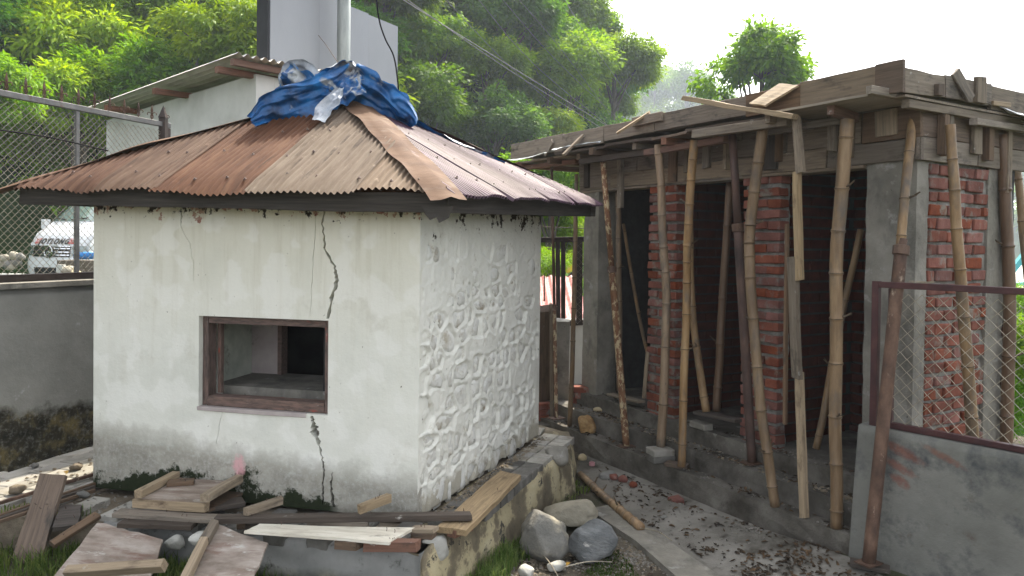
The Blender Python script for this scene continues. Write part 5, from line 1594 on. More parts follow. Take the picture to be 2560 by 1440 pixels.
for i, (x, y, s, mt_) in enumerate(((208, 1240, .034, 'boulder'), (45, 1228, .045, 'dirt'), (190, 1172, .035, 'dirt'), (88, 1170, .025, 'boulder'))):
    p = Vector((-3.433,4.993,0.385)) * 0 + [Vector((-2.575,4.478,0.385)), Vector((-3.017,4.548,0.385)), Vector((-2.938,5.022,0.385)), Vector((-3.241,5.064,0.385))][i]
    R_('stone', p, (s * 1.2, s, s * .75), mt_, 70 + i, .5 * i, ['grey stone on the pavers beside the left hut corner', 'clod of dirt on the sunlit pavers left of the leaning plank', 'clod of dirt on the sunlit pavers close to the hut', 'dark lump on the sunlit pavers near the boundary wall'][i], 'stone', sub=2)
# plastic pipe ring
mb = MB()
for r_ in (.026, .021):
    mb.tube([(0, 0, 0), (0, 0, .03)], r_, 14, cap=False)
mb.add([(.026 * math.cos(t * .4488), .026 * math.sin(t * .4488), .03) for t in range(14)] + [(.021 * math.cos(t * .4488), .021 * math.sin(t * .4488), .03) for t in range(14)], [(i, (i + 1) % 14, 14 + (i + 1) % 14, 14 + i) for i in range(14)])
mb.build('pipe_ring', M_['pink_plastic'], None, Matrix.Translation((0.725,6.511,0.012)), label='short pink plastic pipe ring in the passage', cat='pipe')
# bricks stacked on the landing and near the stump
p = Vector((0.773,7.452,0.345))
for i, (dx, dz, rot, lab) in enumerate(((-.03, 0, .55, 'bottom left brick of the small stack by the concrete column'), (.035, .0, .5, 'bottom right brick of the small stack by the concrete column'), (-.01, .062, .62, 'middle brick of the small stack by the concrete column'), (-.04, .124, .5, 'top brick of the small stack by the concrete column'))):
    blk('brick', (p.x + dx * 1.3, p.y + (.06 if i == 0 else 0) + .02, .345 + dz), (.215, .10, .058), -.28 + rot * .3, 'brick', lab, 'brick', 'bricks stacked by the concrete column')
p = Vector((0.343,7.497,0.2))
for i in range(3):
    blk('brick', (p.x - .05 + .012 * i, p.y + .05, .16 + i * .062), (.20, .10, .058), .2 + .1 * i, 'brick', ['bottom', 'middle', 'top'][i] + ' brick of the pile half hidden behind the hut wall', 'brick', 'bricks piled behind the hut')
blk('landing_block', (p.x + .02, p.y + .1, .0), (.7, .5, .16), .3, 'concrete_dirty', 'low concrete ledge under the brick pile behind the hut', 'ledge')

# lying bamboo
bamboo([(0.593,6.15,0.045), (0.738,5.522,0.05), (0.889,4.98,0.055)], .030, .034, 'split grey bamboo pole lying in the passage', gap=.135, group=None, cat='bamboo pole', nm='bamboo_pole', stubs=4, seed=23)

# ================================================================ scrap timber in front of the hut
GS = 'scrap timber heaped before the hut'
def B_(a, b, w, t, mat, lab, up=(0, 0, 1), **kw):
    return board('board', a, b, w, t, up, M_[mat], label=lab, cat='board', group=GS, **kw)
sheet4('board', (-2.705,4.03,0.203), (-2.705,4.27,0.596), (-2.542,4.24,0.596), (-2.542,4,0.161), .026, M_['wood_brown'], n_=(10, 4), label='wide brown plank leaning against the paving at far left', cat='board', group=GS)
sheet4('board', (-2.491,4.04,0.373), (-2.365,4.06,0.38), (-2.436,4.22,0.434), (-2.559,4.22,0.432), .03, M_['wood_dark'], n_=(6, 4), ragged=.012, label='short rotten board right behind the leaning plank', cat='board', group=GS)
board('batten', (-2.43,3.93,0.324), (-2.291,4.12,0.408), .042, .032, (.2, -.6, .7), M_['wood_brown'], label='brown batten propped beside the leaning plank', cat='batten', group=GS)
def panel(nm, corners, t, mat, lab):
    r = empty(nm, Vector(corners[0]).lerp(Vector(corners[2]), .5), lab, 'shuttering panel', 'shuttering panels before the hut')
    sheet4('plywood_sheet', *corners, t, M_[mat], r, n_=(8, 8), amp=.006, ragged=.008)
    return r
# left panel
r = panel('shuttering_panel', ((-2.298,3.66,0.218), (-1.773,3.58,0.203), (-1.835,3.93,0.359), (-2.246,4.05,0.401)), .012, 'ply_grey', 'plywood shuttering panel sloping into the grass at lower left with a batten across')
board('batten', (-2.148,3.6,0.326), (-1.654,3.56,0.383), .045, .05, (0, -.5, .8), M_['wood_pale'], r, ragged=.003)
# right panel
r = panel('shuttering_panel', ((-1.591,3.5,0.263), (-1.217,3.46,0.305), (-1.233,3.78,0.406), (-1.576,3.92,0.46)), .012, 'ply_grey', 'plywood shuttering panel with two battens down its left edge')
board('batten', (-1.537,3.875,0.473), (-1.548,3.77,0.418), .04, .045, (0, -.6, .7), M_['wood_grey'], r)
board('batten', (-1.544,3.76,0.427), (-1.541,3.48,0.311), .04, .045, (0, -.6, .7), M_['wood_pale'], r)
# panel lying on top of the heap
r = panel('shuttering_panel', ((-2.08,4.152,0.505), (-1.687,4.107,0.505), (-1.605,4.429,0.505), (-2.057,4.518,0.505)), .012, 'ply_grey', 'shuttering panel lying flat on the heap with two raised battens')
board('batten', (-2.072,4.131,0.528), (-2.017,4.493,0.528), .045, .042, (0, 0, 1), M_['wood_pale'], r)
board('batten', (-1.682,4.073,0.528), (-1.614,4.44,0.528), .045, .045, (0, 0, 1), M_['wood_pale'], r)
board('batten', (-2.107,4.173,0.468), (-1.676,4.111,0.468), .045, .05, (0, 0, 1), M_['wood_pale'], r)
sheet4('plywood_sheet', (-2.014,4.177,0.445), (-1.677,4.125,0.445), (-1.589,4.451,0.445), (-1.997,4.494,0.445), .016, M_['wood_brown'], r, n_=(6, 4))
B_((-2.005,4.352,0.52), (-1.869,4.387,0.52), .075, .024, 'wood_brown', 'small block between the raised battens of the top panel')
B_((-2.19,4.126,0.425), (-1.543,4.045,0.425), .085, .024, 'wood_grey', 'pale edged plank under the panels pointing left', ragged=.008)
B_((-1.832,4.149,0.43), (-1.554,4.314,0.43), .11, .026, 'wood_dark', 'dark board poking out right from under the top panel')
B_((-2.117,4.051,0.4), (-1.715,4.018,0.4), .085, .026, 'wood_dark', 'blackened short plank lowest in the heap at its left')
B_((-1.57,3.969,0.455), (-0.207,4.062,0.455), .062, .034, 'wood_dark', 'very long dark plank lying right across the heap', ragged=.006)
board('batten', (-1.413,3.972,0.497), (-1.275,4.151,0.497), .038, .042, (0, 0, 1), M_['wood_grey'], label='grey batten resting on the middle of the long dark plank', cat='batten', group=GS)
board('batten', (-0.795,3.9,0.541), (-0.664,4.06,0.549), .034, .046, (0, 0, 1), M_['wood_pale'], label='pale nail-studded batten tipped on the right part of the long dark plank', cat='batten', group=GS)
sheet4('board', (-1.355,3.8,0.463), (-0.599,3.7,0.452), (-0.497,3.9,0.449), (-1.321,3.93,0.447), .014, M_['ply_white'], n_=(10, 4), label='cement whitened thin sheet under the long dark plank', cat='board', group=GS)
B_((-1.473,4.009,0.415), (-1.378,4.036,0.415), .05, .045, 'wood_brown', 'square block under the left part of the long dark plank')
B_((-1.406,3.979,0.41), (-1.286,4.087,0.41), .035, .04, 'wood_dark', 'dark stub beside the square block under the long plank')
B_((-1.091,4.02,0.42), (-0.766,4.008,0.42), .045, .04, 'wood_grey', 'batten lying under the long dark plank above the white sheet')
B_((-0.877,3.78,0.414), (-0.751,3.74,0.42), .07, .045, 'wood_brown', 'block under the front edge of the white sheet')
B_((-0.73,3.76,0.412), (-0.453,3.72,0.428), .06, .05, 'wood_red', 'reddish block under the right end of the white sheet')
B_((-0.508,3.92,0.435), (-0.379,3.86,0.456), .07, .022, 'wood_pale', 'sawn offcut at the plinth corner beside the white sheet')
B_((-0.497,3.9,0.417), (-0.387,3.86,0.426), .06, .03, 'wood_brown', 'brown offcut below the sawn one at the plinth corner')
sheet4('board', (-0.386,3.971,0.43), (-0.063,4.989,0.425), (0.076,4.89,0.425), (-0.22,3.92,0.43), .032, M_['wood_pale'], n_=(12, 4), ragged=.010, label='long pale plank lying on the ledge along the rubble wall', cat='board', group=GS)
B_((-0.307,3.951,0.4), (-0.219,4.055,0.4), .06, .04, 'wood_red', 'rotten red brown block under the near end of the pale ledge plank')
# bent nails left standing in the raised battens and scattered boards
def nails(o, spots, h=.022):
    F = WM[o.name]
    for (x, y, z) in spots:
        mb = MB(); mb.tube([(0, 0, -.004), (.001, 0, h * .6), (.006 * random.uniform(-1, 1), .004 * random.uniform(-1, 1), h)], .0016, 5)
        mb.build('nail', M_['steel_dark'], o, F @ Matrix.Translation((x, y, z)))
for o in [k for k in bpy.data.objects if k.name.startswith(('batten', 'board')) and k.get('category')]:
    d = o.data.vertices; xs_ = [q.co.x for q in d]; zs_ = [q.co.z for q in d]; ys_ = [q.co.y for q in d]
    L_ = max(xs_) - min(xs_)
    nails(o, [(min(xs_) + L_ * random.uniform(.06, .94), (max(ys_) + min(ys_)) / 2 + random.uniform(-.3, .3) * (max(ys_) - min(ys_)), max(zs_) - .003) for _ in range(3)], .016)
# long thin bars lying over the pavers on the left
for i, (a, b, mt_) in enumerate((((-2.995,4.289,0.4), (-2.737,4.877,0.4), 'rust'), ((-2.835,4.06,0.41), (-2.607,4.655,0.41), 'wood_brown'), ((-2.807,4.02,0.41), (-2.577,4.602,0.41), 'wood_dark'), ((-2.797,4.006,0.4), (-2.556,4.565,0.4), 'wood_brown'))):
    board('bar', a, b, .022, .02, (0, 0, 1), M_[mt_], label=['thin rusty bar across the sunlit pavers', 'uppermost of the thin battens lying across the pavers', 'middle dark batten of the bundle across the pavers', 'lowest of the thin battens along the paving edge'][i], cat='batten', group='thin bars across the left paving', ragged=.001)

# ================================================================ behind: gap between hut and new building
gap = empty('yard_fence', (0.581,8.6,1.541), 'dark framed wire fence panel in the gap behind the hut', 'fence')
def yb(nm, a, b, w): bar(nm, a, b, w, w, (0, 1, 0), M_['black_frame'], gap)
yb('top_rail', (0.227,8.55,1.999), (0.824,8.65,2.016), .06)
yb('bottom_rail', (0.239,8.55,1.024), (0.838,8.65,1.048), .06)
yb('upright', (0.521,8.55,1.993), (0.543,8.55,1.055), .05)
yb('upright', (0.589,8.6,1.994), (0.601,8.6,1.051), .05)
yb('upright', (0.775,8.62,2.006), (0.788,8.62,1.051), .07)
chain_link(Vector((0.24,8.58,1.039)), Vector((1, .01, 0)).normalized(), .62, .95, .075, .0016, M_['wire_old'], gap)
lw = empty('white_wall', (0.79,8.7,0.46), 'low white painted wall under the dark framed fence', 'wall')
v, f = boxdata(.95, .12, 1.3, (0, 0, 0)); obj('rendered_face', v, f, M_['white_wall'], lw, Matrix.Translation((0.58,8.72,0.431)))
board('concrete_post', (0.544,7.837,0.14), (0.531,7.6,1.18), .13, .13, (0, 1, 0), M_['concrete'], label='broken grey concrete post behind the flaky steel prop', cat='post', ragged=.01)
board('split_stump', (0.383,7.815,0.16), (0.339,7.2,1.327), .16, .10, (0, 1, 0), M_['wood_brown'], label='tall split brown wood slab at the back corner of the hut', cat='board', ragged=.02)
board('loose_lath', (0.418,7.467,0.2), (0.376,7.1,1.382), .03, .03, (0, 1, 0), M_['wood_grey'], label='grey lath standing against the split wood slab', cat='batten')
# faded red roof beyond
rf = empty('shed', (0.849,13,0.912), 'shed with a faded red corrugated roof seen through the gap', 'shed')
def corr(nm, p00, p10, p01, lam, amp, mat, parent, nv=3):
    p00, p10, p01 = Vector(p00), Vector(p10), Vector(p01)
    e = p10 - p00; L = e.length; e.normalize(); u = p01 - p00; H = u.length; u.normalize(); nrm = e.cross(u).normalized()
    F = Matrix((e, u, nrm)).transposed().to_4x4(); F.translation = p00
    n_ = int(L / lam * 6); v, f = [], []
    for i in range(n_ + 1):
        for j in range(nv + 1):
            v.append((L * i / n_, H * j / nv, amp * math.sin(2 * math.pi * i / 6)))
    for i in range(n_):
        for j in range(nv):
            a = i * (nv + 1) + j; f.append((a, a + nv + 1, a + nv + 2, a + 1))
    return obj(nm, v, f, mat, parent, F, smooth=True)
corr('roof', (0.075,11.5,0.701), (1.25,11.5,0.716), (0.082,14.5,1.328), .13, .022, M_['red_roof'], rf)
v, f = boxdata(2.2, 2.0, 1.6, (0, 0, 0)); obj('wall', v, f, M_['concrete'], rf, Matrix.Translation(Vector((0.855,13,0.422)) + Vector((0, .5, -1.0))))
ex = empty('yellow_machine', (1.355,17,1.419), 'bit of a yellow machine arm beyond the red roof', 'machine')
board('arm', (1.228,17,1.362), (1.554,17,1.512), .14, .2, (0, 1, 0), M_['yellow'], ex)
board('dark_plate', (1.285,17,1.144), (1.555,17.2,1.433), .12, .12, (0, 1, 0), M_['black_plastic'], ex)
# teal structure at the far right edge
tl = empty('teal_shed', (9.519,14,1.465), 'teal steel frame and pale roof glimpsed past the right column', 'shed')
board('frame_bar', (9.273,14,1.386), (9.841,14,2.145), .10, .10, (0, 1, 0), M_['teal'], tl)
board('frame_bar', (9.26,14,1.273), (9.936,14,1.357), .08, .08, (0, 1, 0), M_['teal'], tl)
sheet4('roof_sheet', (8.532,13,1.181), (9.511,13,1.193), (12.42,17,1.645), (11.143,17,1.593), .04, M_['asbestos'], tl)

# ================================================================ white building and signboard behind the hut
wb = empty('white_building', (-2.518,7.3,3.131), 'whitewashed building with a pale lean-to roof behind the rusty roof', 'building')
c0 = Vector((-2.52, 7.3, 0)); cl_ = Vector((-5.32, 9.76, 0)); cdv = (cl_ - c0).normalized(); cin = Vector((-cdv.y, cdv.x, 0))
if cin.y < 0: cin = -cin
Lb = (cl_ - c0).length
def bpt(s, t, z): return c0 + cdv * s + cin * t + Vector((0, 0, z))
Fb = Matrix((cdv, -cin, Vector((0, 0, 1)))).transposed().to_4x4(); Fb.translation = c0
# walls with sloping top: high at the corner
zc, zl = 3.58, 3.50
D_ = 1.3
def wallpoly(nm, pts, th, inn, mat):
    v = [Vector(p) for p in pts] + [Vector(p) + inn * th for p in pts]; n_ = len(pts)
    f = [tuple(range(n_)), tuple(range(n_, 2 * n_))[::-1]] + [(i, n_ + i, n_ + (i + 1) % n_, (i + 1) % n_) for i in range(n_)]
    o = obj(nm, [p - c0 for p in v], f, mat, wb, Matrix.Translation(c0))
    bm = bmesh.new(); bm.from_mesh(o.data); bmesh.ops.recalc_face_normals(bm, faces=bm.faces); bm.to_mesh(o.data); bm.free()
    return o
wallpoly('front_wall', [bpt(0, 0, 0), bpt(Lb, 0, 0), bpt(Lb, 0, zl), bpt(0, 0, zc)], .2, cin, M_['white_wall'])
wallpoly('side_wall', [bpt(.002, .203, 0), bpt(.002, D_, 0), bpt(.002, D_, zc - .02), bpt(.002, .203, zc)], .2, cdv, M_['white_wall'])
ra, rb_, rc = Vector((-2.437,7.78,3.697)), Vector((-2.538,6.98,3.628)), Vector((-5.21,9.3,3.599))
F0 = bpt(-.22, -.32, zc + .10); F1 = bpt(Lb + .1, -.32, zl + .08); F2 = bpt(-.22, D_, zc + .12)
corr('roof', F0, F2, F1, .09, .018, M_['asbestos'], wb, 8)
for s in (.08, 1.45, 2.8):
    board('rafter', bpt(s, -.36, zc + .02 - (zc - zl) * s / Lb - .03), bpt(s, .3, zc + .03 - (zc - zl) * s / Lb - .03), .07, .06, (0, 0, 1), M_['wood_red'], wb)
board('rafter', bpt(-.10, -.30, zc + .045), bpt(-.10, 1.2, zc + .05), .06, .06, (0, 0, 1), M_['wood_red'], wb)

sg = empty('signboard', (-2.05, 8.84, 3.8), 'blank grey metal signboard with black edge frame behind the hut', 'signboard')
sa, sb = Vector((-2.587, 7.918, 0)), Vector((-1.52, 9.76, 0))
sdv = (sb - sa).normalized(); sn = Vector((sdv.y, -sdv.x, 0))
SLn = (sb - sa).length
Fs = Matrix((sdv, -sn, Vector((0, 0, 1)))).transposed().to_4x4(); Fs.translation = sa + Vector((0, 0, 3.83))
xs = [.0, .72, 1.08, 1.55, SLn]
for i in range(4):
    v, f = boxdata(xs[i + 1] - xs[i] - .004, .012, 1.30 if i < 4 else .93, ((xs[i] + xs[i + 1]) / 2, .006 + .003 * (i % 2), .65 if i < 4 else .465))
    hh = [1.30, 1.30, .945, .935][i]
    v = [(p[0], p[1], 0 if p[2] < .1 else hh) for p in v]
    obj('sheet_panel', v, f, M_['sign_grey'], sg, Fs)
v, f = boxdata(.02, .17, 1.30, (-.012, .095, .65)); obj('edge_frame', v, f, M_['sign_black'], sg, Fs)
v, f = boxdata(SLn, .15, .9, (SLn / 2, .10, .452)); obj('inner_frame', v, f, M_['sign_black'], sg, Fs)
pb = Vector((-1.969,8.62,4.184)); mb = MB()
mb.tube([(0, 0, -pb.z), (0, 0, 0), (0, 0, 2.2)], [.078, .076, .074], 20)
mb.build('steel_pole', M_['galv'], None, Matrix.Translation(pb), True, label='tall galvanised steel pole standing before the grey signboard', cat='pole')

# cables and power lines
def wire(nm, pts, r, mat, lab, grp=None, n_=24):
    P = interp(pts, n_); mb = MB(); mb.tube([p - P[0] for p in P], r, 5)
    mb.build(nm, M_[mat], None, Matrix.Translation(P[0]), label=lab, cat='cable', group=grp)
wire('cable', [(-1.543,8.2,4.863), (-1.513,8.3,4.458), (-1.457,8.4,4.244), (-1.373,8.5,4.069), (-1.333,8.55,3.809), (-1.304,8.5,3.517)], .009, 'cable', 'thick black cable drooping in front of the signboard edge')
wire('cable', [(-2.177,8.3,4.239), (-2.066,8.2,4.107), (-1.905,7.9,3.903), (-1.763,7.6,3.733)], .0035, 'rust', 'thin rusty wire slanting to the pole from the signboard')
GW = 'power lines crossing the wooded slope'
for i, (p0, p1, p2, r) in enumerate(((((-2.453,14,6.702)), ((-0.327,17,6.127)), ((3.031,23,5.534)), .010), (((-2.228,14,6.631)), ((-0.216,17,5.965)), ((2.661,23,5.579)), .008), (((-0.865,15,6.984)), ((0.492,17,6.001)), ((2.968,23,5.582)), .008),
                                (((-0.411,16,7.326)), ((1.001,18,6.389)), ((3.398,23,5.686)), .007), (((0.018,17,7.577)), ((1.093,18,6.677)), ((2.963,23,5.975)), .007), (((1.083,19,8.453)), ((1.965,19,7.051)), ((4.185,24,6.087)), .007), (((-1.563,16,7.227)), ((0.139,18,5.995)), ((2.293,23,5.427)), .007))):
    wire('power_line', [p0, p1, p2], r, 'overhead', ['thickest pale power line starting left of the others', 'second power line just under the thickest one', 'third power line from the left over the wooded slope', 'fourth power line from the left over the wooded slope', 'fifth power line from the left over the wooded slope', 'rightmost power line crossing the sky edge', 'lowest power line running down to the slab end'][i], GW)
wire('cable', [(-3.177,4.55,2.613), (-3.028,4.9,2.609), (-2.905,5.35,2.582)], .0055, 'cable', 'black cable strung across the chain link panel')
wire('cable', [(0.302,8.4,2.152), (0.586,8.45,2.143), (0.826,8.5,2.138)], .004, 'rust', 'rusty wire above the dark framed fence')

# ================================================================ van on the road behind the fence
vp = Vector((-10.309,16.6,1.913)); vp.z = .66
van = empty('van', vp, 'white van with red stickers facing the fence behind the chain link', 'van', None)
yaw = math.atan2(-vp.x, vp.y)        # nose towards the gate
VF = Matrix.Translation(vp) @ Matrix.Rotation(-.30, 4, 'Z') @ Matrix.Diagonal((1, 1, 1.12, 1))
prof = [(.02, .34), (-.02, .55), (.0, .78), (.05, 1.04), (.20, 1.26), (.55, 1.48), (1.10, 1.96), (1.42, 2.24), (1.85, 2.36), (2.6, 2.42), (4.9, 2.40), (5.1, 2.2), (5.15, .4)]
def halfw(z): return .86 - .18 * sst(1.1, 2.2, z) - .03 * sst(.8, .3, z)
v, f = [], []
NXV = 12
for k, (y, z) in enumerate(prof):
    for i in range(NXV + 1):
        u = -1 + 2 * i / NXV
        w = halfw(z)
        y2 = y + (.22 * abs(u) ** 3.2 if y < 1.7 else 0)
        v.append((u * w, y2, z - .03 * abs(u) ** 4 * (1 if z > 1.9 else 0)))
for k in range(len(prof) - 1):
    for i in range(NXV):
        a = k * (NXV + 1) + i; f.append((a, a + 1, a + NXV + 2, a + NXV + 1))
n_ = len(prof)
f.append(tuple(k * (NXV + 1) for k in range(n_))[::-1]); f.append(tuple(k * (NXV + 1) + NXV for k in range(n_)))
o = obj('body', v, f, M_['van_white'], van, VF); 
for q in o.data.polygons: q.use_smooth = len(q.vertices) == 4
def vsurf(u, t):
    """point on the nose: u -1..1 across, t = height; a little proud"""
    z = t
    for k in range(len(prof) - 1):
        if prof[k][1] <= z <= prof[k + 1][1]:
            s = (z - prof[k][1]) / (prof[k + 1][1] - prof[k][1]); y = prof[k][0] + s * (prof[k + 1][0] - prof[k][0]); break
    return Vector((u * halfw(z), y + .22 * abs(u) ** 3.2, z))
def vpatch(nm, u0, u1, z0, z1, mat, proud=.012, par=van, n1=10, n2=4, slant=0.):
    v, f = [], []
    for j in range(n2 + 1):
        for i in range(n1 + 1):
            z = z0 + (z1 - z0) * j / n2
            u = u0 + (u1 - u0) * i / n1 + slant * (j / n2 - .5)
            v.append(vsurf(u, z) + Vector((0, -proud, proud * .4)))
    for j in range(n2):
        for i in range(n1):
            a = j * (n1 + 1) + i; f.append((a, a + 1, a + n1 + 2, a + n1 + 1))
    return obj(nm, v, f, mat, par, VF, smooth=True)
ws = vpatch('windscreen', -.93, .93, 1.51, 2.24, M_['glass'], .010)
gr = vpatch('grille', -.62, .62, .78, .985, M_['black_plastic'], .014)
for z in (.80, .86, .93, .975):
    vpatch('grille_bar', -.62, .62, z, z + .022, M_['chrome'], .03, gr, 10, 1)
vpatch('bumper', -.98, .98, .36, .74, M_['van_white'], .03)
vpatch('bumper_intake', -.5, .5, .42, .56, M_['black_plastic'], .036)
for s in (-1, 1):
    hl = vpatch('headlight', s * .66, s * .96, .80, 1.0, M_['glass'], .016)
    v, f = boxdata(.10, .16, .20, (s * .98, .75, 1.45)); obj('mirror', v, f, M_['van_white'], van, VF)
    pts = [vsurf(s * .10 - .1, 1.52) + Vector((0, -.03, .02)), vsurf(s * .35 - .1, 1.54) + Vector((0, -.03, .02)), vsurf(s * .62 - .1, 1.56) + Vector((0, -.03, .02))]
    mb = MB(); mb.tube(pts, .014, 5); mb.build('wiper', M_['black_plastic'], van, VF)
# round emblem with a slanting bar
ec = vsurf(0, .885) + Vector((0, -.05, 0))
mb = MB(); mb.tube([ec + Vector((.115 * math.cos(t * .3927), -.012, .115 * math.sin(t * .3927))) for t in range(17)], .018, 6)
mb.tube([ec + Vector((.085, -.01, .055)), ec + Vector((-.01, -.012, .0)), ec + Vector((-.05, -.01, -.085))], [.02, .014, .022], 6)
mb.tube([ec + Vector((-.01, -.012, .0)), ec + Vector((.09, -.01, -.02))], .013, 6)
mb.build('emblem', M_['chrome'], van, VF)
def text_obj(s, size, loc_u, z, mat, nm, width):
    cu = bpy.data.curves.new('t', 'FONT'); cu.body = s; cu.size = size; cu.align_x = 'CENTER'; cu.extrude = .004; cu.shear = .2; cu.space_character = 1.35; cu.offset = .006
    o = bpy.data.objects.new('t', cu); COL.objects.link(o)
    dg = bpy.context.evaluated_depsgraph_get(); dg.update()
    me = bpy.data.meshes.new_from_object(o.evaluated_get(dg)); bpy.data.objects.remove(o)
    me.materials.clear(); me.materials.append(mat)
    for q in me.vertices:
        u = loc_u + q.co.x / halfw(z); p = vsurf(u, z + q.co.y)
        q.co = Vector((p.x, p.y - .014 - q.co.z, p.z))
    finish(bpy.data.objects.new(nm, me), van, VF)
text_obj('JOYLONG', .15, .04, 1.045, M_['black_plastic'], 'lettering', .9)
for s in (-.52, .62):
    st_ = vpatch('sticker', s - .11, s + .11, 1.04, 1.15, M_['red_paint'], .012)
    for k in range(3):
        c = vsurf(s - .07 + .07 * k, 1.10) + Vector((0, -.022, .006))
        mb = MB(); mb.tube([c + Vector((-.025, 0, .035)), c + Vector((.03, 0, .035))], .006, 4); mb.tube([c + Vector((0, 0, .035)), c + Vector((0.01, 0, -.03)), c + Vector((-.02, 0, -.01))], .006, 4)
        mb.build('sticker_stroke', M_['white_paint'], st_, VF)
for s in (-.72, .72):
    for y in (.95, 4.1):
        mb = MB(); mb.tube([(s - .09, y, .32), (s + .09, y, .32)], .32, 18); w_ = mb.build('wheel', M_['black_plastic'], van, VF)
bl_ = Vector((-9.807,17,1.483))
tubp = empty('blue_drum', Vector((-8.176,14.2,1.24)), 'blue plastic bundle beside the van', 'drum')
mb = MB(); mb.tube([(-.16, 0, .38), (.22, .02, .40)], [.07, .075], 10); mb.build('drum_body', M_['blue_plastic'], tubp, Matrix.Translation((-8.176,14.2,1.24)), True)
v, f = boxdata(.7, .5, .36, (0, 0, .12)); obj('crate', v, f, M_['wood_grey'], tubp, Matrix.Translation((-8.176,14.2,1.24)))
# low roadside parapet and loose stones in front of it
pp = empty('parapet', Vector((-7.864,12,1.273)), 'low pale roadside parapet in front of the van', 'wall')
for i, (x0, x1) in enumerate(((-60, 6), (8, 113))):
    a_, b_ = [(Vector((-8.638,12,1.329)), Vector((-8.212,12,1.347))), (Vector((-8.199,12,1.347)), Vector((-7.522,12,1.368)))][i]
    a_.z = b_.z = 1.12; board('parapet_slab', a_, b_, .5, .14, (0, 1, 0), M_['white_wall'], pp, ragged=.004)
for i, (x, w, mt_) in enumerate(((152, .14, 'white_wall'), (172, .30, 'boulder_pale'), (190, .16, 'yellow_stone'))):
    p = [Vector((-7.271,12,1.345)), Vector((-7.142,12,1.347)), Vector((-7.025,12,1.316))][i]
    if i == 0:
        board('marker_post', p + Vector((0, 0, -.35)), p + Vector((0, 0, .18)), .10, .10, (0, 1, 0), M_['white_wall'], label='short white marker post by the road', cat='post')
    else: rock('stone', p + Vector((0, 0, -.12)), (w * .5, .14, .17), M_[mt_], 80 + i, .2, label=['', 'large rounded stone right of the white marker post', 'buff upright stone near the blue bundle'][i], cat='stone', sub=2)
for i in range(7):
    p = [Vector((-8.869,13,1.632)), Vector((-8.785,13,1.528)), Vector((-8.687,13,1.676)), Vector((-8.589,13,1.664)), Vector((-8.925,13,1.548)), Vector((-8.631,13,1.551)), Vector((-8.729,13,1.48))][i]
    rock('stone', p + Vector((0, 0, -.1)), (.10, .09, .08), M_['boulder_pale' if i % 2 == 0 else 'boulder'], 90 + i, i, label=['pale stone at the left of the roadside heap', 'grey stone low in the middle of the roadside heap', 'pale stone on top of the roadside heap', 'dark stone next to the van in the roadside heap', 'pale stone at the very left edge by the road', 'grey stone at the right of the roadside heap', 'lowest pale stone of the roadside heap'][i], cat='stone', group='loose stones by the road', sub=2)

# ================================================================ vegetation
def leaf_data(C, D, Nn, Ls, Ws, fold=.25):
    """arrays (n,3): base point, direction, normal; lengths, widths -> verts (n*4), quads"""
    S = np.cross(D, Nn); S /= np.linalg.norm(S, axis=1)[:, None] + 1e-9
    U = np.cross(S, D)
    b = C; t = C + D * Ls[:, None] - U * (Ls * .12)[:, None]
    m_ = C + D * (Ls * .48)[:, None]
    l = m_ + S * Ws[:, None] + U * (Ws * fold)[:, None]; r = m_ - S * Ws[:, None] + U * (Ws * fold)[:, None]
    V = np.stack([b, l, t, r], 1).reshape(-1, 3)
    return V


def leaf_mesh(name, V, tint, mat):
    n_ = len(V) // 4
    me = bpy.data.meshes.new(name)
    me.vertices.add(n_ * 4); me.vertices.foreach_set('co', V.astype(np.float32).ravel())
    me.loops.add(n_ * 4); me.loops.foreach_set('vertex_index', np.arange(n_ * 4, dtype=np.int32))
    me.polygons.add(n_); me.polygons.foreach_set('loop_start', np.arange(0, n_ * 4, 4, dtype=np.int32))
    at = me.attributes.new('tint', 'FLOAT', 'FACE'); at.data.foreach_set('value', np.clip(tint, 0, 1).astype(np.float32))
    me.materials.append(mat); me.update(calc_edges=True); me.validate()
    return me


def unit(a): return a / (np.linalg.norm(a, axis=1)[:, None] + 1e-9)


def crown(rng, rad, nclump, per, Ls, Ws, clump=.42, droop=.5, mat=None, lop=.25, whorl=True):
    """leaves gathered in twig-end clusters spread through an uneven crown; centre at origin"""
    rx, ry, rz = rad
    # several lobes give the crown its outline
    nl = 13
    lobes = unit(rng.normal(size=(nl, 3))); lobes[:, 2] = np.abs(lobes[:, 2]) * .9 - .25
    lobes *= rng.uniform(.25, .80, nl)[:, None]; lr = rng.uniform(.20, .42, nl)
    k = rng.integers(0, nl, nclump)
    d = unit(rng.normal(size=(nclump, 3)))
    cc = lobes[k] + d * (lr[k] * rng.uniform(.55, 1.0, nclump) ** .6)[:, None]
    cc = cc[cc[:, 2] > -.78]
    cc *= np.array([rx, ry, rz])
    n_ = len(cc)
    idx = np.repeat(np.arange(n_), per)
    off = rng.normal(size=(n_ * per, 3)) * clump * .5
    off[:, 2] *= .6
    C = cc[idx] + off
    out = unit(C * np.array([1, 1, .6]))
    D = unit(out * .55 + unit(off) * .7 + rng.normal(size=C.shape) * .45 + np.array([0, 0, -droop]))
    Nn = unit(np.array([0, 0, 1.]) + out * .5 + rng.normal(size=C.shape) * .5)
    L = Ls * rng.uniform(.6, 1.25, len(C)); W = Ws * rng.uniform(.7, 1.2, len(C))
    V = leaf_data(C, D, Nn, L, W)
    tc = rng.uniform(.15, .85, n_)[idx]
    tint = np.clip(tc * .75 + rng.uniform(0, .35, len(C)), 0, 1)
    return leaf_mesh('crown', V, tint, mat), cc


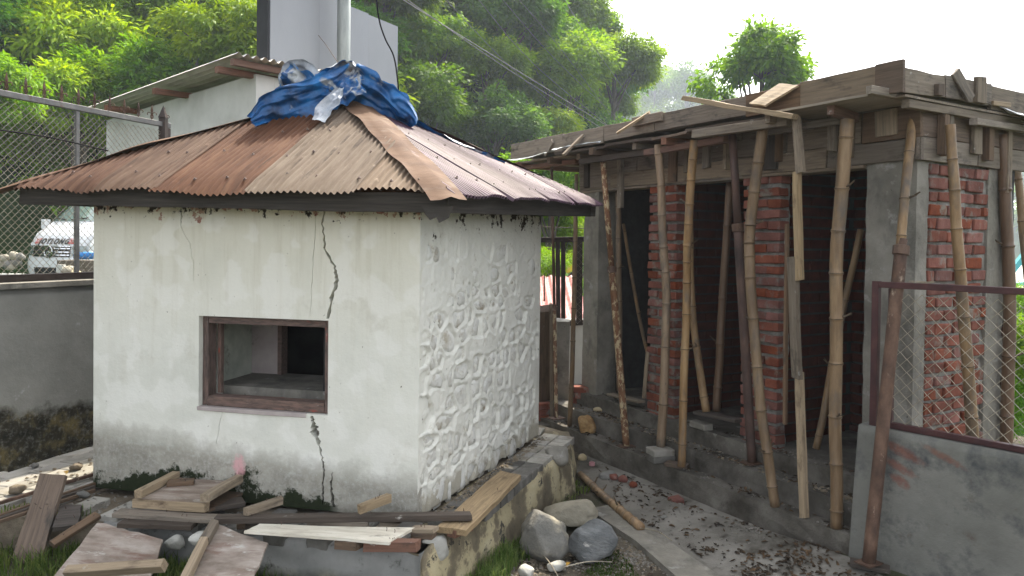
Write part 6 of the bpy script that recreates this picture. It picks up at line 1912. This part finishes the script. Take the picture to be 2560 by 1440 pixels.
def trunk_mesh(rng, h, r, cc, zc, mat, nb=7, lean=.0):
    mb = MB()
    top = Vector((lean * h, 0, zc + .2))
    pts = [Vector((0, 0, -.6)), Vector((.03 * h * rng.normal() * .3, 0, h * .3)), Vector((lean * h * .6, .02 * h * rng.normal(), h * .62)), top]
    P = interp(pts, 10)
    mb.tube(P, [r * (1 - .75 * i / 9) for i in range(10)], 8)
    for k in range(nb):
        c = cc[rng.integers(0, len(cc))]; t = Vector((c[0], c[1], c[2] + zc)) * 1.0
        i = int(rng.integers(3, 9)); s = P[i]
        mid = s.lerp(t, .5) + Vector((0, 0, .12 * h * .3))
        q = interp([s, mid, t], 6)
        rb0 = r * (1 - .75 * i / 9) * .6
        mb.tube(q, [rb0 * (1 - .8 * a / 5) for a in range(6)], 5)
    return mesh_of('trunk', mb.v, mb.f, mat, True)


VAR = {}
def variant(key, rad, zc, h, r, nclump, per, Ls, Ws, clump, droop, mat, seed, nb=7, lean=0.):
    rng = np.random.default_rng(seed)
    cm, cc = crown(rng, rad, nclump, per, Ls, Ws, clump, droop, M_[mat])
    tm = trunk_mesh(rng, h, r, cc, zc, M_['bark'], nb, lean)
    VAR[key] = (cm, tm, zc)
variant('round_a', (2.3, 2.3, 2.1), 4.4, 5.2, .16, 125, 100, .22, .046, .46, .35, 'leaf', 1)
variant('round_b', (2.0, 2.0, 2.5), 4.8, 5.8, .16, 125, 100, .21, .046, .46, .35, 'leaf', 2)
variant('dark_a', (2.5, 2.5, 2.0), 4.0, 4.8, .17, 130, 100, .20, .047, .46, .3, 'leaf_dark', 3)
variant('dark_b', (2.1, 2.1, 2.6), 4.6, 5.6, .17, 130, 100, .20, .047, .46, .3, 'leaf_dark', 4)
variant('bright_a', (2.4, 2.4, 2.0), 4.2, 5.0, .13, 120, 105, .24, .040, .42, .55, 'leaf_bright', 5)
variant('bright_b', (2.0, 2.0, 2.3), 4.5, 5.4, .13, 120, 105, .25, .040, .42, .55, 'leaf_bright', 6)
variant('tall', (1.7, 1.7, 3.4), 7.2, 9.0, .16, 95, 40, .40, .085, .55, .3, 'leaf', 7, 12)
variant('feather', (1.9, 1.9, 3.6), 7.2, 10.2, .14, 60, 40, .30, .055, .50, .2, 'leaf', 17, 16)
variant('single', (2.35, 2.3, 2.9), 7.0, 8.2, .20, 130, 60, .30, .072, .46, .5, 'leaf', 8, 12)
variant('shrub', (1.1, 1.1, .9), .75, .9, .03, 150, 60, .085, .019, .26, .4, 'leaf_bright', 9, 6)
variant('shrub_dark', (1.1, 1.1, 1.0), .85, 1.0, .03, 150, 60, .08, .02, .26, .4, 'leaf', 10, 6)


def tree(key, x, y, sc, label, group=None, cat='tree', nm='tree', z=None, rot=None):
    cm, tm, zc = VAR[key]
    z0 = gz(x, y) if z is None else z
    M = Matrix.Translation((x, y, z0 - .1)) @ Matrix.Rotation(rot if rot is not None else random.uniform(0, 6.28), 4, 'Z') @ Matrix.Diagonal((sc, sc, sc * random.uniform(.92, 1.1), 1))
    t = bpy.data.objects.new(nm, None); finish(t, None, M, label, cat, group)
    finish(bpy.data.objects.new('trunk', tm), t, M)
    finish(bpy.data.objects.new('crown', cm), t, M @ Matrix.Translation((0, 0, zc)))
    return t


# trees on the slope: a jittered pack, seen part only
rs = random.Random(5)
placed = []
def try_place(x, y, gap):
    if any((x - a) ** 2 + (y - b) ** 2 < (gap * .5 + g * .5) ** 2 for a, b, g in placed): return False
    placed.append((x, y, gap)); return True
hill = []
for _ in range(6000):
    y = rs.uniform(22, 78) if rs.random() < .8 else rs.uniform(60, 95)
    x = rs.uniform(-.78, .34) * y
    d = hill_d(x, y)
    if d < .5 or d > 24: continue
    sx = x / y
    if sx > .138: continue
    zz = gz(x, y)
    # keep only what the camera can see: the crown must come below the upper edge of the view
    if (zz - 1.95) / y > .40: continue
    gap = 1.55 + .016 * y
    if try_place(x, y, gap): hill.append((x, y, d))
    if len(hill) > 230: break
HG = {'bright_a': ('bright fresh green tree on the sunny left slope', 'fresh green trees on the left slope'), 'bright_b': ('bright fresh green tree on the sunny left slope', 'fresh green trees on the left slope'),
      'round_a': ('mid green bushy tree on the wooded slope', 'mid green trees on the wooded slope'), 'round_b': ('mid green bushy tree on the wooded slope', 'mid green trees on the wooded slope'),
      'dark_a': ('dark green dense tree on the wooded slope', 'dark trees on the wooded slope'), 'dark_b': ('dark green dense tree on the wooded slope', 'dark trees on the wooded slope')}
for (x, y, d) in hill:
    left = x / y < -.30
    w = [.33, .33, .14, .14, .03, .03] if left else [.10, .10, .27, .27, .13, .13]
    k = rs.choices(['bright_a', 'bright_b', 'round_a', 'round_b', 'dark_a', 'dark_b'], w)[0]
    tree(k, x, y, rs.uniform(.85, 1.25) * (1 + .004 * y), HG[k][0], HG[k][1])
# nearer trees at the left, behind the road
for (px_, y, sc, key, lab) in (((-12.949,22,5.89), 22.0, .80, 'bright_b', 'fresh green tree with drooping leaf clusters just above the spear finials'), ((-13.472,19,5.548), 19, .72, 'bright_a', 'yellow green tree cut by the left edge of the view'),
                              ((-9.318,24,8.122), 24.0, 1.0, 'bright_a', 'large sunlit tree left of the signboard above the lean-to roof'), ((-11.755,23,6.851), 23.0, 1.05, 'bright_b', 'tall fresh green tree above the middle of the lean-to roof')):
    tree(key, px_[0], y, sc, lab, z=px_[2] - VAR[key][2] * sc)
# single tree over the slab, slender trees far behind, haze paled
p = (10.558,32,8.84)
tree('single', p[0], 32, 1.06, 'lone leafy tree rising behind the roof slab', z=p[2] - VAR['single'][2] * 1.0 + .25)
for (px_, y, sc, key, lab) in (((57.833,250,58.145), 250, 4.3, 'feather', 'tall feathery hazy tree, the taller of the far pair'), ((48.487,260,58.866), 260, 3.7, 'feather', 'slender hazy tree left of the tallest far one'),
                          ((7.909,70,20.937), 70, .75, 'tall', 'thin tree on the slope crest against the sky'), ((11.089,80,20.907), 80, .75, 'tall', 'small thin tree low on the slope crest')):
    tree(key, px_[0], y, sc, lab, z=px_[2] - VAR[key][2] * sc)
# far hazy wood below them: reads as one mass, so one object
FARL = []
def far_wood(nm, spots, seed):
    rng = np.random.default_rng(seed); VV, TT = [], []
    for (x, y, sc) in spots:
        me, cc = crown(rng, (2.1 * sc, 2.1 * sc, 2.4 * sc), 60, 34, .34 * sc, .085 * sc, .55 * sc, .3, M_['leaf'])
        c = np.empty(len(me.vertices) * 3, np.float32); me.vertices.foreach_get('co', c)
        t = np.empty(len(me.polygons), np.float32); me.attributes['tint'].data.foreach_get('value', t)
        VV.append(c.reshape(-1, 3) + np.array([x, y, gz(x, y) + 3.4 * sc])); TT.append(np.clip(t * .7 + rng.uniform(0, .3), 0, 1)); bpy.data.meshes.remove(me)
    o = finish(bpy.data.objects.new(nm, leaf_mesh(nm, np.concatenate(VV), np.concatenate(TT), M_['leaf'])))
    o['kind'] = 'stuff'
sp_ = []
for _ in range(1500):
    y = rs.uniform(190, 330); x = rs.uniform(.08, .43) * y
    if len(sp_) >= 190: break
    if try_place(x, y, 7.5): sp_.append((x, y, rs.uniform(2.4, 4.0)))
far_wood('far_wood', sp_, 21)
sp_ = []
for _ in range(300):
    y = rs.uniform(200, 330); x = rs.uniform(.58, .74) * y
    if try_place(x, y, 10.0): sp_.append((x, y, rs.uniform(2.6, 4.2)))
far_wood('far_hillside_wood', sp_[:30], 22)
# shrubs: behind the fence, in the gap, right edge
SH = [((-16.715,24.5,4.503), .85, 'bright_b', 'bright bush behind the chain link panel at far left'), ((-16.394,27,4.066), .9, 'dark_a', 'dark bush behind the chain link panel above the van'), ((-15.165,27,4.804), 1.0, 'round_a', 'bush beside the white building behind the chain link'),
      ((-19.101,30,5.574), 1.1, 'dark_b', 'tall dark bush between the road and the slope'),
      ((0.475,10.8,1.782), .42, 'shrub', 'yellow green shrub behind the flaky prop in the gap'), ((1.39,20,2.074), .55, 'bright_a', 'bright bushes beyond the red roof in the gap'), ((0.889,24,2.605), .9, 'round_b', 'dark bushes far behind the gap'), ((2.226,26,2.117), .7, 'bright_b', 'sunny bushes on the far side of the gap'),
      ((5.059,7.5,0.841), .62, 'shrub_dark', 'dark leafy shrub behind the wire fence at the right edge'), ((4.751,7.2,0.456), .45, 'shrub_dark', 'low leafy shrub between the brown bamboo and the fence'), ((7.634,11,1.275), .5, 'shrub', 'yellow green shrub below the teal frame'), ((0.997,19,3.389), .75, 'round_a', 'bushes seen under the far end of the slab')]
for p, sc, key, lab in SH:
    tree(key, p[0], p[1], sc, lab, cat='shrub', nm='shrub', z=p[2] - VAR[key][2] * sc)

# undergrowth that closes the slope
n_ = 60000
rng = np.random.default_rng(77)
yy = rng.uniform(24, 95, n_ * 3); xx = rng.uniform(-.8, .42, n_ * 3) * yy
hd = (xx - TOE.x) * -TDIR.y + (yy - TOE.y) * TDIR.x
ok = (hd > -4) & (hd < 26)
xx, yy = xx[ok][:n_], yy[ok][:n_]
zz = np.array([gz(a, b) for a, b in zip(xx, yy)])
C = np.stack([xx, yy, zz + rng.uniform(0, 1.3, len(xx))], 1)
D = unit(rng.normal(size=C.shape) + np.array([.3, -.5, .0]))
Nn = unit(rng.normal(size=C.shape) * .6 + np.array([0, -.3, 1.]))
V = leaf_data(C, D, Nn, rng.uniform(.3, .6, len(C)), rng.uniform(.08, .15, len(C)))
o = finish(bpy.data.objects.new('undergrowth', leaf_mesh('undergrowth', V, rng.uniform(0, 1, len(C)), M_['leaf'])))
o['kind'] = 'stuff'


def in_poly_pts(rng, poly, n):
    P = np.array(poly); lo, hi = P.min(0), P.max(0); out = []
    while len(out) < n:
        q = rng.uniform(lo, hi)
        if inside(q, poly): out.append(q)
    return np.array(out)


def grass(nm, poly, n, hmin, hmax, seed, zf=gz, w=.0035, tuft=.6, bend=.6, tcol=(.1, .9)):
    rng = np.random.default_rng(seed)
    c = in_poly_pts(rng, poly, n)
    # gather in tufts
    tf = in_poly_pts(rng, poly, max(6, n // 45)); k = rng.integers(0, len(tf), n)
    m_ = rng.random(n) < tuft
    c[m_] = tf[k[m_]] + rng.normal(size=(m_.sum(), 2)) * .028
    z = np.array([zf(a, b) for a, b in c]) - .01
    h = rng.uniform(hmin, hmax, n); az = rng.uniform(0, 2 * np.pi, n)
    d = np.stack([np.cos(az), np.sin(az)], 1)
    V = np.zeros((n, 2, 4, 3)); s = np.stack([-d[:, 1], d[:, 0]], 1)
    bx = rng.uniform(.15, 1.0, n) * bend
    b0 = np.concatenate([c, z[:, None]], 1)
    m1 = b0 + np.concatenate([d * (h * bx * .3)[:, None], (h * .62)[:, None]], 1)
    t1 = b0 + np.concatenate([d * (h * bx)[:, None], (h * (1 - .35 * bx))[:, None]], 1)
    s3 = np.concatenate([s, np.zeros((n, 1))], 1) * w
    V[:, 0] = np.stack([b0 - s3, b0 + s3, m1 + s3 * .8, m1 - s3 * .8], 1)
    V[:, 1] = np.stack([m1 - s3 * .8, m1 + s3 * .8, t1 + s3 * .12, t1 - s3 * .12], 1)
    tint = np.repeat(np.clip(rng.uniform(*tcol, n), 0, 1), 2)
    o = finish(bpy.data.objects.new(nm, leaf_mesh(nm, V.reshape(-1, 3), tint, M_['grass'])))
    o['kind'] = 'stuff'
    return o
grass('grass', [(-3.3, 3.2), (-2.0, 3.2), (-.75, 3.55), (-.9, 3.83), (-2.3, 4.14), (-3.5, 4.25)], 9000, .05, .13, 1)
grass('grass', [(-.38, 3.7), (-.10, 4.1), (.12, 4.62), (-.02, 4.70), (-.38, 3.95)], 1500, .05, .16, 2, tcol=(.4, 1))
grass('grass', [(-.05, 4.6), (.42, 5.55), (.50, 5.4), (.30, 4.9), (.18, 4.6)], 2200, .03, .09, 3, tcol=(0, .5))
grass('grass', [(.42, 4.30), (.62, 4.75), (.70, 4.72), (.78, 4.35), (.60, 4.05)], 1600, .012, .035, 4, w=.004, tcol=(0, .6))
grass('grass', [(.46, 5.5), (.62, 5.9), (.56, 6.1), (.44, 5.9)], 120, .03, .08, 5, w=.006, tcol=(.5, 1))
grass('grass', [(-3.45, 4.30), (-2.35, 4.2), (-2.4, 4.25), (-3.4, 4.4)], 160, .02, .06, 6, zf=lambda a, b: PZ - .01)


def litter(nm, spec, mat, n, seed, size, kind='leaf'):
    """dead leaves or crumbs over several patches: (poly, z, share)"""
    rng = np.random.default_rng(seed); mb = MB()
    tot = sum(s for _, _, s in spec)
    for poly, z, s in spec:
        m_ = int(n * s / tot); P = in_poly_pts(rng, poly, m_)
        cl = in_poly_pts(rng, poly, 7)
        for q in P:
            if rng.random() < .55: q = cl[rng.integers(0, 7)] + rng.normal(size=2) * .07
            if not inside(q, poly): continue
            a = rng.uniform(*size); th = rng.uniform(0, 6.28); zz = z(q[0], q[1]) if callable(z) else z
            F = Matrix.Translation((q[0], q[1], zz)) @ Matrix.Rotation(th, 4, 'Z') @ Matrix.Rotation(rng.normal() * .3, 4, 'X') @ Matrix.Rotation(rng.normal() * .3, 4, 'Y')
            if kind == 'leaf':
                c = rng.uniform(.1, .5)
                v = [(-a, 0, .004), (-a * .3, a * .42, .004 + c * a), (a * .5, a * .34, .004 + c * a * .8), (a, 0, .006), (a * .4, -a * .36, .004 + c * a * .7), (-a * .4, -a * .40, .004 + c * a), (0, 0, .003)]
                f = [(6, i, (i + 1) % 6) for i in range(6)]
            else:
                v = [(a * rng.uniform(.6, 1.2) * math.cos(k * 1.2566), a * rng.uniform(.6, 1.2) * math.sin(k * 1.2566), a * rng.uniform(-.1, .3)) for k in range(5)] + [(a * .2, 0, a * rng.uniform(.5, .9))]
                f = [(k, (k + 1) % 5, 5) for k in range(5)]
            mb.add(v, f, 0, F)
    o = mb.build(nm, mat); o['kind'] = 'stuff'
    return o
from mathutils.bvhtree import BVHTree
_fb = BVHTree.FromPolygons([q.co.copy() for q in pf_.data.vertices], [tuple(q.vertices) for q in pf_.data.polygons])
def floor_z(a, b):
    h = _fb.ray_cast(Vector((a, b, 1)), Vector((0, 0, -1)))
    return max(gz(a, b), h[0].z if h[0] else -1) + .002
def spoly(s0, s1, t0, t1): return [tuple(bl(s, t, 0).xy) for s, t in ((s0, t0), (s1, t0), (s1, t1), (s0, t1))]
PASS = [tuple(Vector(p).xy) for p in ((0.712,6.721,0), (1.973,4.45,0), (1.505,4.085,0), (1.269,4.43,0), (0.765,5.495,0))]
YARD = [tuple(Vector(p).xy) for p in ((0.072,4.565,0), (0.73,5.033,0), (1.016,4.369,0), (0.949,4.071,0), (-0.152,4.043,0))]
LEFTP = [(-3.3, 4.75), (-2.85, 4.7), (-2.65, 4.9), (-2.55, 5.4), (-2.9, 5.4)]
FRONTP = [(-2.6, 4.25), (-.5, 3.85), (-.55, 4.12), (-2.55, 4.6)]
SIDEP = [tuple((HB + HW * a + HRN * b).xy) for a, b in ((.05, .03), (2.0, .03), (2.0, .10), (.05, .10))]
RIGHTG = [tuple(Vector(p).xy) for p in ((1.374,4.379,0), (2.077,4.871,0), (1.994,4.392,0.05), (2.231,4,0.05), (1.334,3.904,0))]
litter('fallen_leaves', [(PASS, floor_z, 3.2), (spoly(.1, 4.2, -.36, -.25), .205, 1.4), (spoly(.1, 3.4, -.22, -.08), .35, 1.4), (spoly(.3, 3.2, -.05, .1), .473, .4), (YARD, gz, .8), (RIGHTG, floor_z, 3.0)], M_['dead_leaf'], 1250, 4, (.008, .026))
litter('rubble_crumbs', [(PASS, floor_z, 1.5), (spoly(.1, 4.2, -.36, -.25), .203, 1.5), (spoly(.1, 3.4, -.22, -.08), .348, 2), (spoly(.2, 3.2, -.05, .1), .470, 1), (YARD, gz, 4), (FRONTP, PZ - .004, 1.3), (SIDEP, PZ - .004, 1.2)], M_['pebble'], 2600, 5, (.004, .014), 'crumb')
litter('dirt_crumbs', [(LEFTP, PZ - .004, .5), (SIDEP, PZ - .004, 2.0), (YARD, gz, 2), (spoly(.1, 3.4, -.22, -.08), .348, 1.5)], M_['dirt'], 1500, 6, (.005, .018), 'crumb')
# dry twigs
for i, (a, b, lab) in enumerate((((0.147,4.603,0.06), (0.291,4.305,0.02), 'thin dry stalk before the rounded boulder'), ((0.308,4.39,0.03), (0.629,4.482,0.03), 'pale dry stalk under the blue grey boulder'), ((0.883,4.979,0.05), (1.054,4.768,0.05), 'dry stalk on the concrete strip'),
                                ((0.997,5.819,0.02), (1.061,5.656,0.02), 'short stick beside the brick lumps'))):
    wire('twig', [a, Vector(a).lerp(Vector(b), .5) + Vector((.01, 0, .02)), b], .003, 'wire_old', lab, None, 8)
    bpy.data.objects[sorted(k.name for k in bpy.data.objects if k.name.startswith('twig'))[-1]]['category'] = 'twig'
for i, (p, lab) in enumerate((((1.46,4.762,0.016), 'yellow dead leaf on the passage floor'), ((0.358,4.435,0.03), 'small yellow leaf between the boulders'), ((-2.509,4.193,0.62), 'yellow leaf stuck on top of the leaning plank'))):
    if i == 2: p = (-2.537,4.24,0.607)
    a = .03
    v = [(-a, 0, .004), (-a * .3, a * .42, .012), (a * .5, a * .34, .010), (a, 0, .006), (a * .4, -a * .36, .012), (-a * .4, -a * .40, .010), (0, 0, .003)]
    obj('dead_leaf', v, [(6, k, (k + 1) % 6) for k in range(6)], M_['yellow_leaf'], None, Matrix.Translation(p) @ Matrix.Rotation(i * 1.1, 4, 'Z'), label=lab, cat='leaf')

# ================================================================ haze
hz = MB()
v, f = boxdata(1300, 900, 100, (0, 380, 46.5)); hz.add(v, f)
mt = bpy.data.materials.new('valley haze'); mt.use_nodes = True
nt = mt.node_tree; nt.nodes.clear()
out = N(nt, 'ShaderNodeOutputMaterial'); pv = N(nt, 'ShaderNodeVolumePrincipled')
pv.inputs['Color'].default_value = (.80, .90, 1.0, 1); pv.inputs['Density'].default_value = .0010; pv.inputs['Anisotropy'].default_value = .15
nt.links.new(pv.outputs[0], out.inputs['Volume'])
o = hz.build('haze', mt); o['kind'] = 'stuff'
print('objects', len(bpy.data.objects), 'pavers', cnt, 'hill', len(hill), 'placed', len(placed))
